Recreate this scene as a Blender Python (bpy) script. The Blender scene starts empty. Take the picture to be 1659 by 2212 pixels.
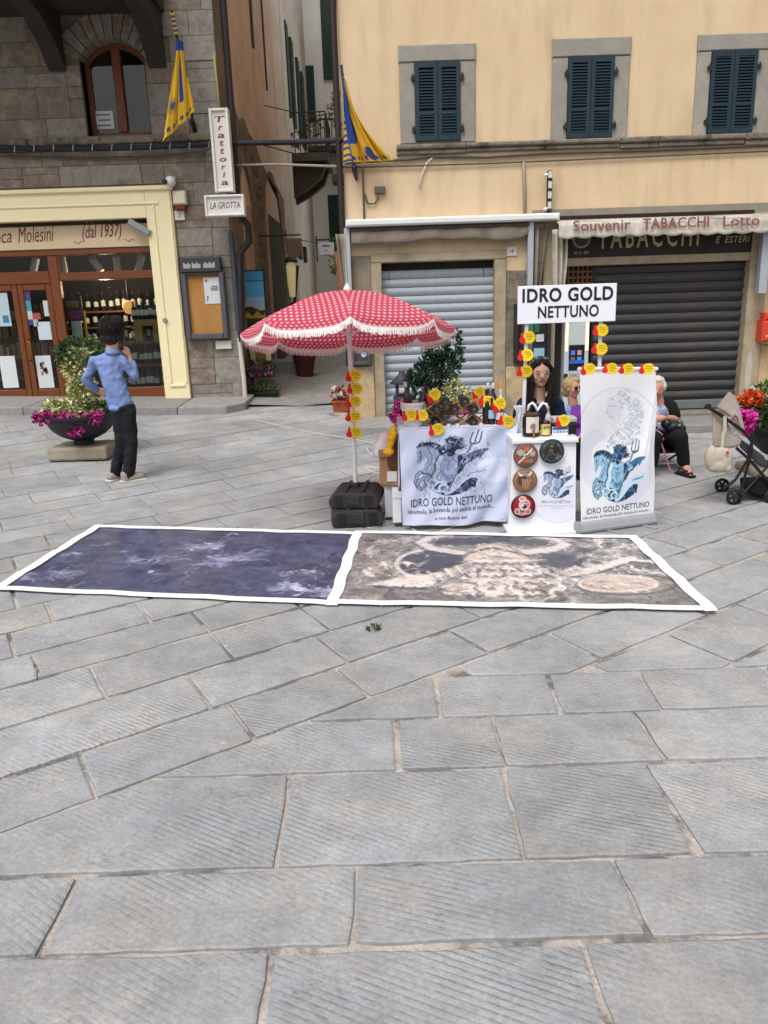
import bpy, bmesh, math, random
import numpy as np
from mathutils import Vector, Matrix
random.seed(7); NR = np.random.RandomState(7)
SC = bpy.context.scene
COL = SC.collection
PI = math.pi

# ------------------------------------------------------------------ camera
LENS_PX, PIC_W, PIC_H = 1661.0, 1659.0, 2212.0      # focal length and picture size in the same unit
PITCH, ROLL, EYE = math.radians(15.0), math.radians(-1.9), 1.65
cam_data = bpy.data.cameras.new('camera'); cam = bpy.data.objects.new('camera', cam_data); COL.objects.link(cam)
cam_data.sensor_fit = 'HORIZONTAL'; cam_data.sensor_width = 36.0; cam_data.lens = 36.0 * LENS_PX / PIC_W
cam_data.clip_start = 0.05; cam_data.clip_end = 600
cam.matrix_world = Matrix.Translation((0, 0, EYE)) @ Matrix.Rotation(PI / 2 - PITCH, 4, 'X') @ Matrix.Rotation(-ROLL * -1, 4, 'Z')
SC.camera = cam

# ------------------------------------------------------------------ sky, sun, exposure
SUN_EL, SUN_AZ = math.radians(58), math.radians(205)
world = bpy.data.worlds.new('World'); SC.world = world; world.use_nodes = True
wn = world.node_tree; wn.nodes.clear()
sky = wn.nodes.new('ShaderNodeTexSky'); sky.sky_type = 'NISHITA'; sky.sun_disc = False
sky.sun_elevation = SUN_EL; sky.sun_rotation = SUN_AZ; sky.air_density = 1.0; sky.dust_density = 6.0; sky.ozone_density = 1.0
hs = wn.nodes.new('ShaderNodeHueSaturation'); hs.inputs['Saturation'].default_value = 0.24; hs.inputs['Value'].default_value = 1.0
bg = wn.nodes.new('ShaderNodeBackground'); bg.inputs['Strength'].default_value = 0.13
wo = wn.nodes.new('ShaderNodeOutputWorld')
wn.links.new(sky.outputs[0], hs.inputs['Color']); wn.links.new(hs.outputs[0], bg.inputs['Color']); wn.links.new(bg.outputs[0], wo.inputs[0])
sun_data = bpy.data.lights.new('sun', 'SUN'); sun_data.energy = 1.1; sun_data.angle = math.radians(24); sun_data.color = (1.0, 0.97, 0.92)
sun = bpy.data.objects.new('sun', sun_data); COL.objects.link(sun)
sd = Vector((math.sin(SUN_AZ) * math.cos(SUN_EL), math.cos(SUN_AZ) * math.cos(SUN_EL), math.sin(SUN_EL)))
sun.rotation_euler = sd.to_track_quat('Z', 'Y').to_euler(); sun.location = sd * 30
SC.view_settings.view_transform = 'Standard'; SC.view_settings.look = 'None'
SC.view_settings.exposure = 0.35; SC.view_settings.gamma = 1.0; SC.view_settings.use_curve_mapping = False
SC.render.engine = 'CYCLES'; SC.cycles.use_denoising = True; SC.cycles.max_bounces = 8; SC.cycles.transparent_max_bounces = 12
SC.cycles.caustics_reflective = False; SC.cycles.caustics_refractive = False

# ------------------------------------------------------------------ from a point of the photograph to a place
def ray(u, v):
    x = (u - PIC_W / 2) / LENS_PX; y = -(v - PIC_H / 2) / LENS_PX
    c, s = math.cos(ROLL), math.sin(ROLL)
    xr, yr = x * c - y * s, x * s + y * c
    cp, sp = math.cos(PITCH), math.sin(PITCH)
    return xr, cp + yr * sp, -sp + yr * cp
def lerp_tab(x, tab):
    if x <= tab[0][0]: return tab[0][1]
    for (a, b), (c, d) in zip(tab, tab[1:]):
        if x <= c: return b + (d - b) * (x - a) / (c - a)
    return tab[-1][1]
def hgt(x, y):                                        # the square rises towards the far left
    t = min(1, max(0, (y - 6.0) / 5.6)); t = t * t * (3 - 2 * t)
    return t * lerp_tab(x, [(-6.5, .36), (-3, .24), (-.3, .22), (1.5, .12), (4.2, .0), (9, -.03)]) + max(0, y - 11.6) * .042
def Y(u, v, y):                                       # point on the upright plane at distance y
    d = ray(u, v); t = y / d[1]; return d[0] * t, EYE + d[2] * t
def G(u, v, up=0.0):                                  # point on the ground
    d = ray(u, v); z = up
    for _ in range(12):
        t = (z - EYE) / d[2]; z = hgt(d[0] * t, d[1] * t) + up
    return d[0] * t, d[1] * t, z
def RECT(u0, v0, u1, v1, y):                          # upright rectangle: x0,x1,z0,z1
    a, b, c, d = Y(u0, v0, y), Y(u1, v0, y), Y(u0, v1, y), Y(u1, v1, y)
    return (a[0] + c[0]) / 2, (b[0] + d[0]) / 2, (c[1] + d[1]) / 2, (a[1] + b[1]) / 2

# ------------------------------------------------------------------ materials
def lin(c):
    if isinstance(c, str):
        c = [int(c[i:i + 2], 16) / 255 for i in (0, 2, 4)]
        c = [x / 12.92 if x <= .04045 else ((x + .055) / 1.055) ** 2.4 for x in c]
    return tuple(c[:3]) + (1.0,)
MATS = {}
def M(name, col, rough=.75, var=.14, scale=3.0, bump=0.0, bscale=40.0, metal=0.0, rnd=0.0, col2=None, mix=(.45, .6), emit=0.0, attr=None, spec=.35, stretch=None, coat=0.0, sss=0.0):
    if name in MATS: return MATS[name]
    m = bpy.data.materials.new(name); MATS[name] = m; m.use_nodes = True
    nt = m.node_tree; N = nt.nodes; L = nt.links; b = N['Principled BSDF']
    b.inputs['Roughness'].default_value = rough; b.inputs['Metallic'].default_value = metal
    b.inputs['Specular IOR Level'].default_value = spec; b.inputs['Coat Weight'].default_value = coat
    if sss: b.inputs['Subsurface Weight'].default_value = sss; b.inputs['Subsurface Radius'].default_value = (.02, .008, .004)
    tc = N.new('ShaderNodeTexCoord'); src = tc.outputs['Object']
    if stretch:
        mp = N.new('ShaderNodeMapping'); mp.inputs['Scale'].default_value = stretch; L.new(src, mp.inputs[0]); src = mp.outputs[0]
    if attr:
        a = N.new('ShaderNodeAttribute'); a.attribute_name = attr; c = a.outputs['Color']
    else:
        rgb = N.new('ShaderNodeRGB'); rgb.outputs[0].default_value = lin(col); c = rgb.outputs[0]
    if col2 is not None:
        n2 = N.new('ShaderNodeTexNoise'); n2.inputs['Scale'].default_value = scale * .8; n2.inputs['Detail'].default_value = 6; n2.inputs['Roughness'].default_value = .65
        L.new(src, n2.inputs['Vector'])
        mr = N.new('ShaderNodeMapRange'); mr.inputs[1].default_value, mr.inputs[2].default_value = mix; L.new(n2.outputs[0], mr.inputs[0])
        mx = N.new('ShaderNodeMix'); mx.data_type = 'RGBA'; L.new(mr.outputs[0], mx.inputs[0]); L.new(c, mx.inputs[6]); mx.inputs[7].default_value = lin(col2); c = mx.outputs[2]
    if var or rnd:
        n1 = N.new('ShaderNodeTexNoise'); n1.inputs['Scale'].default_value = scale * 2.3; n1.inputs['Detail'].default_value = 8; n1.inputs['Roughness'].default_value = .7
        L.new(src, n1.inputs['Vector'])
        ma = N.new('ShaderNodeMapRange'); ma.inputs[1].default_value, ma.inputs[2].default_value = .25, .75
        ma.inputs[3].default_value, ma.inputs[4].default_value = 1 - var, 1 + var; L.new(n1.outputs[0], ma.inputs[0]); val = ma.outputs[0]
        if rnd:
            oi = N.new('ShaderNodeObjectInfo'); mo = N.new('ShaderNodeMapRange'); mo.inputs[3].default_value, mo.inputs[4].default_value = 1 - rnd, 1 + rnd
            L.new(oi.outputs['Random'], mo.inputs[0]); mu = N.new('ShaderNodeMath'); mu.operation = 'MULTIPLY'; L.new(val, mu.inputs[0]); L.new(mo.outputs[0], mu.inputs[1]); val = mu.outputs[0]
        vm = N.new('ShaderNodeVectorMath'); vm.operation = 'SCALE'; L.new(c, vm.inputs[0]); L.new(val, vm.inputs['Scale']); c = vm.outputs[0]
    L.new(c, b.inputs['Base Color'])
    if emit: L.new(c, b.inputs['Emission Color']); b.inputs['Emission Strength'].default_value = emit
    if bump:
        nb = N.new('ShaderNodeTexNoise'); nb.inputs['Scale'].default_value = bscale; nb.inputs['Detail'].default_value = 6; L.new(src, nb.inputs['Vector'])
        bp = N.new('ShaderNodeBump'); bp.inputs['Strength'].default_value = bump; bp.inputs['Distance'].default_value = .02; L.new(nb.outputs[0], bp.inputs['Height']); L.new(bp.outputs[0], b.inputs['Normal'])
    m['b'] = b.name
    return m
def glass_mat(name, tint, refl=.12, clear=.9):
    if name in MATS: return MATS[name]
    m = bpy.data.materials.new(name); MATS[name] = m; m.use_nodes = True
    nt = m.node_tree; nt.nodes.clear(); N = nt.nodes; L = nt.links
    t = N.new('ShaderNodeBsdfTransparent'); t.inputs[0].default_value = lin(tint)
    g = N.new('ShaderNodeBsdfGlossy'); g.inputs['Roughness'].default_value = .03; g.inputs[0].default_value = (.9, .92, .93, 1)
    f = N.new('ShaderNodeFresnel'); f.inputs[0].default_value = 1.3
    mr = N.new('ShaderNodeMapRange'); mr.inputs[3].default_value, mr.inputs[4].default_value = refl, .8; L.new(f.outputs[0], mr.inputs[0])
    mx = N.new('ShaderNodeMixShader'); L.new(mr.outputs[0], mx.inputs[0]); L.new(t.outputs[0], mx.inputs[1]); L.new(g.outputs[0], mx.inputs[2])
    o = N.new('ShaderNodeOutputMaterial'); L.new(mx.outputs[0], o.inputs[0]); return m

# ------------------------------------------------------------------ mesh building
class MB:
    def __init__(s): s.v = []; s.f = []; s.c = None
    def add(s, vs, fs):
        n = len(s.v); s.v += [tuple(p) for p in vs]; s.f += [tuple(i + n for i in f) for f in fs]; return s
    def box(s, x0, x1, y0, y1, z0, z1, mtx=None):
        vs = [(x, y, z) for z in (z0, z1) for y in (y0, y1) for x in (x0, x1)]
        if mtx is not None: vs = [mtx @ Vector(p) for p in vs]
        return s.add(vs, [(0, 2, 3, 1), (4, 5, 7, 6), (0, 1, 5, 4), (2, 6, 7, 3), (0, 4, 6, 2), (1, 3, 7, 5)])
    def cham(s, x0, x1, y0, y1, z0, z1, c=.01, mtx=None):     # box with cut edges on the front (y0) face
        vs = [(x0, y1, z0), (x1, y1, z0), (x1, y1, z1), (x0, y1, z1), (x0, y0 + c, z0), (x1, y0 + c, z0), (x1, y0 + c, z1), (x0, y0 + c, z1),
              (x0 + c, y0, z0 + c), (x1 - c, y0, z0 + c), (x1 - c, y0, z1 - c), (x0 + c, y0, z1 - c)]
        if mtx is not None: vs = [mtx @ Vector(p) for p in vs]
        return s.add(vs, [(0, 3, 2, 1), (0, 1, 5, 4), (1, 2, 6, 5), (2, 3, 7, 6), (3, 0, 4, 7), (4, 5, 9, 8), (5, 6, 10, 9), (6, 7, 11, 10), (7, 4, 8, 11), (8, 9, 10, 11)])
    def tube(s, pts, r, n=10, caps=True):
        P = [Vector(p) for p in pts]; rs = r if isinstance(r, (list, tuple)) else [r] * len(P)
        up = None; rings = []
        for i, p in enumerate(P):
            t = (P[min(i + 1, len(P) - 1)] - P[max(i - 1, 0)]).normalized()
            if up is None: up = t.orthogonal().normalized()
            up = (up - t * up.dot(t)); up = up.normalized() if up.length > 1e-6 else t.orthogonal().normalized()
            w = t.cross(up); rings.append([p + (up * math.cos(2 * PI * k / n) + w * math.sin(2 * PI * k / n)) * rs[i] for k in range(n)])
        vs = [q for rg in rings for q in rg]; fs = []
        for i in range(len(P) - 1):
            for k in range(n):
                a, b = i * n + k, i * n + (k + 1) % n; fs.append((a, b, b + n, a + n))
        if caps: fs.append(tuple(reversed(range(n)))); fs.append(tuple(range((len(P) - 1) * n, len(P) * n)))
        return s.add(vs, fs)
    def lathe(s, prof, c=(0, 0, 0), n=24, axis='z', caps=True):
        vs = []
        for r, h in prof:
            for k in range(n):
                a = 2 * PI * k / n; x, y = r * math.cos(a), r * math.sin(a)
                vs.append((c[0] + x, c[1] + y, c[2] + h) if axis == 'z' else (c[0] + x, c[1] - h, c[2] + y) if axis == 'y' else (c[0] + h, c[1] + x, c[2] + y))
        fs = [(i * n + k, i * n + (k + 1) % n, (i + 1) * n + (k + 1) % n, (i + 1) * n + k) for i in range(len(prof) - 1) for k in range(n)]
        if caps: fs += [tuple(reversed(range(n))), tuple(range((len(prof) - 1) * n, len(prof) * n))]
        return s.add(vs, fs)
    def prism(s, poly, y0, y1, plane='xz'):
        n = len(poly)
        f = (lambda p, h: (p[0], h, p[1])) if plane == 'xz' else (lambda p, h: (p[0], p[1], h)) if plane == 'xy' else (lambda p, h: (h, p[0], p[1]))
        vs = [f(p, y0) for p in poly] + [f(p, y1) for p in poly]
        ar = sum(poly[i][0] * poly[(i + 1) % n][1] - poly[(i + 1) % n][0] * poly[i][1] for i in range(n))
        a, b = tuple(range(n)), tuple(reversed(range(n, 2 * n)))
        fs = [a, b] + [(i, n + i, n + (i + 1) % n, (i + 1) % n) for i in range(n)]
        flip = (ar < 0) if plane == 'xz' else (ar > 0)
        if plane == 'yz': flip = ar > 0
        if flip: fs = [tuple(reversed(q)) for q in fs]
        return s.add(vs, fs)
    def sph(s, c, r, n=12, m=8, mtx=None):
        if not isinstance(r, (list, tuple)): r = (r, r, r)
        vs = []
        for i in range(m + 1):
            t = PI * i / m
            for k in range(n):
                a = 2 * PI * k / n; p = Vector((r[0] * math.sin(t) * math.cos(a), r[1] * math.sin(t) * math.sin(a), r[2] * math.cos(t)))
                if mtx is not None: p = mtx @ p
                vs.append(Vector(c) + p)
        return s.add(vs, [(i * n + k, (i + 1) * n + k, (i + 1) * n + (k + 1) % n, i * n + (k + 1) % n) for i in range(m) for k in range(n)])
    def grid(s, fn, nu, nv):
        vs = [fn(i / nu, j / nv) for j in range(nv + 1) for i in range(nu + 1)]
        return s.add(vs, [(j * (nu + 1) + i, j * (nu + 1) + i + 1, (j + 1) * (nu + 1) + i + 1, (j + 1) * (nu + 1) + i) for j in range(nv) for i in range(nu)])
    def xf(s, mtx):
        s.v = [tuple(mtx @ Vector(p)) for p in s.v]; return s
ORG = {}
def obj(name, mb, mat, parent=None, loc=None, smooth=False, kind=None, colors=None, solid=None, bevel=0.0, label=None):
    """one mesh object; mb holds places in the scene (or places about loc's own origin when parent is local)"""
    o0 = ORG.get(parent.name, (0, 0, 0)) if parent is not None else (loc or (0, 0, 0))
    vs = [(p[0] - o0[0], p[1] - o0[1], p[2] - o0[2]) for p in mb.v]
    me = bpy.data.meshes.new(name); me.from_pydata(vs, [], mb.f)
    mats = mat if isinstance(mat, (list, tuple)) else [mat]
    for m in mats: me.materials.append(m)
    if getattr(mb, 'mi', None): me.polygons.foreach_set('material_index', mb.mi)
    if smooth:
        me.polygons.foreach_set('use_smooth', [True] * len(me.polygons))
        if smooth is not True:
            try: me.set_sharp_from_angle(angle=math.radians(smooth))
            except Exception: pass
    if colors is not None:
        at = me.color_attributes.new('paint', 'FLOAT_COLOR', 'POINT'); c4 = np.ones((len(vs), 4), np.float32); c4[:, :3] = colors; at.data.foreach_set('color', c4.ravel())
    me.update()
    o = bpy.data.objects.new(name, me); COL.objects.link(o)
    if parent is not None: o.parent = parent; ORG[o.name] = o0
    else: o.location = o0; ORG[o.name] = o0
    if kind: o['kind'] = kind
    if label: o['label'] = label
    if solid: q = o.modifiers.new('solid', 'SOLIDIFY'); q.thickness = solid; q.offset = 0
    if bevel: q = o.modifiers.new('bevel', 'BEVEL'); q.width = bevel; q.segments = 2; q.limit_method = 'ANGLE'
    return o
def tag(o, label, cat, group=None):
    o['label'] = label; o['category'] = cat
    if group: o['group'] = group
    return o
def thing(name, label, cat, loc=(0, 0, 0), group=None):
    o = bpy.data.objects.new(name, None); COL.objects.link(o); o.location = loc; ORG[o.name] = tuple(loc); o.empty_display_size = .1
    return tag(o, label, cat, group)
def copy_tree(o, parent=None):
    c = o.copy(); COL.objects.link(c); c.parent = parent
    for ch in o.children: copy_tree(ch, c)
    return c
def walls(mb, x0, x1, z0, z1, y0, y1, holes):
    """upright slab with rectangular holes (x0,x1,z0,z1), cut into cells"""
    xs = sorted({x0, x1, *[h[0] for h in holes], *[h[1] for h in holes]}); xs = [x for x in xs if x0 <= x <= x1]
    for a, b in zip(xs, xs[1:]):
        c = (a + b) / 2; hs_ = sorted([(h[2], h[3]) for h in holes if h[0] < c < h[1]]); z = z0
        for p, q in hs_:
            if p > z: mb.box(a, b, y0, y1, z, p)
            z = max(z, q)
        if z < z1: mb.box(a, b, y0, y1, z, z1)
    return mb
def text_mesh(body, bold=0.0, shear=0.0, res=2, spacing=1.0, line=1.0, align='LEFT'):
    cu = bpy.data.curves.new('lettering', 'FONT'); cu.body = body; cu.offset = bold; cu.shear = shear; cu.resolution_u = res; cu.space_character = spacing; cu.space_line = line; cu.align_x = align
    t = bpy.data.objects.new('lettering', cu); COL.objects.link(t); bpy.context.view_layer.update()
    me = bpy.data.meshes.new_from_object(t); vs = [tuple(v.co) for v in me.vertices]; fs = [tuple(p.vertices) for p in me.polygons]
    bpy.data.objects.remove(t); bpy.data.curves.remove(cu); bpy.data.meshes.remove(me)
    xs = [v[0] for v in vs]; ys = [v[1] for v in vs]; a, b, c, d = min(xs), max(xs), min(ys), max(ys)
    return [((v[0] - a) / (b - a), (v[1] - c) / (d - c)) for v in vs], fs
def text_on(body, fn, **kw):
    """lettering laid on a surface fn(u, v) -> place, u and v running 0..1 over the words"""
    uv, fs = text_mesh(body, **kw); mb = MB(); mb.add([fn(u, v) for u, v in uv], fs); return mb
def text_rect(body, x0, x1, z0, z1, y, rise=0.0, **kw):
    return text_on(body, lambda u, v: (x0 + (x1 - x0) * u, y, z0 + (z1 - z0) * v + rise * u), **kw)
def leaves(cloud, n, size, seed=1, droop=.3, pal=None, aspect=.45, out=None):
    """n leaf blades at places cloud(rs) -> (p, outward direction)"""
    rs = np.random.RandomState(seed); mb = MB(); cols = []
    for i in range(n):
        p, d = cloud(rs); d = Vector(d) + Vector(rs.normal(0, .55, 3)) - Vector((0, 0, droop)); d.normalize()
        L_ = size * rs.uniform(.6, 1.3); w = d.orthogonal(); w.rotate(Matrix.Rotation(rs.uniform(0, 2 * PI), 3, d)); w = w.normalized() * L_ * aspect
        n_ = d.cross(w).normalized() * L_ * .12; p = Vector(p)
        mb.add([p, p + d * L_ * .45 + w * .5 + n_, p + d * L_, p + d * L_ * .45 - w * .5 + n_], [(0, 1, 2), (0, 2, 3)])
        c = np.array(lin(pal[rs.randint(len(pal))])[:3]) * rs.uniform(.75, 1.25); cols += [c] * 4
    return mb, np.array(cols)
def ell_cloud(c, r, hollow=.55):
    def f(rs):
        d = rs.normal(0, 1, 3); d /= np.linalg.norm(d); k = hollow + (1 - hollow) * rs.uniform() ** .6
        return (c[0] + d[0] * r[0] * k, c[1] + d[1] * r[1] * k, c[2] + d[2] * r[2] * k), d
    return f
def multi_cloud(parts):
    w = np.array([p[2] if len(p) > 2 else 1 for p in parts], float); w /= w.sum(); fs = [ell_cloud(p[0], p[1]) for p in parts]
    return lambda rs: fs[rs.choice(len(fs), p=w)](rs)
# ================================================================== THE SQUARE
def stone_mat():
    m = M('paving stone', (.285, .294, .31), rough=.88, var=.2, scale=2.6, rnd=.08, col2=(.335, .325, .312), mix=(.42, .66), spec=.25)
    nt = m.node_tree; N = nt.nodes; L = nt.links; b = N['Principled BSDF']
    tc = N.new('ShaderNodeTexCoord'); oi = N.new('ShaderNodeObjectInfo')
    an = N.new('ShaderNodeMapRange'); an.inputs[3].default_value, an.inputs[4].default_value = .35, .62; L.new(oi.outputs['Random'], an.inputs[0])
    vr = N.new('ShaderNodeVectorRotate'); vr.rotation_type = 'Z_AXIS'; L.new(tc.outputs['Object'], vr.inputs[0]); L.new(an.outputs[0], vr.inputs['Angle'])
    wv = N.new('ShaderNodeTexWave'); wv.bands_direction = 'Y'; wv.wave_profile = 'TRI'; wv.inputs['Scale'].default_value = 14.5; wv.inputs['Distortion'].default_value = .8
    wv.inputs['Detail'].default_value = 2; wv.inputs['Detail Scale'].default_value = 7; L.new(vr.outputs[0], wv.inputs[0])
    n = N.new('ShaderNodeTexNoise'); n.inputs['Scale'].default_value = 1.7; n.inputs['Detail'].default_value = 4
    ad = N.new('ShaderNodeVectorMath'); ad.operation = 'ADD'; L.new(tc.outputs['Object'], ad.inputs[0])
    sc = N.new('ShaderNodeVectorMath'); sc.operation = 'SCALE'; cb = N.new('ShaderNodeCombineXYZ'); L.new(oi.outputs['Random'], cb.inputs[0]); L.new(oi.outputs['Random'], cb.inputs[1])
    L.new(cb.outputs[0], sc.inputs[0]); sc.inputs['Scale'].default_value = 60; L.new(sc.outputs[0], ad.inputs[1]); L.new(ad.outputs[0], n.inputs['Vector'])
    mk = N.new('ShaderNodeMapRange'); mk.inputs[1].default_value, mk.inputs[2].default_value = .44, .68; L.new(n.outputs[0], mk.inputs[0])
    nar = N.new('ShaderNodeMapRange'); nar.inputs[1].default_value, nar.inputs[2].default_value = 0.0, .6; L.new(wv.outputs['Fac'], nar.inputs[0])
    mu = N.new('ShaderNodeMath'); mu.operation = 'MULTIPLY'; L.new(nar.outputs[0], mu.inputs[0])
    n9 = N.new('ShaderNodeTexNoise'); n9.inputs['Scale'].default_value = 9; n9.inputs['Detail'].default_value = 3; L.new(ad.outputs[0], n9.inputs['Vector']); m9 = N.new('ShaderNodeMapRange'); m9.inputs[1].default_value, m9.inputs[2].default_value = .34, .5; L.new(n9.outputs[0], m9.inputs[0])
    k9 = N.new('ShaderNodeMath'); k9.operation = 'MULTIPLY'; L.new(mk.outputs[0], k9.inputs[0]); L.new(m9.outputs[0], k9.inputs[1]); L.new(k9.outputs[0], mu.inputs[1])
    fn = N.new('ShaderNodeTexNoise'); fn.inputs['Scale'].default_value = 26; fn.inputs['Detail'].default_value = 8; L.new(tc.outputs['Object'], fn.inputs['Vector'])
    b1 = N.new('ShaderNodeBump'); b1.inputs['Strength'].default_value = .36; b1.inputs['Distance'].default_value = .012; L.new(mu.outputs[0], b1.inputs['Height'])
    b2 = N.new('ShaderNodeBump'); b2.inputs['Strength'].default_value = .45; b2.inputs['Distance'].default_value = .012; L.new(fn.outputs[0], b2.inputs['Height']); L.new(b1.outputs[0], b2.inputs['Normal']); L.new(b2.outputs[0], b.inputs['Normal'])
    fk = N.new('ShaderNodeTexNoise'); fk.inputs['Scale'].default_value = 3.1; fk.inputs['Detail'].default_value = 5; fk.inputs['Roughness'].default_value = .55; L.new(ad.outputs[0], fk.inputs['Vector'])
    fs_ = N.new('ShaderNodeMapRange'); fs_.inputs[1].default_value, fs_.inputs[2].default_value = .60, .66; L.new(fk.outputs[0], fs_.inputs[0])
    b3 = N.new('ShaderNodeBump'); b3.invert = True; b3.inputs['Strength'].default_value = .4; b3.inputs['Distance'].default_value = .012; L.new(fs_.outputs[0], b3.inputs['Height']); L.new(b2.outputs[0], b3.inputs['Normal']); L.new(b3.outputs[0], b.inputs['Normal'])
    # dirt held in the tooling grooves, and small pale specks
    old = b.inputs['Base Color'].links[0].from_socket
    gr = N.new('ShaderNodeMapRange'); gr.inputs[1].default_value, gr.inputs[2].default_value = .0, 1.0; gr.inputs[3].default_value, gr.inputs[4].default_value = .78, 1.0
    inv = N.new('ShaderNodeMath'); inv.operation = 'ADD'; im = N.new('ShaderNodeMath'); im.operation = 'SUBTRACT'; im.inputs[0].default_value = 1.0; L.new(k9.outputs[0], im.inputs[1])
    L.new(nar.outputs[0], inv.inputs[0]); L.new(im.outputs[0], inv.inputs[1]); L.new(inv.outputs[0], gr.inputs[0])
    s1 = N.new('ShaderNodeVectorMath'); s1.operation = 'SCALE'; L.new(old, s1.inputs[0]); L.new(gr.outputs[0], s1.inputs['Scale'])
    vo = N.new('ShaderNodeTexVoronoi'); vo.inputs['Scale'].default_value = 7; L.new(tc.outputs['Object'], vo.inputs['Vector'])
    vs = N.new('ShaderNodeMapRange'); vs.inputs[1].default_value, vs.inputs[2].default_value = .07, .1; vs.inputs[3].default_value, vs.inputs[4].default_value = .8, 0; L.new(vo.outputs['Distance'], vs.inputs[0])
    wn_ = N.new('ShaderNodeTexWhiteNoise'); L.new(vo.outputs['Position'], wn_.inputs['Vector']); th = N.new('ShaderNodeMath'); th.operation = 'GREATER_THAN'; th.inputs[1].default_value = .9; L.new(wn_.outputs[0], th.inputs[0])
    mm = N.new('ShaderNodeMath'); mm.operation = 'MULTIPLY'; L.new(vs.outputs[0], mm.inputs[0]); L.new(th.outputs[0], mm.inputs[1])
    mx = N.new('ShaderNodeMix'); mx.data_type = 'RGBA'; L.new(mm.outputs[0], mx.inputs[0]); L.new(s1.outputs[0], mx.inputs[6]); mx.inputs[7].default_value = (.55, .55, .54, 1)
    gn = N.new('ShaderNodeTexNoise'); gn.inputs['Scale'].default_value = 70; gn.inputs['Detail'].default_value = 4; gn.inputs['Roughness'].default_value = .7; L.new(tc.outputs['Object'], gn.inputs['Vector'])
    gm_ = N.new('ShaderNodeMapRange'); gm_.inputs[1].default_value, gm_.inputs[2].default_value = .3, .7; gm_.inputs[3].default_value, gm_.inputs[4].default_value = .82, 1.16; L.new(gn.outputs[0], gm_.inputs[0])
    pn = N.new('ShaderNodeTexNoise'); pn.inputs['Scale'].default_value = .9; pn.inputs['Detail'].default_value = 5; pn.inputs['Roughness'].default_value = .6; L.new(tc.outputs['Object'], pn.inputs['Vector'])
    pm_ = N.new('ShaderNodeMapRange'); pm_.inputs[1].default_value, pm_.inputs[2].default_value = .35, .65; pm_.inputs[3].default_value, pm_.inputs[4].default_value = .82, 1.14; L.new(pn.outputs[0], pm_.inputs[0])
    pz = N.new('ShaderNodeVectorMath'); pz.operation = 'SCALE'; L.new(mx.outputs[2], pz.inputs[0]); L.new(pm_.outputs[0], pz.inputs['Scale'])
    gs_ = N.new('ShaderNodeVectorMath'); gs_.operation = 'SCALE'; L.new(pz.outputs[0], gs_.inputs[0]); L.new(gm_.outputs[0], gs_.inputs['Scale']); L.new(gs_.outputs[0], b.inputs['Base Color'])
    return m
STONE = stone_mat()
MORTAR = M('mortar joint', (.42, .375, .34), rough=.95, var=.3, scale=4, bump=.6, bscale=60, col2=(.16, .15, .145), mix=(.5, .58))
gm = MB()
def gz(x, y): return hgt(x, y) - .008
gxs = [-60, -25, -12, -9] + [-8 + .25 * i for i in range(65)] + [9, 12, 25, 60]; gys = [-40, -10, 0] + [1 + .3 * i for i in range(38)] + [13, 15, 18, 22, 28, 36, 60, 120]
gm.add([(x, y, gz(x, y)) for y in gys for x in gxs], [(j * len(gxs) + i, j * len(gxs) + i + 1, (j + 1) * len(gxs) + i + 1, (j + 1) * len(gxs) + i) for j in range(len(gys) - 1) for i in range(len(gxs) - 1)])
ground = obj('ground', gm, MORTAR, smooth=True, kind='structure'); ground['label'] = 'grey flagstone paving of the square with sandy mortar joints'

def shrink(poly, d):
    n = len(poly); ar = sum(poly[i][0] * poly[(i + 1) % n][1] - poly[(i + 1) % n][0] * poly[i][1] for i in range(n)) / 2
    if ar < 0: poly = poly[::-1]
    if abs(ar) < .02: return None
    lines = []
    for i in range(n):
        a, b = Vector(poly[i]), Vector(poly[(i + 1) % n]); t = b - a
        if t.length < 1e-4: return None
        t.normalize(); nn = Vector((-t.y, t.x)); lines.append((a + nn * d * random.uniform(.6, 1.5), t))
    out = []
    for i in range(n):
        (p, t), (q, s) = lines[i - 1], lines[i]; de = t.x * s.y - t.y * s.x
        if abs(de) < 1e-4: return None
        k = ((q.x - p.x) * s.y - (q.y - p.y) * s.x) / de; out.append((p.x + t.x * k, p.y + t.y * k))
    return out
def clip(poly, a, b, c):                                # keep a*x+b*y >= c
    out = []
    for i in range(len(poly)):
        p, q = poly[i], poly[(i + 1) % len(poly)]; dp, dq = a * p[0] + b * p[1] - c, a * q[0] + b * q[1] - c
        if dp >= 0: out.append(p)
        if dp * dq < 0: t = dp / (dp - dq); out.append((p[0] + (q[0] - p[0]) * t, p[1] + (q[1] - p[1]) * t))
    cl = []
    for p in out:
        if not cl or (abs(p[0] - cl[-1][0]) + abs(p[1] - cl[-1][1])) > .02: cl.append(p)
    return cl
STONES = []
def flag(poly, joint=.007, rough=True):
    s = shrink(poly, joint)
    if not s: return
    c = (sum(p[0] for p in s) / len(s), sum(p[1] for p in s) / len(s))
    d = c[1]
    seg = .07 if d < 3.4 else .15 if d < 6 else 10
    rim = []                                             # a slightly ragged edge
    for i in range(len(s)):
        a, b = Vector(s[i]), Vector(s[(i + 1) % len(s)]); k = max(1, int((b - a).length / seg))
        t = (b - a).normalized() if (b - a).length > 0 else Vector((1, 0)); nn = Vector((-t.y, t.x))
        for j in range(k):
            p = a.lerp(b, j / k)
            if rough and k > 1: p = p + nn * random.uniform(-.0015, .006) + t * random.uniform(-.01, .01) * (1 if j else 0)
            if j == 0 and d < 6: p = p + (Vector(c) - p).normalized() * random.uniform(.001, .009)
            rim.append(p)
    STONES.append((d, c, rim))
random.seed(11)
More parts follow.
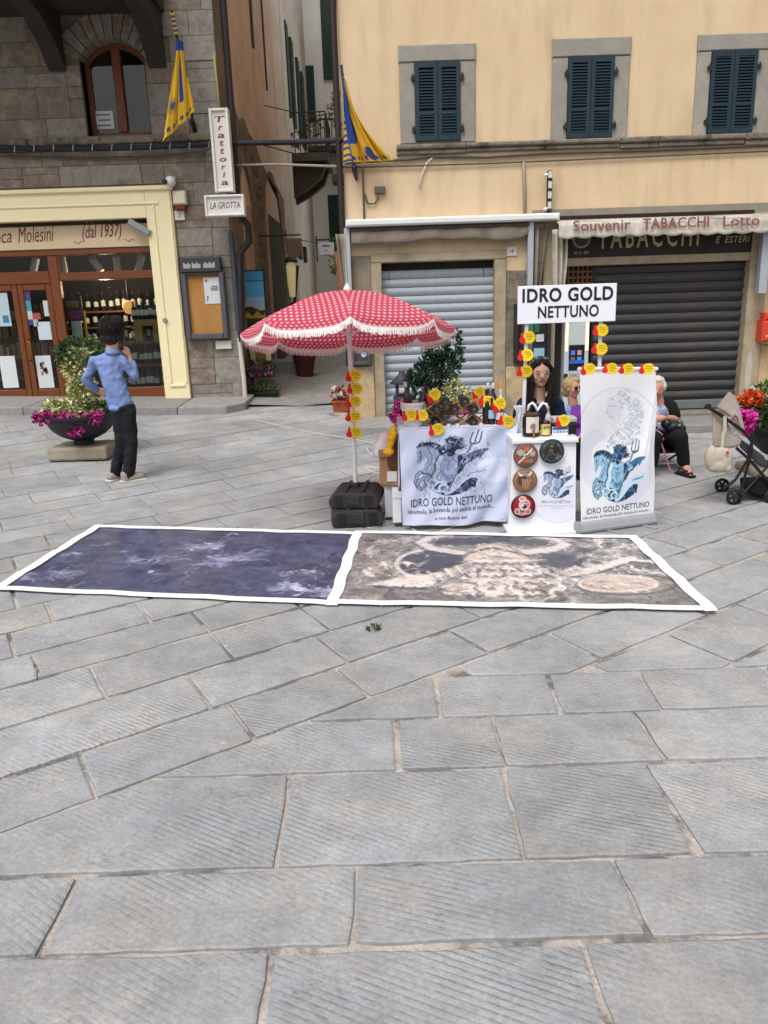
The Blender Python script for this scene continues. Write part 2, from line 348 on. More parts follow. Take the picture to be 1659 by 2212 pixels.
# courses parallel to the picture's lower edge
crs = [(.75, 1.0), (1.0, 1.34), (1.34, 1.68), (1.68, 1.99), (1.99, 2.48), (2.48, 2.845), (2.845, 3.205)]
cuts = {0: [-1.9, -1.1, -.4, .35, 1.2, 2], 1: [-2, -1.25, -.6, .1, .9, 1.6], 2: [-2.2, -1.15, -.335, .485, 1.3, 2.1], 3: [-2.4, -1.8, -.971, -.117, .66, 1.42, 2.2], 4: [-2.4, -1.7, -.37, .395, .93, 1.75, 2.4], 5: [-2, -.9, .02, .42, 1.0, 1.65, 2.4], 6: [-1, .2, .72, 1.13, 1.7, 2.3, 3]}
NX, NY = -.566, .8244                                    # across the slanting courses
for i, (a, b) in enumerate(crs):
    xs = [-4.6, -3.9, -3.1] + [q for q in cuts[i] if q > -2.45]; xs += [q for q in (2.9, 3.6, 4.4) if q > xs[-1] + .3]
    for x0, x1 in zip(xs, xs[1:]):
        k = .012
        p = [(x0 + random.uniform(-k, k), a), (x1 + random.uniform(-k, k), a), (x1 + random.uniform(-k, k), b), (x0 + random.uniform(-k, k), b)]
        p = clip(p, -NX, -NY, -2.555)
        if len(p) > 2: flag(p, .0085)
# slanting courses over the rest of the square
rows = [-1.2, -.85, -.5, -.15, .22, .6, .98, 1.36, 1.78, 2.177, 2.555, 2.897, 3.28, 3.676]
while rows[-1] < 13: rows.append(rows[-1] + random.choice([.34, .38, .42, .36]))
for r0, r1 in zip(rows, rows[1:]):
    s = -8 + random.uniform(0, .8)
    fixed = {2.555: [-1.8, -.98, .42 - .02, .95], 2.897: [-2.4, -1.75, -.72, .35], 3.28: [-2.1, -1.35, -.29, .5]}.get(r0, None)
    while s < 11:
        e = s + random.choice([.55, .7, .85, 1.0, .62])
        sk = .08
        P = lambda q, r: (q * .8244 - r * .566 + (r - r0) * sk, q * .566 + r * .8244)
        p = [P(s, r0), P(e, r0), P(e, r1), P(s, r1)]
        if r0 < 2.5: p = clip(p, 0, 1, 3.205)
        if len(p) > 2:
            cx = sum(q[0] for q in p) / len(p); cy = sum(q[1] for q in p) / len(p)
            lim = 11.3 if cx < -2.0 else 11.7 if cx < -.4 else 10.2 if cx < .4 else 9.35
            if cy > 1.0 and cy < lim and abs(cx) < .56 * cy + 2.4:
                p = clip(p, 0, -1, -(lim + .25))
                if len(p) > 2: flag(p, .005 if cy < 5 else .003)
        s = e
def flag_faces(rim, up):
    z = lambda p, k: (p[0], p[1], hgt(p[0], p[1]) + k)
    n = len(rim); c = Vector((sum(p[0] for p in rim) / n, sum(p[1] for p in rim) / n))
    inner = [Vector(p) + (c - Vector(p)).normalized() * .008 for p in rim]
    vs = [z(p, -.03) for p in rim] + [z(p, up - .003) for p in rim] + [z(p, up) for p in inner]
    fs = []
    for i in range(n):
        j = (i + 1) % n; fs += [(i, j, n + j, n + i), (n + i, n + j, 2 * n + j, 2 * n + i)]
    return vs, fs + [tuple(range(2 * n, 3 * n))]
STONES.sort(key=lambda s: s[0] + (0 if abs(s[1][0]) < .56 * s[1][1] + .4 else 100)); far = MB()      # first the ones in the photograph
for k, (d, c, rim) in enumerate(STONES):
    vs, fs = flag_faces(rim, .004 + random.uniform(-.0025, .003))
    if k < 290: obj('flagstone', MB().add(vs, fs), STONE, ground)
    else: far.add(vs, fs)
if far.v: obj('far_flagstones', far, STONE, ground, kind='stuff')

# pavements: left shop front, right shop front, alley street
KERB = M('kerb stone', (.25, .245, .235), rough=.85, var=.22, scale=5, bump=.4, bscale=30, rnd=.1)
def slab_strip(name, label, poly, top, low, n=1):
    mb = MB(); k = len(poly)
    vs = [(x, y, hgt(x, y) - low) for x, y in poly] + [(x, y, hgt(x, y) + top) for x, y in poly]
    mb.add(vs, [tuple(range(k, 2 * k))] + [(i, (i + 1) % k, k + (i + 1) % k, k + i) for i in range(k)])
    o = obj(name, mb, KERB, kind='structure', bevel=.012); o['label'] = label; return o
pave = thing('pavement', 'raised grey stone pavement along the wine shop front', 'pavement', (-4.5, 11.5, .3)); pave['kind'] = 'structure'; del pave['category']
px = [-9.5, -8, -6.4, -5.1, -3.9, -2.9, -1.98]
for i in range(len(px) - 1):
    a, b = px[i] + .006, px[i + 1] - .006; mb = MB(); y0, y1 = 11.02 - (.02 * (i % 2)), 12.2
    if i == len(px) - 2: pts = [(a, y0), (b - .22, y0 + .03), (b, y0 + .35), (b, y1), (a, y1)]
    else: pts = [(a, y0), (b, y0), (b, y1), (a, y1)]
    k = len(pts); vs = [(x, y, hgt(x, y) - .1) for x, y in pts] + [(x, y, hgt(x, y) + .115) for x, y in pts]
    mb.add(vs, [tuple(range(k, 2 * k))] + [(q, (q + 1) % k, k + (q + 1) % k, k + q) for q in range(k)]); obj('kerb_slab', mb, KERB, pave, bevel=.015)
pv2 = thing('pavement', 'low stone pavement under the closed tobacconist shutter', 'pavement', (3, 9.9, 0)); pv2['kind'] = 'structure'; del pv2['category']
for i, (a, b) in enumerate([(-.25, .9), (.9, 2.1), (2.1, 3.2), (3.2, 4.5), (4.5, 5.8), (5.8, 7.6)]):
    mb = MB(); z = max(hgt((a + b) / 2, 9.6), -.02); mb.cham(a + .006, b - .006, 9.42, 10.4, z - .15, z + .085 + .01 * (i % 2), .012); obj('kerb_slab', mb, KERB, pv2)
alley = MB(); ays = [11.6, 14, 17, 20, 24, 30, 40]
alley.add([(x, y, hgt(-1.2, y) + .012 + (.05 if abs(x + 1.2) > .8 else 0)) for y in ays for x in (-2.6, -2.05, -1.2, -.35, .1)], [(j * 5 + i, j * 5 + i + 1, (j + 1) * 5 + i + 1, (j + 1) * 5 + i) for j in range(len(ays) - 1) for i in range(4)])
ao = obj('alley_street', alley, M('alley paving', (.24, .232, .225), rough=.85, var=.3, scale=3, bump=.5, bscale=14, col2=(.3, .285, .265)), kind='structure'); ao['label'] = 'narrow paved alley climbing between the two buildings'
# iron drain grate and weeds in the joint
gr = thing('drain_grate', 'pale slotted drain grate half hidden under the printed floor mat', 'drain', G(858, 1308))
IRON = M('grate metal', (.3, .31, .31), rough=.6, var=.2, metal=.4)
g0 = G(858, 1306)
for i in range(13):
    x = g0[0] - .18 + i * .03; obj('bar', MB().box(x - .008, x + .008, g0[1] - .05, g0[1] + .2, .005, .0085), IRON, gr)
GREEN_W = M('weed leaf', None or (.08, .14, .04), attr='paint', rough=.7, var=.1)
c = G(808, 1362); mbw, cw = leaves(ell_cloud((c[0], c[1], .012), (.035, .02, .012)), 90, .022, seed=3, droop=0, pal=['35502a', '46622f', '2c4424'])
tag(obj('weed', mbw, GREEN_W, loc=(c[0], c[1], 0), colors=cw), 'small green weed growing in a paving joint', 'weed')
c0 = G(800, 1357); c1 = G(880, 1388)
# ================================================================== THE YELLOW BUILDING (right)
FY = 10.3
PLASTER = M('yellow plaster', 'd1ba9a', rough=.9, var=.07, scale=.9, bump=.12, bscale=22, col2='c6ae89', mix=(.42, .75))
def plaster_stains(m, zlo, zhi, stain):
    """water stains and grime with their own streaky shape, lower on the wall"""
    nt = m.node_tree; N = nt.nodes; L = nt.links; b = N['Principled BSDF']; old = b.inputs['Base Color'].links[0].from_socket
    tc = N.new('ShaderNodeTexCoord'); mp = N.new('ShaderNodeMapping'); mp.inputs['Scale'].default_value = (2.6, 2.6, .5); L.new(tc.outputs['Object'], mp.inputs[0])
    n = N.new('ShaderNodeTexNoise'); n.inputs['Scale'].default_value = 2; n.inputs['Detail'].default_value = 7; L.new(mp.outputs[0], n.inputs['Vector'])
    r = N.new('ShaderNodeMapRange'); r.inputs[1].default_value, r.inputs[2].default_value = .5, .78; r.inputs[4].default_value = .8; L.new(n.outputs[0], r.inputs[0])
    mx = N.new('ShaderNodeMix'); mx.data_type = 'RGBA'; L.new(r.outputs[0], mx.inputs[0]); L.new(old, mx.inputs[6]); mx.inputs[7].default_value = lin(stain); L.new(mx.outputs[2], b.inputs['Base Color'])
plaster_stains(PLASTER, 0, 0, 'b29c80')
PIETRA = M('grey sandstone', '8d8a82', rough=.88, var=.13, scale=3, bump=.3, bscale=26, col2='a0978a', mix=(.5, .75), rnd=.06)
PIETRA_OLD = M('weathered sandstone', '7c7468', rough=.92, var=.3, scale=5, bump=.7, bscale=16, col2='57514a', mix=(.48, .62))
WARMSTONE = M('worn door stone', 'a1937c', rough=.9, var=.16, scale=3.5, bump=.4, bscale=20, col2='867d6d', mix=(.5, .7))
yb = thing('yellow_building', 'yellow plastered building with green shuttered windows and two closed shop shutters', 'building', (3, FY, 0))
W = [(862, 97, 1027, 310, 896, 135, 994, 306), (1190, 83, 1358, 303, 1224, 124, 1323, 300), (1500, 74, 1668, 294, 1529, 111, 1628, 290)]
holes = []
for w in W: holes.append(RECT(*w[4:], FY))
DOOR = RECT(827, 564, 1069, 886, FY); DOOR = (DOOR[0], DOOR[1], .16, DOOR[3])
TAB = (2.285, 4.80, .09, 2.53)
holes += [DOOR, TAB]
XL, XR = -.36, 9.0
wl = walls(MB(), XL, XR, -.3, 9.0, FY, FY + .45, holes); obj('wall', wl, PLASTER, yb)
obj('side_wall', MB().box(XL + .004, XL + .4, FY + .45, 19, -.3, 8.9), PLASTER, yb)
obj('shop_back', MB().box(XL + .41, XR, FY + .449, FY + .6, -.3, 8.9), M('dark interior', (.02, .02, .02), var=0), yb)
# window surrounds and shutters
GREENP = M('blue green shutter paint', '1a2e39', rough=.55, var=.12, scale=8, bump=.08, bscale=60, rnd=.05)
HINGE = M('black iron', (.03, .03, .032), rough=.55, var=.2, metal=.3)
def window(w):
    o = RECT(*w[:4], FY); s = RECT(*w[4:], FY); t = .035
    win = obj('window', MB().cham(o[0], o[1], FY - t - .008, FY + .1, s[3] + .002, o[3], .012), PIETRA, yb)     # lintel
    obj('jamb', MB().cham(o[0] + .006, s[0] + .004, FY - t, FY + .1, o[2], s[3] - .003, .01), PIETRA, win)
    obj('jamb', MB().cham(s[1] - .004, o[1] - .006, FY - t, FY + .1, o[2], s[3] - .003, .01), PIETRA, win)
    obj('sill', MB().cham(s[0] + .006, s[1] - .006, FY - t + .006, FY + .1, o[2], s[2] + .004, .008), PIETRA, win)
    mid = (s[0] + s[1]) / 2
    for a, b in ((s[0] + .004, mid - .003), (mid + .003, s[1] - .004)):
        y0, y1 = FY - t - .022, FY - t + .02
        sh = MB(); st = .045
        sh.box(a, a + st, y0, y1, s[2] + .004, s[3] - .004); sh.box(b - st, b, y0, y1, s[2] + .004, s[3] - .004)
        for zz in (s[2] + .004, s[3] - .064): sh.box(a + st, b - st, y0, y1, zz, zz + .06)
        zm = s[2] + (s[3] - s[2]) * .36; sh.box(a + st, b - st, y0 + .002, y1, zm - .02, zm + .02)
        shu = obj('shutter', sh, GREENP, win)
        lv = MB(); z = s[2] + .07; n = 0
        while z < s[3] - .075:
            if abs(z - zm) > .028:
                lv.add([(a + st, y0 + .002, z), (b - st, y0 + .002, z), (b - st, y1 - .006, z + .03), (a + st, y1 - .006, z + .03), (a + st, y0 + .002, z + .009), (b - st, y0 + .002, z + .009), (b - st, y1 - .006, z + .039), (a + st, y1 - .006, z + .039)],
                       [(0, 1, 2, 3), (4, 7, 6, 5), (0, 4, 5, 1), (3, 2, 6, 7), (0, 3, 7, 4), (1, 5, 6, 2)])
            z += .033
        obj('louvres', lv, GREENP, shu, kind='stuff')
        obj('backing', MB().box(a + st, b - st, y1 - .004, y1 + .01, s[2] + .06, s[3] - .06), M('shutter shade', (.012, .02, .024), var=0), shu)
    for xh in (s[0] - .02, s[1] + .02):
        for f in (.15, .8):
            zz = s[2] + (s[3] - s[2]) * f; obj('hinge', MB().box(xh - .022, xh + .022, FY - t - .03, FY - t + .005, zz - .022, zz + .022).tube([(xh, FY - t - .03, zz - .04), (xh, FY - t - .03, zz + .045)], .009, 6), HINGE, win)
for w in W: window(w)
# string course with broken lower edge: one stone after another
random.seed(5)
za, zb = Y(1190, 303, FY)[1], Y(1190, 330, FY)[1]; x = .30
while x < 7.0:
    l = random.uniform(.45, 1.1); d = random.uniform(-.012, .012)
    obj('course_stone', MB().cham(x + .003, x + l - .003, FY - .085 + d, FY + .05, zb + .075 + d, za - .004, .015).cham(x + .003, x + l - .003, FY - .05 + d, FY + .05, zb + .015 + d * 1.5, zb + .072 + d, .012), PIETRA_OLD, yb); x += l
# grey stone base either side of the first door, door surround
d0 = RECT(806, 544, 1092, 890, FY)
obj('lintel', MB().cham(d0[0], d0[1], FY - .03, FY + .2, DOOR[3] + .002, d0[3], .008), WARMSTONE, yb)
obj('jamb', MB().cham(d0[0], DOOR[0] + .01, FY - .028, FY + .2, .1, DOOR[3] - .002, .008), WARMSTONE, yb)
obj('jamb', MB().cham(DOOR[1] - .01, d0[1], FY - .028, FY + .2, .1, DOOR[3] - .002, .008), WARMSTONE, yb)
obj('threshold', MB().cham(d0[0] - .05, d0[1] + .05, FY - .2, FY + .1, .0, .2, .02), PIETRA_OLD, yb)
b1 = Y(800, 556, FY)[1]; b2 = Y(800, 790, FY)[1]
obj('wall_base', MB().cham(XL - .012, d0[0] - .003, FY - .018, FY + .05, b2, b1 + .02, .006), M('patched cement', '857a68', rough=.95, var=.22, scale=3, bump=.5, bscale=14, col2='6b6459', mix=(.48, .66)), yb)
BASEP = M('old cream plaster', 'b59f7b', rough=.95, var=.2, scale=2.5, bump=.5, bscale=12, col2='8d826f', mix=(.5, .62))
obj('wall_base', MB().cham(XL - .03, d0[0] - .003, FY - .045, FY + .05, -.1, b2 - .003, .012), BASEP, yb)
p1_, p2_ = Y(1150, 583, FY)[1], Y(1150, 790, FY)[1]
obj('wall_base', MB().cham(d0[1] + .003, TAB[0] - .15, FY - .02, FY + .05, p2_ + .003, p1_, .006), M('rough rubble', '7d7465', rough=.95, var=.3, scale=6, bump=.8, bscale=10, col2='5d574f', mix=(.45, .6)), yb)
obj('wall_base', MB().cham(d0[1] + .003, TAB[0] - .15, FY - .03, FY + .05, -.1, p2_, .01), BASEP, yb)
for xx in (TAB[0] - .147, ):
    obj('pilaster', MB().cham(xx, TAB[0] + .02, FY - .04, FY + .25, -.1, TAB[3] + .1, .008), WARMSTONE, yb)
obj('pilaster', MB().cham(TAB[1] - .02, TAB[1] + .21, FY - .04, FY + .25, -.1, TAB[3] + .1, .008), WARMSTONE, yb)
obj('wall_base', MB().cham(TAB[1] + .214, XR - .2, FY - .025, FY + .05, -.1, 1.0, .02), BASEP, yb)
for (xa, xb, zc, zd) in ((TAB[1] + .02, TAB[1] + .13, .35, .95), (TAB[1] + .08, TAB[1] + .2, .22, .5)):
    rs = random.Random(zc); pts = [(xa + (xb - xa) * (.5 + .5 * math.cos(a) * rs.uniform(.6, 1)), (zc + zd) / 2 + (zd - zc) / 2 * math.sin(a) * rs.uniform(.75, 1)) for a in np.linspace(0, 2 * PI, 16)[:-1]]
    obj('bare_patch', MB().prism(pts, FY - .046, FY - .03), M('bare mortar', 'b3ab9d', var=.15, rough=.95, bump=.4), yb)
obj('wall_step', MB().cham(2.2, 5.1, FY - .13, FY + .1, -.05, .16, .02), PIETRA_OLD, yb)
obj('grey_band', MB().cham(TAB[0] - .3, XR - .5, FY - .02, FY + .04, TAB[3] + .06, TAB[3] + .22, .006), M('grey band', '857e72', var=.2, rough=.9), yb)
# grey rolling shutter, slat by slat
STEEL = M('grey shutter slat', '9ca4ac', rough=.7, var=.08, scale=2, metal=.0, stretch=(6, 1, 1), rnd=.03)
gs = thing('rolling_shutter', 'closed light grey rolling shutter in the stone doorway', 'shutter', (DOOR[0], FY, .2))
def slat_profile(x0, x1, y, z, h, dep=.022):
    mb = MB(); prof = [(y + .004, z), (y - dep * .2, z + h * .1), (y - dep, z + h * .4), (y - dep, z + h * .62), (y - dep * .3, z + h * .9), (y + .004, z + h * .96)]
    n = len(prof); vs = [(x0, a, b) for a, b in prof] + [(x1, a, b) for a, b in prof]
    return mb.add(vs, [(i, i + 1, n + i + 1, n + i) for i in range(n - 1)] + [(n - 1, 0, n, 2 * n - 1)])
zt = Y(950, 585, FY)[1]; z = DOOR[2] + .06; ph = .1075
obj('bottom_bar', MB().cham(DOOR[0] + .012, DOOR[1] - .012, FY + .09, FY + .13, DOOR[2] + .045, DOOR[2] + .1, .008), STEEL, gs); z += .04
base_slat = None
while z < zt:
    if base_slat is None: base_slat = obj('slat', slat_profile(DOOR[0] + .012, DOOR[1] - .012, FY + .12, z, ph), STEEL, gs); z_first = z; base_slat.data.polygons.foreach_set('use_smooth', [True] * len(base_slat.data.polygons)); base_slat.data.set_sharp_from_angle(angle=.6)
    else: c = base_slat.copy(); COL.objects.link(c); c.parent = gs; c.location = (0, random.uniform(-.002, .002), z - z_first)
    z += ph
obj('slot_shade', MB().box(DOOR[0], DOOR[1], FY + .135, FY + .15, DOOR[2], DOOR[3]), M('shutter void', (.015, .014, .013), var=0), gs)
for x in (DOOR[0] + .1, DOOR[1] - .14): obj('strap', MB().box(x, x + .006, FY + .09, FY + .094, zt - .1, DOOR[3]), HINGE, gs)
# tobacconist: dark rusty shutter, sign board, wood grille, beam
RUST = M('dark shutter slat', '3a3a3c', rough=.6, var=.22, scale=1.6, bump=.15, bscale=30, col2='574438', mix=(.5, .68), stretch=(1.2, 1, 5), rnd=.1, spec=.4)
ts = thing('rolling_shutter', 'closed dark rust streaked shutter of the tobacconist', 'shutter', (3.8, FY, .2))
sx0 = Y(1291, 570, FY)[0]; sx1 = TAB[1] - .02; zlow = Y(1497, 886, FY)[1]; z = zlow + .13; zt = Y(1450, 572, FY)[1]; ph = .128; base_slat = None
while z < zt:
    if base_slat is None: base_slat = obj('slat', slat_profile(sx0, sx1, FY + .12, z, ph, .03), RUST, ts); z_first = z
    else: c = base_slat.copy(); COL.objects.link(c); c.parent = ts; c.location = (0, random.uniform(-.004, .003), z - z_first)
    z += ph
obj('bottom_bar', MB().cham(sx0, sx1, FY + .085, FY + .14, zlow + .01, zlow + .128, .006), M('zinc bar', '6f7779', var=.15, rough=.5, metal=.3), ts)
obj('slot_shade', MB().box(sx0 - .02, sx1 + .01, FY + .14, FY + .155, .1, 2.3), MATS['shutter void'], ts)
obj('guide_rail', MB().box(sx0 - .03, sx0 - .004, FY + .06, FY + .13, .1, 2.12), HINGE, ts)
SIGNB = M('dark brown sign board', '231815', rough=.5, var=.2, scale=4)
sg = thing('shop_sign', 'dark brown tobacconist sign board with cream capitals under the awning', 'sign', (3.5, FY, 2.2))
r = RECT(1225, 486, 1629, 545, FY - .03); z0s = Y(1425, 550, FY)[1]; z1s = z0s + .5
obj('board', MB().cham(TAB[0] + .0, TAB[1] - .015, FY - .03, FY + .05, z0s, z1s, .006), SIGNB, sg)
CREAM = M('cream lettering', 'b7a987', rough=.7, var=.15, scale=12)
lx = lambda u, v: Y(u, v, FY - .035)[0]
tz = z0s + .09
obj('lettering', text_rect('TABACCHI', lx(1292, 520), lx(1510, 512), tz, tz + .28, FY - .034, bold=.012, spacing=1.35), CREAM, sg)
obj('lettering', text_rect('E  ESTERI', lx(1546, 524), lx(1620, 522), tz + .025, tz + .105, FY - .034, bold=.006, shear=.2), CREAM, sg)
cxs = lx(1256, 524); em = obj('emblem', MB().lathe([(.115, 0), (.115, .006), (.1, .008)], (cxs, FY - .031, tz + .13), 28, 'y'), M('emblem rim', '8d8a6a', var=.3, scale=20), sg)
obj('emblem_shield', MB().lathe([(.09, 0), (.085, .004)], (cxs, FY - .0395, tz + .13), 20, 'y'), M('emblem green', '3c4a42', var=.5, scale=30), em)
obj('lettering', text_rect('R.V. 87', cxs - .08, cxs + .1, tz - .055, tz - .02, FY - .034), CREAM, sg)
obj('beam', MB().cham(TAB[0] + .02, TAB[1] - .02, FY - .02, FY + .1, z0s - .105, z0s - .004, .008), WARMSTONE, yb)
WOODG = M('brown wood', '6a4327', rough=.6, var=.2, scale=6, bump=.1)
wg = thing('wood_grille', 'small brown wooden lattice beside the dark shutter', 'grille', (2.45, FY, 1.8))
gr_ = RECT(1229, 571, 1287, 614, FY); 
obj('backing', MB().box(gr_[0], gr_[1], FY + .13, FY + .14, gr_[2], gr_[3]), MATS['shutter void'], wg)
for i in range(6):
    x = gr_[0] + .02 + (gr_[1] - gr_[0] - .04) * i / 5; obj('bar', MB().box(x - .012, x + .012, FY + .098, FY + .115, gr_[2], gr_[3]), WOODG, wg)
for i in range(4):
    zz = gr_[2] + .012 + (gr_[3] - gr_[2] - .024) * i / 3; obj('bar', MB().box(gr_[0], gr_[1], FY + .09, FY + .1, zz - .012, zz + .012), WOODG, wg)
obj('door_leaf', MB().box(TAB[0] + .02, sx0 - .035, FY + .15, FY + .2, .1, 2.3), M('dark door', (.025, .024, .024), var=.2), yb)
# awnings
CANVAS = M('grimy grey awning canvas', '847a6d', rough=.95, var=.22, scale=4, bump=.3, bscale=12, col2='6a6158', mix=(.5, .7))
CASE = M('white awning case', 'd9dad9', rough=.4, var=.05)
GALV = M('pale grey metal post', 'a9b1b8', rough=.45, var=.08, metal=.25)
aw = thing('awning', 'rolled awning with white case over the grey rolling shutter', 'awning', (1, FY, 2.6))
ax0, az0 = Y(748, 487, FY); ax1, az1 = Y(1201, 475, FY - .25)
ax1 = Y(1201, 475, FY)[0]; zc = (az0 + Y(1201, 475, FY)[1]) / 2
obj('case', MB().cham(ax0, ax1, FY - .22, FY + .02, zc - .03, zc + .055, .02), CASE, aw)
obj('roller', MB().tube([(ax0 + .04, FY - .12, zc - .06), (ax1 - .36, FY - .12, zc - .06)], .032, 12), M('dark roller', '4d4741', var=.2), aw, smooth=40)
vx0, vx1 = ax0 + .06, ax1 - .37
def valance(u, v):
    x = vx0 + (vx1 - vx0) * u; sag = .02 * math.sin(u * 9) + .012 * math.sin(u * 23 + 1)
    return (x, FY - .13 - .02 * math.sin(v * 3) - .008 * math.sin(u * 31), zc - .075 - v * (.15 + sag * .8 - .03 * (u > .97)))
obj('valance', MB().grid(valance, 60, 5), CANVAS, aw, smooth=True, solid=.006)
for (ut, vt, ub, vb) in ((749, 500, 762, 652), (1146, 490, 1151, 640)):
    xt, zt_ = Y(ut, vt, FY - .1); xb_, zb_ = Y(ub, vb, FY - .1)
    obj('arm', MB().box(xt - .034, xt + .034, FY - .14, FY - .06, zb_, zc - .035), GALV, aw)
for s_, xq in ((-1, ax0 - .02), (1, ax1 - .27)):
    def side(u, v, s_=s_, xq=xq):
        wd = .13 * (1 - v) ** .7 + .03
        return (xq + s_ * wd * u * .9 + .02 * math.sin(u * 9) - s_ * .02, FY - .09 - .05 * math.sin(u * 7), zc - .1 - v * .95)
    obj('side_cloth', MB().grid(side, 12, 10), CANVAS, aw, smooth=True, solid=.006)
CANV2 = M('striped pale awning canvas', 'b9b3a6', rough=.95, var=.2, scale=3, bump=.25, bscale=14, col2='968f83', mix=(.5, .66))
a2 = thing('awning', 'grimy pale awning valance with dark red lettering above the tobacconist', 'awning', (3.6, FY, 2.5))
t0, t1 = Y(1210, 488, FY - .35), Y(1664, 469, FY - .35); bz = (Y(1420, 505, FY - .35)[1]); tz_ = Y(1420, 478, FY - .35)[1] + .01
def val2(u, v):
    x = t0[0] - .02 + (t1[0] + .45 - t0[0]) * u
    scal = .022 * abs(math.sin(u * 44)) * v
    return (x, FY - .36 - .012 * math.sin(u * 40) * v - .02 * v, tz_ - v * (tz_ - bz + .01) - scal + .006 * math.sin(u * 7))
obj('valance', MB().grid(val2, 160, 5), CANV2, a2, smooth=True, solid=.004)
obj('top_cloth', MB().grid(lambda u, v: (t0[0] - .02 + (t1[0] + .45 - t0[0]) * u, FY - .36 + v * .34, tz_ + v * .07 + .01 * math.sin(u * 30) * v * (1 - v)), 40, 4), CANV2, a2, smooth=True, solid=.004)
for (txt, ua, ub, b_) in (('Souvenir', 1238, 1362, .012), ('TABACCHI', 1388, 1531, .014), ('Lotto', 1561, 1640, .012)):
    xa, xb_ = Y(ua, 490, FY - .39)[0], Y(ub, 485, FY - .39)[0]
    zz = bz + .055
    mbt = text_on(txt, lambda u, v: (xa + (xb_ - xa) * u, FY - .365 - .02 * (1 - v) - .0138 - .006, zz + (.125) * v), bold=b_)
    obj('lettering', mbt, M('faded red lettering', '7d4a4e', rough=.9, var=.25, scale=25), a2)
def curt(u, v):
    w_ = .2 + .05 * math.sin(v * 3); x = t0[0] - .03 + (u - .25) * w_ * (1 - .35 * v)
    return (x + .03 * v, FY - .3 + .05 * math.sin(u * 19 + v) * (1 - .3 * v) + .1 * u, tz_ - .06 - v * .82)
obj('side_cloth', MB().grid(curt, 30, 12), CANV2, a2, smooth=True, solid=.004)
xr_ = Y(1650, 560, FY - .2)[0]
obj('arm', MB().box(xr_ - .05, xr_ + .05, FY - .24, FY - .15, Y(1648, 633, FY - .2)[1], tz_ - .02), GALV, a2)
obj('side_cloth', MB().grid(lambda u, v: (xr_ + .07 + .12 * u * (1 - v * .5), FY - .26 + .04 * math.sin(u * 16), tz_ - .06 - v * .75), 16, 8), CANV2, a2, smooth=True, solid=.004)
# pipes and cables on the front
DARKPIPE = M('dark brown downpipe', '2c211e', rough=.5, var=.15)
px0 = Y(731, 300, FY - .07)[0]
dp = tag(obj('downpipe', MB().tube([(px0, FY - .05, 8.8), (px0, FY - .05, 2.5), (px0 + .01, FY - .05, .9)], .04, 12), DARKPIPE, smooth=40, loc=(px0, FY - .05, .9)), 'dark brown downpipe at the corner of the yellow building', 'downpipe')
CABLE = M('grey cable', '514d49', rough=.8, var=.2)
def cable_px(name, pts, r, mat, label, y=FY - .03, group=None):
    P = [(lambda q: (q[0], y if len(p) < 3 else p[2], q[1]))(Y(p[0], p[1], y if len(p) < 3 else p[2])) for p in pts]
    o = obj(name, MB().tube(P, r, 6), mat, loc=P[0], smooth=True); tag(o, label, 'cable', group); return o
cable_px('cable', [(744, 352), (880, 345), (930, 338), (1050, 340), (1190, 331), (1400, 325), (1560, 318), (1700, 312)], .016, CABLE, 'thick grey cable running under the string course of the yellow front')
cable_px('cable', [(738, 362), (900, 358), (1060, 353), (1200, 347), (1400, 338), (1700, 325)], .009, CABLE, 'thin dark cable below the thick one on the yellow front')
cable_px('cable', [(1131, 350), (1133, 420), (1134, 470)], .02, M('pipe grey', '8f8573', var=.15), 'grey conduit dropping to the right end of the white awning case')
cable_px('cable', [(783, 362), (785, 420), (787, 480)], .012, CABLE, 'dark cable dropping beside the junction box')
cable_px('cable', [(905, 405), (912, 375), (922, 352), (938, 337)], .008, M('white cord', 'd8d4cc', var=.05), 'loose white cord hanging from the string course')
cable_px('cable', [(787, 418), (795, 440), (810, 440), (818, 425)], .012, CABLE, 'loop of dark cable under the junction box')
jb = RECT(809, 403, 832, 418, FY - .05); tag(obj('junction_box', MB().cham(jb[0], jb[1], FY - .07, FY, jb[2], jb[3], .008), M('grey box', '5a564f', var=.15), loc=(jb[0], FY, jb[2])), 'small grey junction box on the yellow wall', 'junction box')
vs_ = thing('wall_plate', 'narrow upright dark and white sign edge-on above the tobacconist', 'sign', (Y(1188, 415, FY)[0], FY, 2.8))
q = RECT(1182, 367, 1195, 459, FY - .15)
obj('board', MB().box(q[0] + .015, q[1] - .01, FY - .13, FY - .04, q[2], q[3]), M('black sign', (.02, .02, .022), var=.1), vs_)
for k in range(4): zz = q[2] + (q[3] - q[2]) * (.1 + .24 * k); obj('lettering', MB().box(q[0] + .015, q[1] - .015, FY - .134, FY - .132, zz, zz + .08), M('white mark', 'c8c4bc', var=.1), vs_)
for f in (.1, .9): obj('bracket', MB().tube([(q[0] - .03, FY - .1, q[2] + (q[3] - q[2]) * f), (q[0] + .02, FY - .1, q[2] + (q[3] - q[2]) * f)], .02, 8), CASE, vs_)
np_ = RECT(1094, 532, 1117, 553, FY - .02); hp = thing('number_plate', 'white marble house number 4 beside the grey shutter', 'plate', (np_[0], FY, np_[2]))
MARBLE = M('white marble plate', 'cfcac0', rough=.5, var=.08)
obj('slab', MB().cham(np_[0], np_[1], FY - .02, FY + .01, np_[2], np_[3], .004), MARBLE, hp)
obj('lettering', text_rect('4', (np_[0] * .6 + np_[1] * .4), (np_[0] * .35 + np_[1] * .65), np_[2] + .035, np_[3] - .035, FY - .0215, shear=.2), M('plate ink', (.06, .05, .05), var=0), hp)
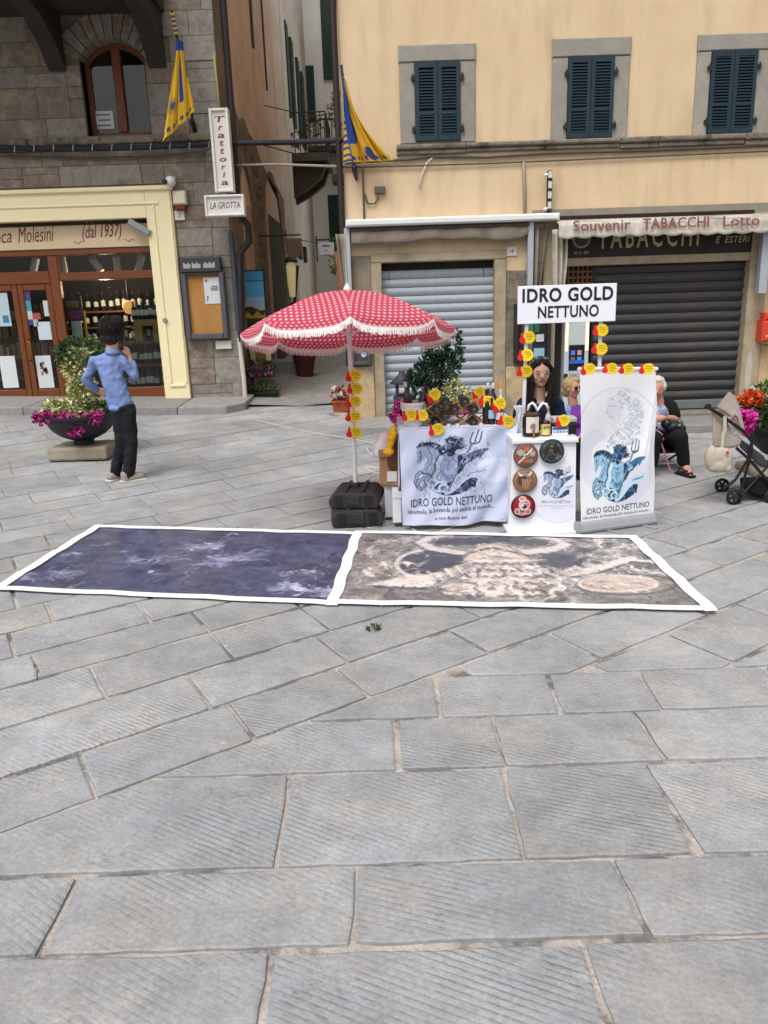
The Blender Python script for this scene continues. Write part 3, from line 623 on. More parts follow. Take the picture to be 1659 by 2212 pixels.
# display case on the pillar with souvenirs
dc = thing('display_case', 'black wall display case with postcards behind the sign board', 'display case', (Y(1148, 720, FY)[0], FY, 1.2))
r = RECT(1110, 655, 1188, 782, FY - .05); BLACKF = M('black case frame', '26282b', rough=.45, var=.1)
obj('back', MB().box(r[0] + .02, r[1] - .02, FY - .05, FY - .02, r[2] + .02, r[3] - .02), M('case back', (.018, .018, .02), var=.1), dc)
for bx in ((r[0], r[0] + .05, r[2], r[3]), (r[1] - .05, r[1], r[2], r[3]), (r[0] + .05, r[1] - .05, r[2], r[2] + .05), (r[0] + .05, r[1] - .05, r[3] - .05, r[3])): obj('frame', MB().cham(bx[0], bx[1], FY - .13, FY - .02, bx[2], bx[3], .008), BLACKF, dc)
cardcols = ['3d6b54', '2f5a48', 'b9bcbb', '8fb0c8', '55606a', '4b4038']
for k, (u0, v0, u1, v1) in enumerate([(1142, 700, 1152, 718), (1155, 700, 1165, 718), (1158, 722, 1175, 738), (1153, 752, 1176, 772), (1140, 740, 1150, 755), (1128, 700, 1138, 720)]):
    q = RECT(u0, v0, u1, v1, FY - .07); obj('postcard', MB().box(q[0], q[1], FY - .07, FY - .062, q[2], q[3]), M('postcard %d' % k, cardcols[k], var=.35, scale=25), dc)
# cigarette vending machine with lit edges
vm_ = thing('vending_machine', 'cigarette vending machine with warm lit edges and dark screen', 'vending machine', (Y(1245, 770, FY)[0], FY, .1))
r = RECT(1219, 655, 1272, 885, FY - .05); r = (r[0], r[1], .12, r[3])
obj('body', MB().cham(r[0], r[1], FY - .04, FY + .14, r[2], r[3], .01), M('machine white', 'b4bfc1', rough=.4, var=.08), vm_)
LIT = M('lit warm strip', 'ffdca0', var=0, emit=1.1)
for a, b in ((r[0] + .012, r[0] + .042), (r[1] - .045, r[1] - .012)): obj('light_strip', MB().box(a, b, FY - .05, FY - .038, 1.0, r[3] - .02), LIT, vm_)
s_ = RECT(1230, 745, 1262, 800, FY - .05); scr = obj('screen', MB().box(r[0] + .06, r[1] - .06, FY - .048, FY - .036, s_[2], s_[3]), M('black screen', (.012, .013, .02), rough=.15, var=0, spec=.5), vm_)
for k, (i, j) in enumerate(((0, 0), (1, 0), (0, 1), (1, 1))):
    xa = r[0] + .085 + i * .085; zz = s_[3] - .13 - j * .085
    obj('icon', MB().box(xa, xa + .055, FY - .0505, FY - .0485, zz, zz + .06), M('screen icon %d' % k, ['4a55a8', '9a7470', '5c4a4e', '3f6fc0'][k], var=.1, emit=.5), scr)
obj('screen_glow', MB().box(r[0] + .065, r[1] - .065, FY - .0505, FY - .0485, s_[2] + .09, s_[2] + .13), M('blue screen light', '1c4fa8', var=.2, emit=.5), scr)
for k, (a, b, zz, h_) in enumerate(((.07, .14, 1.62, .012), (.2, .27, 1.62, .012), (.1, .13, 1.55, .02), (.07, .12, 1.5, .05), (.22, .28, 1.5, .05), (.16, .2, 1.55, .02))): obj('label', MB().box(r[0] + a, r[0] + b, FY - .043, FY - .041, zz, zz + h_), M('dark print', (.05, .05, .055), var=.1), vm_)
obj('coin_slot', MB().box(r[0] + .0, r[0] + .05, FY - .055, FY - .04, s_[2] - .11, s_[2] - .04), BLACKF, vm_)
obj('lettering', text_rect('TABACCHI', r[0] + .07, r[1] - .05, s_[2] - .085, s_[2] - .04, FY - .0425, shear=.2), M('dark print', (.05, .05, .055)), vm_)
# red letter box
lb = thing('letter_box', 'orange red letter box on the wall at the right edge', 'letter box', (Y(1655, 700, FY)[0], FY, 1.1))
r = RECT(1638, 692, 1690, 736, FY - .1); RED = M('letter box red', 'c8432a', rough=.4, var=.08)
obj('body', MB().cham(r[0], r[1], FY - .22, FY + .01, r[2], r[3], .02), RED, lb)
obj('hood', MB().cham(r[0] + .03, r[1] - .02, FY - .2, FY + .01, r[3] + .003, r[3] + .1, .03), RED, lb)
obj('slot', MB().box(r[0] + .06, r[1] - .05, FY - .224, FY - .221, r[3] - .05, r[3] - .035), HINGE, lb)
obj('lettering', text_rect('POSTE', r[0] + .05, r[1] - .04, r[2] + .05, r[2] + .08, FY - .2225), M('white print', 'e8e0da', var=0), lb)
# menu case at the alley corner
mc = thing('menu_case', 'dark grey menu case at the alley corner behind the parasol pole', 'menu case', (Y(783, 766, FY)[0], FY, 1))
r = RECT(761, 742, 800, 788, FY - .06); GREYF = M('slate frame', '474c55', rough=.5, var=.12)
obj('back', MB().box(r[0] + .02, r[1] - .02, FY - .1, FY - .05, r[2] + .02, r[3] - .02), M('menu print', '4d3c38', var=.6, scale=14), mc)
for bx in ((r[0], r[0] + .035, r[2], r[3]), (r[1] - .035, r[1], r[2], r[3]), (r[0] + .035, r[1] - .035, r[2], r[2] + .045), (r[0] + .035, r[1] - .035, r[3] - .035, r[3])): obj('frame', MB().cham(bx[0], bx[1], FY - .13, FY - .05, bx[2], bx[3], .006), GREYF, mc)
obj('sticker', MB().lathe([(.035, 0), (.033, .003)], (r[1] - .085, FY - .101, r[2] + .13), 14, 'y'), M('sky sticker', '8fc4e8', var=.3, scale=20), mc)
# ================================================================== THE STONE BUILDING (left) AND ITS WINE SHOP
LY = 12.0
def YM(pts, y=LY): q = [Y(u, v, y) for u, v in pts]; return sum(a for a, b in q) / len(q), sum(b for a, b in q) / len(q)
BLOCK = M('brown grey ashlar', '776c63', rough=.95, var=.3, scale=5, bump=1.0, bscale=9, rnd=.1, col2='958a78', mix=(.47, .66))
BLOCKG = M('pale grey ashlar', '87827a', rough=.95, var=.28, scale=5, bump=1.0, bscale=9, rnd=.1, col2='6d675f', mix=(.5, .68))
RUBBLE = M('old render', '6d635b', rough=.95, var=.25, scale=2.5, bump=.8, bscale=9, col2='857a70', mix=(.45, .62))
YEL = M('pale yellow shop paint', 'ebdfb6', rough=.6, var=.035, scale=2)
sb = thing('stone_building', 'old brown stone building with arched window and yellow shop surround', 'building', (-4, LY, .3))
CX = -2.125                                              # its corner on the alley
SX1 = (Y(370, 405, LY)[0] + Y(415, 860, LY)[0]) / 2; SIX = (Y(319, 472, LY)[0] + Y(360, 858, LY)[0]) / 2
STOP = (Y(0, 416, LY)[1] + Y(365, 403, LY)[1]) / 2; SIN = (Y(0, 480, LY)[1] + Y(315, 472, LY)[1]) / 2
SBZ = .36
awx0 = (Y(163, 124, LY)[0] + Y(195, 290, LY)[0]) / 2; awx1 = (Y(312, 124, LY)[0] + Y(327, 288, LY)[0]) / 2
awz0 = Y(260, 291, LY)[1]; awz1 = Y(235, 126, LY)[1]; awtop = Y(241, 82, LY)[1]
holes = [(awx0, awx1, awz0, awtop + .0), (-12, SX1 - .03, -1, STOP - .03)]
obj('wall', walls(MB(), -9.5, CX - .012, -.2, 8.5, LY + .02, LY + .4, holes), RUBBLE, sb)
# ashlar blocks
random.seed(21)
acx, ahw = (awx0 + awx1) / 2, (awx1 - awx0) / 2; arise = awtop - awz1; AR = (ahw * ahw + arise * arise) / (2 * arise); acz = awtop - AR
def in_arch(x, z, g=0): return (abs(x - acx) < ahw + g and awz0 - .02 < z < awz1) or (z >= awz1 - .01 and math.hypot(x - acx, z - acz) < AR + g)
zc_a, zc_b = Y(230, 322, LY)[1], Y(230, 297, LY)[1]        # string course
z = SBZ - .1; rowz = []
while z < 6.6: h = random.choice([.27, .31, .36, .4]); rowz.append((z, z + h)); z += h
rowz = [(a, b) for a, b in rowz]
for a, b in rowz:
    if a < zc_b and b > zc_a:                            # leave room for the string course
        if a < zc_a - .12: b = zc_a - .006
        elif b > zc_b + .12: a = zc_b + .006
        else: continue
    x = -7.2 + random.uniform(0, .4)
    if b < STOP + .02: x = SX1 + .01
    elif a < STOP + .02: a = STOP + .006 if b - STOP > .1 else a; x = SX1 + .01 if a < STOP else x
    while x < CX - .02:
        l = random.uniform(.3, .75); e = min(x + l, CX - .0)
        if CX - e < .14: e = CX
        zz0, zz1 = a, b; gap = .004
        segs = [(x, e)]
        if b > awz0 - .05 and a < awtop + .34:
            segs = []
            lim = lambda zz: (ahw if zz < awz1 else math.sqrt(max(0, (AR + .0) ** 2 - (zz - acz) ** 2)) if zz < acz + AR else 0)
            w_ = max(lim(a + .01), lim((a + b) / 2), lim(b - .01)); ring = .0 if b < awz1 else .34
            if b >= awz1: w_ = max(w_, math.sqrt(max(0, (AR + .33) ** 2 - (max(a, awz1) - acz) ** 2)) if max(a, awz1) < acz + AR + .33 else 0)
            if w_ <= 0: segs = [(x, e)]
            else:
                if x < acx - w_: segs.append((x, min(e, acx - w_)))
                if e > acx + w_: segs.append((max(x, acx + w_), e))
        for p, q in segs:
            if q - p > .06:
                d = random.uniform(-.007, .007)
                zm_ = zz0 + (zz1 - zz0) * random.uniform(.35, .65); cutz = [(zz0, zm_), (zm_, zz1)] if random.random() < .3 else [(zz0, zz1)]
                for c0_, c1_ in cutz: obj('stone_block', MB().cham(p + gap / 2, q - gap / 2, LY - .005 + d, LY + .06, c0_ + gap / 2, c1_ - gap / 2, .005), BLOCKG if (random.random() < .33 or p > -2.9) else BLOCK, sb); d = random.uniform(-.007, .007)
        x = e
# string course, corner face, arch ring
x = -7.2
while x < CX - .01:
    e = min(x + random.uniform(.6, 1.1), CX + .03); obj('course_stone', MB().cham(x + .003, e - .003, LY - .1, LY + .05, zc_a + .05, zc_b, .015).cham(x + .003, e - .003, LY - .06, LY + .05, zc_a, zc_a + .047, .01), PIETRA_OLD, sb); x = e
nv = 11; a0 = math.asin(min(1, ahw / AR))
for k in range(nv):
    t0_, t1_ = -a0 - .05 + (2 * a0 + .1) * k / nv, -a0 - .05 + (2 * a0 + .1) * (k + 1) / nv; g = .006
    arc = lambda t, r: (acx + r * math.sin(t), acz + r * math.cos(t))
    tt = np.linspace(t0_ + g / AR, t1_ - g / AR, 4); R2 = AR + .31 + .02 * (k % 2)
    obj('voussoir', MB().prism([arc(t, AR) for t in tt] + [arc(t, R2) for t in tt[::-1]], LY - .012 - .004 * (k % 2), LY + .3), BLOCKG if k % 3 else BLOCK, sb)
for s_ in (-1, 1):
    obj('reveal', MB().box(acx + s_ * ahw - (.0 if s_ < 0 else -.0) - (.06 if s_ < 0 else 0), acx + s_ * ahw + (0 if s_ < 0 else .06), LY + .0605, LY + .35, awz0, awz1), BLOCKG, sb)
# arched window: frame, mullion, panes
WOODW = M('red brown window wood', '6a3a1e', rough=.45, var=.2, scale=8, stretch=(1, 1, .2))
wy = LY + .22
awn = thing('arched_window', 'arched window with brown wooden frame and a paper notice', 'window', (acx, LY, awz0))
def arch_pts(g, n=14):
    hw, R_ = ahw - g, AR - g; aa = math.asin(min(1, hw / R_)); return [(acx + R_ * math.sin(t), acz + R_ * math.cos(t)) for t in np.linspace(aa, -aa, n)]
out_ = [(acx + ahw - .0, awz0)] + arch_pts(0) + [(acx - ahw, awz0)]; inn_ = [(acx + ahw - .07, awz0 + .07)] + arch_pts(.07) + [(acx - ahw + .07, awz0 + .07)]
fr = MB(); n = len(out_)
vs = [(p[0], wy, p[1]) for p in out_] + [(p[0], wy, p[1]) for p in inn_] + [(p[0], wy + .07, p[1]) for p in out_] + [(p[0], wy + .07, p[1]) for p in inn_]
fr.add(vs, [(i, (i + 1) % n, n + (i + 1) % n, n + i) for i in range(n)] + [(n + i, n + (i + 1) % n, 3 * n + (i + 1) % n, 3 * n + i) for i in range(n)])
obj('frame', fr, WOODW, awn); obj('mullion', MB().cham(acx - .065, acx + .065, wy - .02, wy + .06, awz0 + .07, awtop - .06, .012), WOODW, awn)
GLASSW = glass_mat('window glass', 'c8ccc4', refl=.03)
for s_ in (-1, 1):
    pts = [(p[0], p[1]) for p in arch_pts(.065, 40) if (p[0] - acx) * s_ > .06]
    pts = ([(acx + ahw - .065, awz0 + .065)] + pts + [(acx + .06, awz0 + .065)]) if s_ > 0 else (pts + [(acx - ahw + .065, awz0 + .065), (acx - .06, awz0 + .065)])
    obj('pane', MB().prism(pts, wy + .03, wy + .036), GLASSW, awn)
REFL_TONE = M('reflected house tone', '7d7c6a', rough=.9, var=.25, scale=1.2)  # reflection of the houses opposite, put into the room panel's beige-green colour
obj('room', MB().box(awx0 - .1, awx1 + .1, wy + .5, wy + .52, awz0 - .1, awtop + .1), REFL_TONE, awn)
obj('shutter_reflection', MB().grid(lambda u, v: (acx - .12 + u * .5 - .25 * (1 - v) * u, wy + .3 + .03 * math.sin(u * 16), awz0 + .42 + v * .9), 24, 6), M('reflected shutter green', '1c3634', var=.15), awn, smooth=True, solid=.006)  # dark green sheet shaped to stand in for green shutters reflected in the glass
nz = RECT(203, 239, 244, 278, wy); pp = thing('paper_notice', 'white paper notice inside the arched window', 'notice', (nz[0], wy, nz[2]))
obj('sheet', MB().box(nz[0], nz[1], wy + .02, wy + .026, nz[2], nz[3]), M('paper', 'c9cdd0', rough=.8, var=.03), pp)
for k in range(3): obj('print_line', MB().box(nz[0] + .03 + .03 * (k == 1), nz[1] - .04, wy + .017, wy + .019, nz[3] - .06 - .07 * k, nz[3] - .04 - .07 * k), M('grey print', '6a6c70', var=.2), pp)
# overhang at the top with two brackets
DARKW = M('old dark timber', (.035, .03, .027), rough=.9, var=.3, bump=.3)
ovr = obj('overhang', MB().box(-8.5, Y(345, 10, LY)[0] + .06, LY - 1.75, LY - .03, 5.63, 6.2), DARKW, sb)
for u in (110, 330):
    xo = Y(u, 30, LY)[0]; prof = [(LY - .01, 4.95), (LY - .01, 5.628), (LY - 1.2, 5.628), (LY - 1.1, 5.5), (LY - .7, 5.42), (LY - .3, 5.22)]
    obj('bracket', MB().prism(prof, xo - .12, xo + .12, 'yz'), DARKW, sb)
# ---------------- shop front
sf = thing('wine_shop', 'yellow framed wine shop front with brown wooden door and windows', 'shop front', (-4.4, LY, SBZ))
yl = LY - .07
sur = MB(); sur.box(SIX, SX1, yl, LY + .35, SBZ, STOP); obj('surround', sur, YEL, sf, bevel=.012)
obj('surround', MB().box(-9.5, SIX - .002, yl, LY + .35, SIN, STOP), YEL, sf)
for (a, b, c_, d_) in ((-9.5, SX1 + .03, STOP - .05, STOP + .012), (-9.5, SIX + .2, SIN + .17, SIN + .205)): obj('moulding', MB().cham(a, b, yl - .045 if d_ > STOP else yl - .02, yl + .01, c_, d_, .012), YEL, sf)
for a in (SIX + .1, SX1 - .05): obj('moulding', MB().cham(a, a + .035, yl - .018, yl + .01, SBZ + .25, SIN + .17 if a < SX1 - .1 else STOP - .06, .01), YEL, sf)
obj('plinth_block', MB().cham(SIX + .1, SX1 - .06, yl - .02, yl + .01, SBZ + .19, SBZ + .235, .008), YEL, sf)
obj('doorstep', MB().cham(-9.5, SX1 + .05, LY - .2, LY + .3, SBZ - .25, SBZ - .004, .015), PIETRA, sf)
gy = LY + .12
SGN = M('cream sign board', 'cdb898', rough=.55, var=.06, scale=2)
sz0, sz1 = Y(160, 537, gy)[1], Y(160, 487, gy)[1]
sbd = obj('sign_board', MB().cham(-9.5, SIX + .02, gy - .02, gy + .06, sz0, sz1, .006), SGN, sf)
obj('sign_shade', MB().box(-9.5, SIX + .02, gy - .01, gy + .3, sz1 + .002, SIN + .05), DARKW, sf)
REDL = M('dark red script', '6b2d33', rough=.7, var=.1)
def sx(u, v=510): return Y(u, v, gy - .02)[0]
zt0 = sz0 + .1
for (txt, ua, ub, za_, zb_, bd) in (('eca', -12, 25, zt0, zt0 + .13, .0), ('Molesini', 38, 118, zt0, zt0 + .22, .0), ('”', 134, 142, zt0 + .22, zt0 + .28, 0), ('(dal 1937)', 178, 264, zt0 - .02, zt0 + .22, .004)):
    obj('lettering', text_rect(txt, sx(ua), sx(ub), za_, zb_, gy - .0225, rise=.012, bold=bd, shear=.35, res=3), REDL, sbd)
FL = M('faded red flourish', 'a58078', rough=.8, var=.1)
for (ua, ub, zz, ph_) in ((158, 176, zt0 - .02, 0), (268, 290, zt0 - .01, 1), (185, 205, zt0 + .27, 2), (225, 262, zt0 + .29, .4)):
    pts = [(sx(ua + (ub - ua) * t), gy - .023, zz + .018 * math.sin(t * 9 + ph_)) for t in np.linspace(0, 1, 12)]; obj('flourish', MB().tube(pts, .006, 5), FL, sbd)
WOOD = M('orange brown shop wood', '6e3a17', rough=.42, var=.16, scale=6, stretch=(1, 1, .25), spec=.45)
WOODH = M('orange brown shop wood across', '6e3a17', rough=.42, var=.16, scale=6, stretch=(.2, 1, 1), spec=.45)
def vline(u0, v0, u1, v1): return (Y(u0, v0, gy)[0] + Y(u1, v1, gy)[0]) / 2
zr0, zr1 = Y(160, 606, gy)[1], Y(160, 588, gy)[1]           # transom rail
zb0, zb1 = SBZ, Y(250, 838, gy)[1]                        # bottom rail
mx0, mx1 = vline(98, 565, 128, 724), vline(119, 565, 148, 724)
def wood(name, a, b, c_, d_, mat=WOOD, par=sf, y0=gy, y1=gy + .09): return obj(name, MB().cham(a, b, y0, y1, c_, d_, .01), mat, par)
wood('head_rail', -9.5, SIX + .02, sz0 - .09, sz0 - .003, WOODH)
wood('mullion', mx0, mx1, zb0, sz0 - .093)
wood('transom', -9.5, mx0 - .002, zr0 - .03, zr1 + .03, WOODH, y0=gy + .003); wood('transom', mx1 + .002, SIX + .02, zr0, zr1, WOODH)
wood('bottom_rail', mx1 + .002, SIX + .02, zb0, zb1, WOODH)
GLASS = glass_mat('shop glass', 'dfe4e4', refl=.012)
obj('pane', MB().box(mx1, SIX + .01, gy + .04, gy + .046, zb1, zr0), GLASS, sf)
obj('pane', MB().box(mx1, SIX + .01, gy + .04, gy + .046, zr1, sz0 - .09), GLASS, sf)
obj('pane', MB().box(-9, mx0, gy + .04, gy + .046, zr1 + .03, sz0 - .09), GLASS, sf)
st0, st1, st2 = vline(22, 640, 50, 800), vline(36, 640, 64, 800), vline(44, 640, 74, 800)
dl0 = vline(45, 640, 76, 800)
zdt = zr0 - .034
for nm, (a, b), hx in (('door', (st1 + .004, mx0 - .004), 1), ('door', (st1 - 1.02, st1 - .002), 0)):
    d_ = obj(nm, MB().cham(a, a + .085, gy + .012, gy + .07, zb0 + .02, zdt, .008), WOOD, sf)
    for (p, q, r_, t_) in ((b - .085, b, zb0 + .02, zdt), ):
        obj('stile', MB().cham(p, q, gy + .012, gy + .07, r_, t_, .008), WOOD, d_)
    obj('rail', MB().cham(a + .087, b - .087, gy + .014, gy + .07, zb0 + .02, zb1 + .02, .008), WOODH, d_); obj('rail', MB().cham(a + .087, b - .087, gy + .014, gy + .07, zdt - .09, zdt, .008), WOODH, d_)
    obj('pane', MB().box(a + .08, b - .08, gy + .04, gy + .046, zb1, zdt - .08), GLASS, d_)
    if hx:
        hz0, hz1 = Y(60, 808 - 30, gy)[1], Y(52, 735, gy)[1]; hxx = a + .06
        obj('handle', MB().tube([(hxx, gy + .01, hz1), (hxx, gy - .06, hz1), (hxx + .05, gy - .075, hz1 - .04), (hxx + .05, gy - .075, hz0 + .04), (hxx, gy - .06, hz0), (hxx, gy + .01, hz0)], .013, 8), M('brass handle', '8a6a35', rough=.35, metal=.8, var=.1), d_, smooth=True)
# ---------------- inside the shop
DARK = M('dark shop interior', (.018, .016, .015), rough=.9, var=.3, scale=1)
iy = gy + 1.6
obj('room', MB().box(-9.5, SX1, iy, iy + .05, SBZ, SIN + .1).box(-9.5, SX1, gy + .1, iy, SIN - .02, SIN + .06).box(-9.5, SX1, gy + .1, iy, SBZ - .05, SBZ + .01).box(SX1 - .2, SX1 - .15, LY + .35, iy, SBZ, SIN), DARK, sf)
SHELF = M('shelf wood', '6d4a2c', rough=.7, var=.2)
BOT = M('dark wine bottle', (.012, .014, .012), rough=.2, var=.1, spec=.5, rnd=.4); LABEL = M('pale bottle label', 'c3c6c4', rough=.7, var=.1, rnd=.12); CAPM = M('bottle capsule', '4a1f22', rough=.4, var=.2, rnd=.5)
def bottle_parts(root, h=.3, r=.038, label=(.25, .55), lab=LABEL, glassm=BOT, cap=CAPM):
    prof = [(r * .9, 0), (r, .012), (r, h * .58), (r * .85, h * .66), (r * .38, h * .76), (r * .34, h * .9)]
    obj('glass', MB().lathe(prof, (0, 0, 0), 12), glassm, root, smooth=50); obj('capsule', MB().lathe([(r * .37, h * .86), (r * .4, h * .865), (r * .38, h)], (0, 0, 0), 10), cap, root, smooth=50)
    if label: obj('label', MB().lathe([(r * 1.02, h * label[0]), (r * 1.025, h * label[0] + .002), (r * 1.025, h * label[1]), (r * 1.02, h * label[1] + .002)], (0, 0, 0), 12, caps=False), lab, root, smooth=50)
def local_thing(name, label, cat, group=None): o = thing(name, label, cat, (0, 0, 0), group); return o
sbot = local_thing('wine_bottle', 'dark wine bottle with pale label on the shop window shelves', 'bottle', 'wine bottles on the shop window shelves'); bottle_parts(sbot)
shelf_u = (222, 352); spots = []
sy = gy + .32
shz = [Y(300, v, sy)[1] for v in (838, 786, 737)]
for k, zz in enumerate(shz):
    x0_, x1_ = (Y(shelf_u[0] + 6, 780, sy)[0], SIX - .03)
    obj('shelf', MB().box(x0_ - .3, x1_ + .05, sy - .12, sy + .14, zz - .035, zz - .003), SHELF, sf)
    n_ = 13 if k < 2 else 9
    for j in range(n_): spots.append((x0_ + (x1_ - x0_) * (j + .5) / n_ + random.uniform(-.01, .01), sy + random.uniform(-.06, .06), zz, ['lowest shelf of the shop window', 'middle shelf of the shop window', 'upper shelf of the shop window'][k]))
top_z = Y(320, 690, sy)[1]
for j in range(7): spots.append((Y(290 + j * 9, 690, sy)[0], sy + .02, top_z, 'wooden case in the shop window'))
for k, v in enumerate((672, 706, 742)):                # shelves along the back of the shop
    yy = gy + 1.3; zz = Y(200, v, yy)[1]; obj('shelf', MB().box(Y(120, v, yy)[0], SIX - .1, yy - .12, yy + .12, zz - .03, zz - .003), SHELF, sf)
    for j in range(15): spots.append((Y(128, v, yy)[0] + j * .125 + random.uniform(-.02, .02), yy, zz, 'dim shelves at the back of the shop'))
for k, p in enumerate(spots):
    o = sbot if k == 0 else copy_tree(sbot); o.location = p[:3]; o['label'] = 'dark wine bottle with pale label on the %s' % p[3]; o.scale = (1, 1, random.uniform(.85, 1.08))
bx_ = RECT(291, 690, 348, 737, sy - .1); wb = thing('wooden_case', 'pale wooden wine case with an opening in the shop window', 'case', (bx_[0], sy, bx_[2]))
PALEW = M('pale case wood', 'a07c50', rough=.6, var=.15, scale=7)
fx = [(bx_[0], bx_[0] + .12, bx_[2], bx_[3]), (bx_[1] - .12, bx_[1], bx_[2], bx_[3]), (bx_[0] + .12, bx_[1] - .12, bx_[3] - .1, bx_[3])]
for f_ in fx: obj('board', MB().cham(f_[0], f_[1], sy - .12, sy + .1, f_[2], f_[3], .006), PALEW, wb)
obj('back', MB().box(bx_[0] + .12, bx_[1] - .12, sy + .05, sy + .07, bx_[2], bx_[3] - .1), M('case shade', (.04, .035, .03)), wb)
# shelves with packets seen through the door
pk = M('packet', '8d7a5e', rough=.8, var=.35, scale=12, rnd=.35); pk2 = M('packet pink', '9c7468', rough=.8, var=.35, scale=12, rnd=.3)
dy = gy + .7
for k, v in enumerate((690, 728, 770, 815)):
    zz = Y(40, v, dy)[1]; xa, xb_ = Y(-60, v, dy)[0], mx0 - .05
    obj('shelf', MB().box(xa, xb_, dy - .15, dy + .15, zz - .03, zz), SHELF, sf)
    x = xa
    while x < xb_ - .12 and k < 3:
        w_ = random.uniform(.06, .11); h_ = random.uniform(.12, .24)
        tag(obj('packet', MB().cham(x, x + w_, dy - .12, dy - .03, zz + .001, zz + h_, .006), pk if random.random() < .7 else pk2, loc=(x, dy - .1, zz)), 'small packet of delicacies on the shelves behind the shop door', 'packet', 'packets behind the shop door'); x += w_ + random.uniform(.012, .04)
# papers and posters on the glass
pap = [(-14, 633, 20, 705, 'b4c6cc', 'pale blue poster on the left door leaf'), (2, 769, 36, 838, 'cfd6d8', 'blank white sheet low on the left door leaf'),
       (82, 695, 110, 734, 'c6cedd', 'pale lilac sheet beside the brass handle'), (80, 768, 113, 838, 'ccd0d2', 'white sheet with coloured drawing low on the right door leaf'),
       (94, 649, 113, 683, 'c2c6c8', 'small white leaflet high on the right door leaf'), (53, 629, 65, 650, '4a4468', 'purple sticker on the right door leaf'), (54, 650, 67, 672, '3f98ac', 'turquoise card on the right door leaf'),
       (57, 672, 70, 690, 'c2c2b8', 'cream card under the turquoise card'), (70, 676, 87, 690, 'a84a4a', 'small red card on the right door leaf'), (60, 690, 72, 702, '34507e', 'small blue sticker near the brass handle'), (72, 690, 82, 705, 'aab0b2', 'tiny white card near the red card')]
for k, (u0, v0, u1, v1, cc, lb_) in enumerate(pap):
    q = RECT(u0, v0, u1, v1, gy + .03); pr = thing('poster' if k in (0, ) else 'paper_sheet', lb_, 'paper', (q[0], gy + .03, q[2]))
    obj('sheet', MB().box(q[0], q[1], gy + .034, gy + .0375, q[2], q[3]), M('paper ' + cc, cc, rough=.7, var=.05), pr)
    if k == 3:
        for j in range(12): xx = q[0] + .05 + (q[1] - q[0] - .13) * random.random(); zz = q[2] + .16 + random.random() * .2; obj('drawing', MB().box(xx, xx + .035, gy + .031, gy + .033, zz, zz + .05), M('ink %d' % (j % 4), ['8a6a3c', '3a7ca0', 'a04a4a', '51603c'][j % 4], var=.2), pr)
    if k in (0, 4): obj('drawing', MB().box(q[0] * .5 + q[1] * .5, q[1] - .03, gy + .031, gy + .033, q[2] + .05, q[2] + .16), M('ink 1', '3a7ca0'), pr)
q = RECT(159, 640, 204, 735, gy + .5); st_ = thing('display_stand', 'purple and yellow cardboard wine display in the shop window', 'display stand', (q[0], gy + .5, SBZ))
zm = q[2] + (q[3] - q[2]) * .45
obj('header', MB().box(q[0], q[1] - .05, gy + .16, gy + .18, zm, q[3]), M('plum card', '45243a', var=.1), st_)
obj('panel', MB().box(q[0] + .01, q[1] - .06, gy + .155, gy + .16, zm + .03, zm + .2), M('magenta card', '8a3a6a', var=.3, scale=5), st_)
obj('lettering', text_rect('Vino', q[0] + .05, q[1] - .1, q[3] - .22, q[3] - .06, gy + .156, shear=.3, bold=.02), M('gold script', 'b08c3c', var=.1), st_) if False else [obj('gold_mark', MB().box(q[0] + .05 + .04 * j, q[0] + .075 + .04 * j, gy + .155, gy + .158, q[3] - .22 + .02 * (j % 2), q[3] - .07), M('gold script', 'b08c3c', var=.1), st_) for j in range(5)]
obj('post', MB().box(q[0] + .08, q[1] - .1, gy + .16, gy + .18, SBZ + .6, zm - .002), M('white card', 'b9bec2', var=.1), st_)
obj('edge', MB().box(q[1] - .048, q[1] - .02, gy + .16, gy + .19, SBZ + .6, zm + .15), M('yellow card', 'b99a1e', var=.1), st_)
bt = local_thing('jar', 'yellow capped bottle with white label in the shop window', 'bottle'); bt.scale = (.7, .7, .75); bt.location = (Y(226, 730, gy + .3)[0], gy + .3, Y(226, 735, gy + .3)[1])
obj('body', MB().lathe([(.07, 0), (.07, .25), (.05, .3)], (0, 0, 0), 14), M('white label jar', 'b9bec0', var=.2), bt, smooth=40); obj('cap', MB().lathe([(.1, .22), (.11, .24), (.11, .34), (.06, .42), (.03, .46)], (0, 0, 0), 14), M('yellow cap', '9a7f10', var=.1), bt, smooth=40)
# spot lamps and a glowing pendant
WHITEP = M('white lamp paint', 'b6b8b4', rough=.4, var=.05)
for k, (u, v, tx, lb_) in enumerate([(75, 572, -.35, 'white spot lamp behind the left transom pane'), (136, 570, .05, 'white spot lamp hanging straight behind the mullion'), (207, 570, .6, 'white spot lamp tilted right with a warm glowing rim'), (253, 570, .08, 'white spot lamp hanging straight above the bottles'), (303, 568, -.4, 'white spot lamp nearest the yellow pillar')]):
    x, zz = Y(u, v, gy + .2); L_ = thing('spot_lamp', lb_, 'lamp', (x, gy + .2, zz), 'spot lamps along the shop window'); mt = Matrix.Translation((x, gy + .2, zz)) @ Matrix.Rotation(-tx, 4, 'Y')
    obj('can', MB().lathe([(.05, -.13), (.055, -.125), (.055, .1), (.03, .12)], (0, 0, 0), 14).xf(mt), WHITEP, L_, smooth=40); obj('stem', MB().tube([(x, gy + .2, zz + .08), (x, gy + .2, SIN - .02)], .012, 6), WHITEP, L_)
    if k == 2: obj('glow', MB().lathe([(.045, -.136), (.02, -.137)], (0, 0, 0), 12).xf(mt), M('warm lamp glow', 'ffb050', var=0, emit=3), L_)
x, zz = Y(278, 663, gy + .5); pl = thing('pendant_lamp', 'lit orange glass lamp among the bottles in the window', 'lamp', (x, gy + .5, zz))
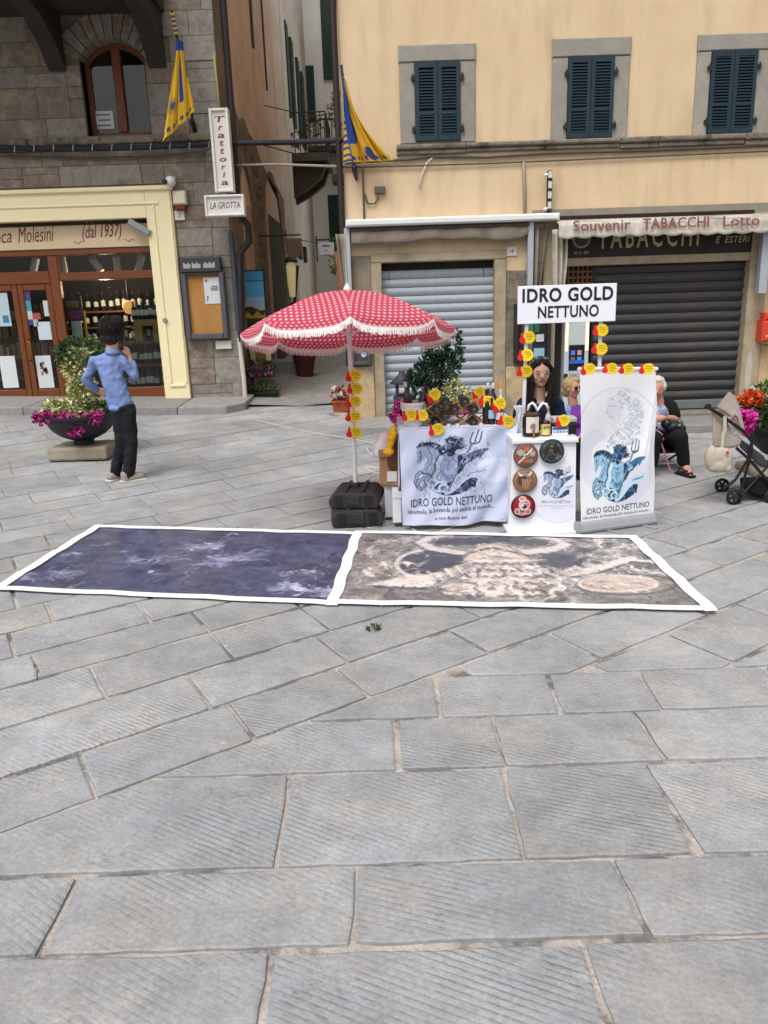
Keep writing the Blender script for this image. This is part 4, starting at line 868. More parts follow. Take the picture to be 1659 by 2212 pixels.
obj('shade', MB().lathe([(.02, -.11), (.06, -.09), (.1, .0), (.09, .07), (.03, .1)], (x, gy + .5, zz), 16).xf(Matrix.Identity(4)), M('lit amber glass', 'ffb469', var=.15, emit=.75), pl, smooth=True)
obj('cord', MB().tube([(x, gy + .5, zz + .1), (x, gy + .5, SIN)], .005, 5), HINGE, pl)
pld = bpy.data.lights.new('pendant_light', 'POINT'); pld.energy = 48; pld.color = (1, .74, .48); pld.shadow_soft_size = .08
plo = bpy.data.objects.new('pendant_light', pld); COL.objects.link(plo); plo.parent = pl; plo.location = (-.35, .1, .3)
# ---------------- fittings on the stone front
LITB = M('off white box', 'd5cfbd', rough=.5, var=.06)
q = RECT(374, 412, 402, 453, LY - .1); al = thing('alarm_box', 'cream alarm box with amber lens beside the shop frame', 'alarm', (q[0], LY, q[2]))
obj('case', MB().cham(q[0], q[1], LY - .12, LY, q[2] + .07, q[3], .02), LITB, al); obj('lens', MB().cham(q[0] + .02, q[1] - .02, LY - .11, LY, q[2], q[2] + .068, .012), M('amber lens', '6b2f16', var=.1, rough=.3), al)
q = RECT(377, 455, 399, 476, LY - .02); hn = thing('number_plate', 'white house number 2 plate under the alarm box', 'plate', (q[0], LY, q[2])); obj('slab', MB().cham(q[0], q[1], LY - .03, LY, q[2], q[3], .004), MARBLE, hn)
obj('lettering', text_rect('2', q[0] + .06, q[1] - .06, q[2] + .04, q[3] - .04, LY - .0315), MATS['plate ink'], hn)
x, zz = Y(366, 391, LY - .2); cm = thing('security_camera', 'white dome security camera above the yellow frame corner', 'camera', (x, LY - .1, zz))
obj('dome', MB().sph((x, LY - .15, zz), (.08, .09, .075)), M('white plastic', 'd6d8d8', rough=.35, var=.04), cm, smooth=True); obj('lens', MB().lathe([(.04, 0), (.035, .05), (.02, .055)], (x - .06, LY - .2, zz - .01), 10, 'y'), HINGE, cm); obj('mount', MB().box(x - .02, x + .06, LY - .1, LY, zz + .04, zz + .07), WHITEP, cm)
x, zz = Y(303, 492, LY - .05); fl = thing('floodlight', 'grey floodlight tilted under the yellow lintel', 'lamp', (x, LY - .05, zz))
mt = Matrix.Translation((x, LY - .08, zz)) @ Matrix.Rotation(.55, 4, 'Y'); obj('head', MB().cham(-.17, .17, -.05, .05, -.045, .045, .015, mtx=mt), M('grey lamp', '8b919a', var=.1, rough=.4), fl); obj('arm', MB().tube([(x + .1, LY - .06, zz - .06), (x + .17, LY + .02, zz - .02)], .015, 6), HINGE, fl)
x, zz = Y(357, 692, yl); tag(obj('intercom', MB().lathe([(.035, 0), (.035, .03), (.028, .04)], (x, yl, zz), 14, 'y'), M('steel button', '9b968a', metal=.5, rough=.4), loc=(x, yl, zz), smooth=40), 'round steel bell button on the yellow pillar', 'bell')
# notice board
nb = thing('notice_board', 'grey framed cork notice board on the stone pillar', 'notice board', (Y(445, 650, LY)[0], LY, 1.2))
x0_, x1_ = (Y(393, 557, LY)[0] + Y(405, 733, LY)[0]) / 2, (Y(482, 557, LY)[0] + Y(498, 730, LY)[0]) / 2; z0_, z1_ = Y(450, 732, LY)[1], Y(440, 557, LY)[1]
CORK = M('orange board', 'a5743c', rough=.8, var=.12, scale=2, col2='b98a58', mix=(.4, .7)); FRG = M('grey board frame', '55555b', rough=.5, var=.1, metal=.2)
hz = z1_ - .21
obj('panel', MB().box(x0_ + .06, x1_ - .06, LY - .06, LY - .03, z0_ + .06, hz), CORK, nb)
for f_ in ((x0_, x0_ + .075, z0_, hz), (x1_ - .075, x1_, z0_, hz), (x0_ + .077, x1_ - .077, z0_, z0_ + .085), (x0_ + .077, x1_ - .077, hz - .03, hz)): obj('frame', MB().cham(f_[0], f_[1], LY - .13, LY - .02, f_[2], f_[3], .012), FRG, nb)
hd = obj('header', MB().cham(x0_ + .01, x1_ - .03, LY - .15, LY - .02, hz + .003, z1_, .01), M('dark header', '38383c', var=.1, rough=.5), nb)
for j in range(22):
    if j in (5, 12, 13): continue
    xx = x0_ + .06 + (x1_ - x0_ - .17) * j / 22; obj('letter', MB().box(xx, xx + .022, LY - .153, LY - .151, hz + .06, hz + .12 + .02 * ((j * 7) % 3 == 0)), M('pale lettering', 'a2a2a2', var=.1), hd)
q = RECT(441, 599, 482, 656, LY - .07); pp = thing('paper_notice', 'white printed sheet pinned on the cork notice board', 'notice', (q[0], LY - .07, q[2])); obj('sheet', MB().box(q[0], q[1], LY - .068, LY - .063, q[2], q[3]), MATS['paper'], pp)
for j, (a, b, c_, d_) in enumerate(((.08, .2, .83, .92), (.1, .16, .1, .18), (.12, .2, .2, .3), (.35, .75, .5, .54), (.35, .75, .57, .61), (.4, .75, .64, .68))): obj('print_line', MB().box(q[0] + (q[1] - q[0]) * a, q[0] + (q[1] - q[0]) * b, LY - .071, LY - .069, q[2] + (q[3] - q[2]) * c_, q[2] + (q[3] - q[2]) * d_), MATS['grey print'], pp)
q = RECT(466, 736, 500, 754, LY - .04); tag(obj('wall_plaque', MB().cham(q[0], q[1], LY - .05, LY, q[2], q[3], .006), M('white plaque', 'd2cec6', var=.05), loc=(q[0], LY, q[2])), 'blank white plaque under the notice board', 'plaque')
# trattoria signs
REDS = M('sign red', '8a2430', rough=.6, var=.08); SWH = M('sign white', 'cfcfcd', rough=.5, var=.04); SFR = M('sign frame white', 'dcd9d2', rough=.5, var=.05)
ty = LY - .45
x0_ = (Y(451, 234, ty)[0] + Y(465, 415, ty)[0]) / 2; x1_ = (Y(493, 234, ty)[0] + Y(505, 415, ty)[0]) / 2; z0_, z1_ = Y(480, 415, ty)[1], Y(475, 234, ty)[1]
t1 = thing('trattoria_sign', 'upright white box sign reading Trattoria in red letters', 'sign', (x0_, ty, z0_))
obj('face', MB().box(x0_ + .03, x1_ - .03, ty, ty + .1, z0_ + .03, z1_ - .03), SWH, t1)
for f_ in ((x0_, x0_ + .035, z0_, z1_), (x1_ - .035, x1_, z0_, z1_), (x0_ + .036, x1_ - .036, z0_, z0_ + .035), (x0_ + .036, x1_ - .036, z1_ - .035, z1_)): obj('frame', MB().cham(f_[0], f_[1], ty - .03, ty + .13, f_[2], f_[3], .008), SFR, t1)
for j, ch in enumerate('Trattoria'):
    hh = (z1_ - z0_ - .16) / 9; zz = z1_ - .09 - hh * (j + 1); big = ch == 'T'; w_ = .1 if not big else .15; xm = (x0_ + x1_) / 2 + .01
    if ch in 'i': w_ = .035
    if ch in 'tr': w_ = .06
    obj('lettering', text_rect(ch, xm - w_ / 2, xm + w_ / 2, zz + .02, zz + hh * (.92 if big or ch in 'ti' else .72), ty - .003, bold=.015, shear=.15), REDS, t1)
x0_, x1_, z0_, z1_ = RECT(443, 421, 528, 467, ty); t2 = thing('grotta_sign', 'white box sign reading LA GROTTA below the upright sign', 'sign', (x0_, ty, z0_))
obj('face', MB().box(x0_ + .025, x1_ - .025, ty, ty + .1, z0_ + .025, z1_ - .025), SWH, t2)
for f_ in ((x0_, x0_ + .03, z0_, z1_), (x1_ - .03, x1_, z0_, z1_), (x0_ + .031, x1_ - .031, z0_, z0_ + .03), (x0_ + .031, x1_ - .031, z1_ - .03, z1_)): obj('frame', MB().cham(f_[0], f_[1], ty - .03, ty + .13, f_[2], f_[3], .008), SFR, t2)
obj('lettering', text_rect('LA GROTTA', x0_ + .07, x1_ - .06, z0_ + .1, z1_ - .09, ty - .003, bold=.006, shear=.2), M('faded plum letters', '6f4a52', var=.1), t2)
obj('bracket', MB().tube([(x1_ - .1, ty + .1, z1_ - .05), (x1_ - .1, LY, z1_ + .05)], .015, 6).tube([(x1_ - .18, ty + .1, z1_ + .2), (x1_ - .18, LY, z1_ + .25)], .015, 6), HINGE, t2)
# pipes at the corner
PIPEB = M('black brown pipe', '241f1f', rough=.45, var=.15); PIPEG = M('blue grey pipe', '3c444b', rough=.45, var=.15); PIPEW = M('white pipe', 'c2beb6', rough=.5, var=.08)
xq = Y(489, 100, LY - .1)[0]; tag(obj('downpipe', MB().tube([(xq, LY - .1, 8), (xq, LY - .1, 3.0), (xq + .12, LY - .1, 2.85), (xq + .12, LY - .1, 2.62), (Y(519, 560, LY - .1)[0], LY - .1, 2.45), (Y(520, 700, LY - .1)[0], LY - .1, 1.2)], .05, 10), PIPEB, loc=(xq, LY - .1, 1.2), smooth=40), 'black downpipe bending at the corner of the stone building', 'downpipe')
xq = Y(504, 560, LY - .08)[0]; tag(obj('downpipe', MB().tube([(xq, LY - .1, 2.75), (xq, LY - .1, 1.35)], .04, 10), PIPEG, loc=(xq, LY - .1, 1.35), smooth=40), 'blue grey pipe below the LA GROTTA sign', 'downpipe')
xa, za_ = Y(518, 748, LY - .1); xb_, zb_ = Y(531, 882, LY - .1); tag(obj('downpipe', MB().tube([(xa, LY - .08, za_ + .12), (xa + .0, LY - .08, za_), ((xa + xb_) / 2 + .01, LY - .08, (za_ + zb_) / 2), (xb_, LY - .08, zb_)], .035, 10), PIPEW, loc=(xb_, LY - .08, zb_), smooth=40), 'white lower end of the corner downpipe', 'downpipe')
FESTOON = M('black festoon cable', '25262c', rough=.7, var=.2)
cable_px('cable', [(-20, 318, LY - .15), (150, 322, LY - .15), (300, 319, LY - .15), (440, 312, LY - .15), (530, 309, LY - .3), (640, 307, LY - .6), (738, 303, FY - .1)], .035, FESTOON, 'thick black cable strung from the stone building to the yellow one')
for k in range(11):
    u = 30 + k * 42; v = 323 - (u / 440) * 9; x, zz = Y(u, v, LY - .2); tag(obj('cable_tie', MB().tube([(x, LY - .2, zz - .04), (x + .02, LY - .2, zz + .045)], .008, 5), M('pale tie', '9a9a9c', var=.1), loc=(x, LY - .2, zz)), 'pale tie around the thick black cable', 'cable tie', 'ties along the black cable')
cable_px('cable', [(0, 337, LY - .06), (200, 341, LY - .06), (330, 338, LY - .06), (440, 328, LY - .1), (456, 318, LY - .3)], .012, CABLE, 'thin grey cable sagging under the black cable on the stone front')
cable_px('cable', [(512, 357, LY - .2), (600, 355, LY - .5), (740, 360, FY - .04)], .016, M('pale rope', '8d867e', var=.2), 'pale cable across the alley below the black one')
cable_px('cable', [(462, 120, LY - .05), (471, 200, LY - .05), (478, 260, LY - .05)], .012, M('yellow flex', 'a8923c', var=.1), 'thin yellow flex on the corner of the stone building')

# ---------------- flags
FLAGM = M('printed flag cloth', (1, 1, 1), attr='paint', rough=.85, var=.04)
def flag_cloth(name, label, y0, quad, colour, nu=40, nv=60, fold=.03, bow=0.0):
    """quad: picture places of top-left, top-right, bottom-right, bottom-left"""
    P = [Vector((*Y(u, v, y0 + dy), 0)) for (u, v, dy) in quad]; Q = [Vector((p.x, y0 + q[2], p.y)) for p, q in zip(P, quad)]
    mb = MB(); cols = []
    for j in range(nv + 1):
        for i in range(nu + 1):
            u, v = i / nu, j / nv; p = (Q[0] * (1 - u) + Q[1] * u) * (1 - v) + (Q[3] * (1 - u) + Q[2] * u) * v
            p.x -= bow * u * math.sin(v * PI) ** .8; p.y += fold * math.sin(u * 15 + v * 2) * (.3 + .7 * v) + fold * .5 * math.sin(u * 31 + 1); p.x += fold * .4 * math.sin(u * 15 + 1 + v * 3)
            mb.v.append(tuple(p)); cols.append(lin(colour(u, v))[:3])
    mb.f = [(j * (nu + 1) + i, j * (nu + 1) + i + 1, (j + 1) * (nu + 1) + i + 1, (j + 1) * (nu + 1) + i) for j in range(nv) for i in range(nu)]
    return mb, np.array(cols)
YF, BF = 'e0b830', '2c4a96'
def colL(u, v):
    if v > .9 and int(u * 14) % 2 == 0 and v < .96: return '4a4f7a'
    if (u - .25) ** 2 + ((v - .7) * 1.6) ** 2 < .02: return '3a4f96' if (u - .25) ** 2 + ((v - .7) * 1.6) ** 2 < .005 else 'b89a3c'
    if v < .12: return BF
    if .55 < u < .68 and v < .75: return BF
    if u > .85 and v < .5: return BF
    if u < .15 and v < .45: return '3f62b8'
    return YF
fp = thing('flag', 'furled yellow and blue flag hanging on the stone building', 'flag', (*G(420, 900)[:2], 3.9))
yb_ = LY - .7
tipx, tipz = Y(371, 22, yb_); ex, ez = Y(421, 283, LY)
obj('pole', MB().tube([(ex, LY, ez), (tipx, yb_, tipz)], .018, 8), M('dark pole', '3a2c22', var=.1), fp)
for k in range(9):
    t_ = .82 + k * .018; a = Vector((ex, LY, ez)).lerp(Vector((tipx, yb_, tipz)), t_); b = Vector((ex, LY, ez)).lerp(Vector((tipx, yb_, tipz)), t_ + .018); obj('pole_band', MB().tube([a, b], .026, 8), M('blue band', '2c4a96', var=.05) if k % 2 else M('yellow band', 'e0b830', var=.05), fp)
obj('bracket', MB().tube([(ex, LY + .01, ez), (ex - .01, LY - .1, ez + .12)], .035, 8), HINGE, fp)
mbf, cf = flag_cloth('flag', '', yb_, [(380, 82, .0), (394, 90, .1), (421, 241, .25), (351, 306, -.1)], colL); obj('cloth', mbf, FLAGM, fp, smooth=True, colors=cf)
def colR(u, v):
    if u < .16 and int(v * 26) % 2 == 0: return YF
    if v > .9 and int(u * 20) % 2 == 0 and .93 < v < .97: return '33406e'
    if (u - .62) ** 2 + ((v - .9) * .8) ** 2 < .006: return '33406e'
    if u < .55 and v < .78 and u < .12 + (1 - v) * 1.1: return BF
    if u < .2: return BF
    return 'd9a82a'
fr_ = thing('flag', 'yellow and blue flag with checked border on the corner of the yellow building', 'flag', (Y(765, 375, FY)[0], FY, 3.2))
yb_ = FY - .55; tipx, tipz = Y(737, 140, yb_); ex, ez = Y(766, 372, FY)
obj('pole', MB().tube([(ex, FY, ez - .05), (tipx, yb_, tipz)], .016, 8), M('pole grey blue', '4a5578', var=.1), fr_); obj('bracket', MB().tube([(ex, FY + .01, ez), (ex, FY - .08, ez + .06)], .03, 8).tube([(ex, FY - .03, ez + .1), (ex + .02, FY - .03, ez - .1)], .016, 6), HINGE, fr_)
mbf, cf = flag_cloth('flag', '', yb_, [(739, 165, .0), (747, 178, .05), (850, 347, .35), (743, 352, .3)], colR, fold=.035, bow=.09); obj('cloth', mbf, FLAGM, fr_, smooth=True, colors=cf)
# ================================================================== THE ALLEY
def XP(u, v, x): d = ray(u, v); t = x / d[0]; return d[1] * t, EYE + d[2] * t
TAN = M('tan alley plaster', 'd8c0ae', rough=.95, var=.14, scale=1.2, bump=.2, bscale=12, col2='c4ab9a', mix=(.45, .7))
ORG_P = M('orange alley plaster', 'b49a8a', rough=.95, var=.15, scale=1.5)
obj('side_wall', MB().box(CX - .5, CX - .06, LY + .4, 19.6, -.2, 10), TAN, sb)
obj('corner_wall', MB().box(CX - .4, CX - .013, LY + .405, LY + .7, -.2, 8.4), RUBBLE, sb)
# rubble layer with two arched recesses, jagged upper edge
def edge(u, v): return XP(u, v, CX)
arches = []
for (ul, ur, va, vb) in ((532, 558, 373, 640), (580, 617, 387, 640)):
    y0_, y1_ = edge(ul, 560)[0], edge(ur, 560)[0]; zt = (edge(ul, va)[1] + edge(ur, va)[1]) / 2; arches.append((y0_, y1_, zt))
bot = []
for (y0_, y1_, zt) in arches:
    m_, w_ = (y0_ + y1_) / 2, (y1_ - y0_) / 2
    bot += [(y0_, .2)] + [(m_ - w_ * math.cos(a), zt - w_ * 1.1 + w_ * 1.1 * math.sin(a)) for a in np.linspace(0, PI, 12)] + [(y1_, .2)]
rs = random.Random(3); top = []
for (u, v) in ((502, 190), (510, 235), (520, 262), (528, 255), (540, 290), (552, 300), (566, 345), (580, 380), (596, 400), (614, 430)):
    a = edge(u, v); top.append((a[0], a[1] + rs.uniform(-.05, .05)))
poly = [(LY + .71, .2)] + bot + [(19.55, .2), (19.55, 3.0)] + top[::-1] + [(LY + .71, top[0][1] + .4)]
obj('rubble_layer', MB().prism(poly, CX - .06, CX - .015, 'yz'), M('alley rubble', '6f645c', rough=.95, var=.32, scale=5, bump=1, bscale=8, col2='857668', mix=(.45, .6)), sb)
for i, (y0_, y1_, zt) in enumerate(arches): obj('arch_door', MB().box(CX - .07, CX - .052, y0_ + (.55 if i else .75) * (y1_ - y0_) * .5, y1_ - .1, .2, zt - .9), M('dark passage', (.03, .026, .024)), sb) if i else None
obj('alley_arch_panel', MB().box(CX - .062, CX - .058, arches[0][0], arches[1][1], .2, 3.4), ORG_P, sb)
rs = random.Random(12); zz = .35                          # rough stones standing out of the rubble
ASH = M('alley stone', '74685e', rough=.95, var=.3, scale=6, bump=1, bscale=9, rnd=.25)
while zz < 4.6:
    hh = rs.uniform(.14, .26); yy = LY + .75
    while yy < 19.3:
        l = rs.uniform(.22, .55); ym = yy + l / 2; tz_ = lerp_tab(ym, sorted(top)) if ym > LY else 9
        if zz + hh < tz_ - .1 and not any(a - .06 < ym + l / 2 and ym - l / 2 < b + .06 and zz < c + .05 for a, b, c in arches) and rs.random() < .8:
            c_ = .02; obj('wall_stone', MB().add([(CX - .02, yy + .01, zz), (CX - .02, yy + l - .01, zz), (CX - .02, yy + l - .01, zz + hh - .012), (CX - .02, yy + .01, zz + hh - .012), (CX + .012, yy + .01 + c_, zz + c_), (CX + .012, yy + l - .01 - c_, zz + c_), (CX + .012, yy + l - .01 - c_, zz + hh - .012 - c_), (CX + .012, yy + .01 + c_, zz + hh - .012 - c_)], [(4, 5, 6, 7), (0, 1, 5, 4), (1, 2, 6, 5), (2, 3, 7, 6), (3, 0, 4, 7)]), ASH, sb)
        yy += l
    zz += hh
# iron rail / window shutters high on the side wall
GREENA = M('dark green alley shutter', '1f3a33', rough=.6, var=.15, scale=6)
for (ua, ub, va, vb) in ((540, 552, -60, 90), (566, 580, -40, 180)):
    y0_, za_ = edge(ua, va); y1_, zb_ = edge(ub, vb); zt = edge((ua + ub) / 2, va)[1]; zb2 = edge((ua + ub) / 2, vb)[1]
    obj('shutter', MB().box(CX - .06, CX - .02, y0_, y1_, zb2, zt), M('grey green shutter', '3a4446', var=.15), sb)
# second house on the left of the alley, its balcony and green shutters
CRM = M('cream alley wall', 'e2ddd0', rough=.9, var=.1, scale=1.5, col2='d6cfbf'); WHT = M('white alley wall', 'f2f0ea', rough=.9, var=.05, scale=1.5)
h2 = thing('alley_house', 'cream house with white downpipe and green shutters beyond the stone building', 'house', (-2.2, 21, .6))
obj('wall', MB().box(-6, -2.0, 19.62, 27, 0, 14), CRM, h2)
obj('downpipe', MB().tube([(-1.96, 19.75, 13), (-1.96, 19.75, .6)], .06, 8), M('white alley pipe', 'd4d0c6', var=.05), h2, smooth=40)
for (yy, z0_, z1_) in ((20.4, 6.2, 9.6), (21.6, 6.2, 9.6), (23.2, 6.2, 9.6), (24.5, 6.2, 9.6), (21, 2.9, 4.7), (22.4, 2.9, 4.7)):
    obj('shutter', MB().box(-1.998, -1.93, yy, yy + .5, z0_, z1_ - 1.4), GREENA, h2)
bal = thing('balcony', 'dark balcony with iron rail and potted flowers on the alley house', 'balcony', (-1.6, 20.5, 5.2))
bz0 = 5.05
obj('slab', MB().box(-2.0, -1.05, 19.9, 21.9, bz0, bz0 + .18), M('dark stone slab', '4c443d', var=.25, rough=.9), bal)
obj('corbel', MB().prism([(-1.999, bz0 - .8), (-1.999, bz0 - .003), (-1.1, bz0 - .003), (-1.25, bz0 - .35), (-1.6, bz0 - .6)], 20.1, 20.4), M('dark corbel', '3c342c', var=.2), bal)
obj('corbel', MB().prism([(-1.999, bz0 - .8), (-1.999, bz0 - .003), (-1.1, bz0 - .003), (-1.25, bz0 - .35), (-1.6, bz0 - .6)], 21.2, 21.5), MATS['dark corbel'], bal)
for k in range(8): x = -1.95 + k * .125; obj('rail_bar', MB().tube([(x, 19.93, bz0 + .18), (x, 19.93, bz0 + 1.05)], .012, 5), HINGE, bal)
for k in range(14): y = 19.93 + k * .15; obj('rail_bar', MB().tube([(-1.08, y, bz0 + .18), (-1.08, y, bz0 + 1.05)], .012, 5), HINGE, bal)
obj('handrail', MB().tube([(-1.98, 19.93, bz0 + 1.06), (-1.08, 19.93, bz0 + 1.06), (-1.08, 21.9, bz0 + 1.06)], .02, 6), HINGE, bal)
FOL = M('leaf colours', (.1, .2, .05), attr='paint', rough=.65, var=.08, spec=.3)
lf, cl = leaves(multi_cloud([((-1.75, 19.95, bz0 + .5), (.2, .15, .2)), ((-1.35, 19.9, bz0 + .75), (.16, .12, .22))]), 260, .09, seed=8, pal=['3d5a2c', '2c4522', '8a3a48', '50703a']); bp_ = tag(obj('balcony_plant', lf, FOL, loc=(-1.6, 19.95, bz0 + .2), colors=cl), 'leafy pot plants on the alley balcony', 'plant')
# far end: white house, brown house at its right
h3 = thing('alley_house', 'white house with green shutters closing the far end of the alley', 'house', (-1.5, 27, .8))
obj('wall', MB().box(-2.6, -.9, 27, 33, 0, 15), WHT, h3)
for (a, b, c_, d_) in ((-2.1, -1.75, 7.4, 9.0), (-1.45, -1.1, 8.6, 11), (-1.5, -1.15, 3.4, 5.2)): obj('shutter', MB().box(a, b, 26.93, 26.99, c_, d_), GREENA, h3)
obj('downpipe', MB().tube([(-.98, 26.95, 15), (-.98, 26.95, .7)], .05, 8), PIPEB, h3)
h4 = thing('alley_house', 'ochre house with flowered balcony behind the corner of the yellow building', 'house', (-.5, 24, .8))
obj('wall', MB().box(-.92, 1.5, 25, 32, 0, 10.0), M('ochre alley wall', 'dcc39a', var=.15, rough=.9), h4)
obj('roof', MB().box(-1.05, 1.6, 24.7, 32, 10.005, 10.25), M('roof tile', '5a4438', var=.3), h4)
for (a, b, c_, d_) in ((-.85, -.55, 6.2, 7.8), (-.86, -.4, 2.6, 4.4)): obj('shutter', MB().box(a, b, 24.9, 24.99, c_, d_), GREENA, h4)
obj('balcony_slab', MB().box(-1.2, .2, 24.2, 25, 5.2, 5.4), MATS['dark stone slab'], h4)
lf, cl = leaves(ell_cloud((-.9, 24.2, 7.1), (.3, .25, .5)), 200, .12, seed=9, pal=['8a3040', '9c4050', '3d5a2c', '6a8a50']); tag(obj('balcony_flowers', lf, FOL, loc=(-.9, 24.2, 6.6), colors=cl), 'red flowers high at the end of the alley', 'flowers')
lf, cl = leaves(ell_cloud((-1.15, 22, 3.0), (.12, .2, .5)), 160, .1, seed=10, pal=['50752f', '3d5a2c', '6a8a40']); tag(obj('hanging_plant', lf, FOL, loc=(-1.15, 22, 2.5), colors=cl), 'green trailing plant hanging in the alley', 'plant')
b2 = thing('balcony', 'small far balcony with iron rail on the white house', 'balcony', (-1.6, 26.6, 6)); obj('slab', MB().box(-2.2, -.95, 26.2, 27, 6.4, 6.55), MATS['dark stone slab'], b2); obj('handrail', MB().tube([(-2.18, 26.22, 7.3), (-.97, 26.22, 7.3)], .025, 6), HINGE, b2)
for k in range(11): obj('rail_bar', MB().tube([(-2.15 + k * .115, 26.22, 6.55), (-2.15 + k * .115, 26.22, 7.3)], .014, 5), HINGE, b2)
for k, (ya, yb2, za_) in enumerate(((14, 16, 4.4), (17, 18, 5.6), (21, 23, 3.4))): tag(obj('cable', MB().tube([(CX, ya, za_), (-1.2, (ya + yb2) / 2, za_ - .12), (XL, yb2, za_ + .1)], .012, 5), CABLE, loc=(CX, ya, za_)), ['dark cable crossing the alley nearest the square', 'upper dark cable deeper in the alley', 'lowest dark cable far down the alley'][k], 'cable')
# hanging signs
hx, hz_ = Y(705, 538, 14.5); s1 = thing('hanging_sign', 'small white hanging sign with grey lettering in the alley', 'sign', (hx, 14.5, hz_))
q = RECT(688, 524, 722, 552, 14.5); obj('board', MB().cham(q[0], q[1], 14.48, 14.53, q[2], q[3], .006), M('dull white board', 'a9adb2', var=.06), s1)
for k, (a, b) in enumerate(((.25, .75), (.42, .55), (.3, .7))): zz = q[3] - .07 - .08 * k; obj('print_line', MB().box(q[0] + (q[1] - q[0]) * a, q[0] + (q[1] - q[0]) * b, 14.475, 14.478, zz, zz + .03), M('grey print', '6a6c70'), s1)
obj('bracket', MB().tube([(XL, 14.5, q[3] + .05), (q[0] - .05, 14.5, q[3] + .05)], .014, 6).tube([(q[0] - .03, 14.5, q[3] + .12), (q[0] - .03, 14.5, q[2] - .1)], .012, 6), HINGE, s1)
q = RECT(617, 515, 651, 562, 15.0); s2 = thing('hanging_sign', 'brown shield shaped hanging sign on the alley wall', 'sign', (q[0], 15, q[2]))
obj('board', MB().prism([(q[0], q[3]), (q[0] + .02, q[2] + .1), ((q[0] + q[1]) / 2, q[2]), (q[1], q[2] + .1), (q[1] + .01, q[3])], 14.98, 15.03), M('brown sign wood', '6a5a4e', var=.15), s2); obj('bracket', MB().tube([(CX, 15, q[3] + .06), (q[1], 15, q[3] + .06)], .014, 6), HINGE, s2)
# lit lantern shape, dark lamp stand, wooden pole
lx_, lz_ = Y(638, 585, 16); ln_ = thing('wall_lantern', 'iron wall lantern with pale glass in the alley', 'lantern', (lx_, 16, lz_))
obj('glass', MB().lathe([(.06, -.5), (.09, -.2), (.1, .1), (.03, .2)], (lx_ - .08, 16, lz_), 10), M('pale lantern glass', 'd8c890', var=.1, emit=.25), ln_, smooth=40); obj('hood', MB().lathe([(.14, .16), (.12, .22), (.02, .3)], (lx_ - .08, 16, lz_), 10), HINGE, ln_)
obj('bracket', MB().tube([(CX, 16, lz_ - .9), (lx_ - .05, 16, lz_ - .6), (lx_ + .05, 16, lz_ + .1)], .03, 6), HINGE, ln_)
xa, za_ = Y(727, 545, 11.2); xb_, zb_ = Y(742, 640, 10.9); tag(obj('wooden_pole', MB().tube([(xa, 11.2, za_), (xb_, 10.9, zb_), (xb_ + .1, 10.7, .5)], .035, 8), M('red brown pole', '7a4526', var=.2), loc=(xb_, 10.9, .4)), 'red brown wooden pole leaning at the alley corner', 'pole')
# blue poster stand
gx, gy2, gz_ = G(552, 868); py_ = 12.9
q = RECT(527, 586, 571, 700, py_); ps = thing('poster_stand', 'tall dark frame with a landscape poster under blue sky', 'poster stand', ((q[0] + q[1]) / 2, py_, .4))
obj('frame', MB().box(q[0] - .03, q[1] + .02, py_, py_ + .05, q[2] - .5, q[3] + .02), M('dark frame', '24262c', var=.1), ps)
n = 40; pm = MB(); pc = []
for j in range(n + 1):
    for i in range(n + 1):
        u, v = i / n, j / n; pm.v.append((q[0] + (q[1] - q[0]) * u, py_ - .004, q[2] + (q[3] - q[2]) * v))
        hill = .3 + .05 * math.sin(u * 4 + 1)
        c = '3a8fc4' if v > .85 else '4fa3d2' if v > .5 else '8fb4cf' if v > hill + .06 else 'b5a99c' if v > hill else '2c3330' if v > .2 + .04 * math.sin(u * 13) else 'b08f24' if v > .1 else '1f3a22'
        if .82 < v < .85: c = '274a60'
        pc.append(lin(c)[:3])
pm.f = [(j * (n + 1) + i, j * (n + 1) + i + 1, (j + 1) * (n + 1) + i + 1, (j + 1) * (n + 1) + i) for j in range(n) for i in range(n)]
obj('poster', pm, M('printed poster', (1, 1, 1), attr='paint', var=.05, rough=.5), ps, colors=np.array(pc))
obj('leg', MB().box(q[0], q[0] + .05, py_ + .01, py_ + .06, .3, q[2] - .5), M('dark frame', '24262c'), ps); obj('leg', MB().box(q[1] - .05, q[1], py_ + .01, py_ + .06, .3, q[2] - .5), M('dark frame', '24262c'), ps)
# tiered stand with cream boards and flower boxes
q = RECT(541, 735, 597, 868, 12.6); cs = thing('menu_stand', 'cream chalk board stand with a picture above and a menu below', 'sign', ((q[0] + q[1]) / 2, 12.6, q[2]))
CRB = M('cream board', 'b7a67c', var=.08, rough=.8); zz1 = Y(570, 813, 12.6)[1]; zz2 = Y(570, 850, 12.6)[1]; zz3 = Y(570, 780, 12.6)[1]
obj('board', MB().cham(q[0] + .04, q[1] - .08, 12.6, 12.64, zz2 - .05, zz1, .006), CRB, cs); obj('board', MB().cham(q[0], q[1] - .08, 12.66, 12.7, zz3, q[3], .006), CRB, cs)
obj('picture', MB().box(q[0] + .09, q[1] - .16, 12.655, 12.659, zz3, q[3] - .02), M('brown picture', '7a5a38', var=.7, scale=14), cs)
for k in range(6): x = q[0] + .1 + k * .045; obj('letter', MB().box(x, x + .022, 12.594, 12.598, zz1 - .12 - .02 * (k % 2), zz1 - .05), M('brown ink', '3c3024'), cs)
obj('post', MB().box(q[0] + .02, q[0] + .05, 12.71, 12.75, q[2] - .1, q[3]), DARKW, cs); obj('post', MB().box(q[1] - .12, q[1] - .09, 12.71, 12.75, q[2] - .1, q[3]), DARKW, cs)
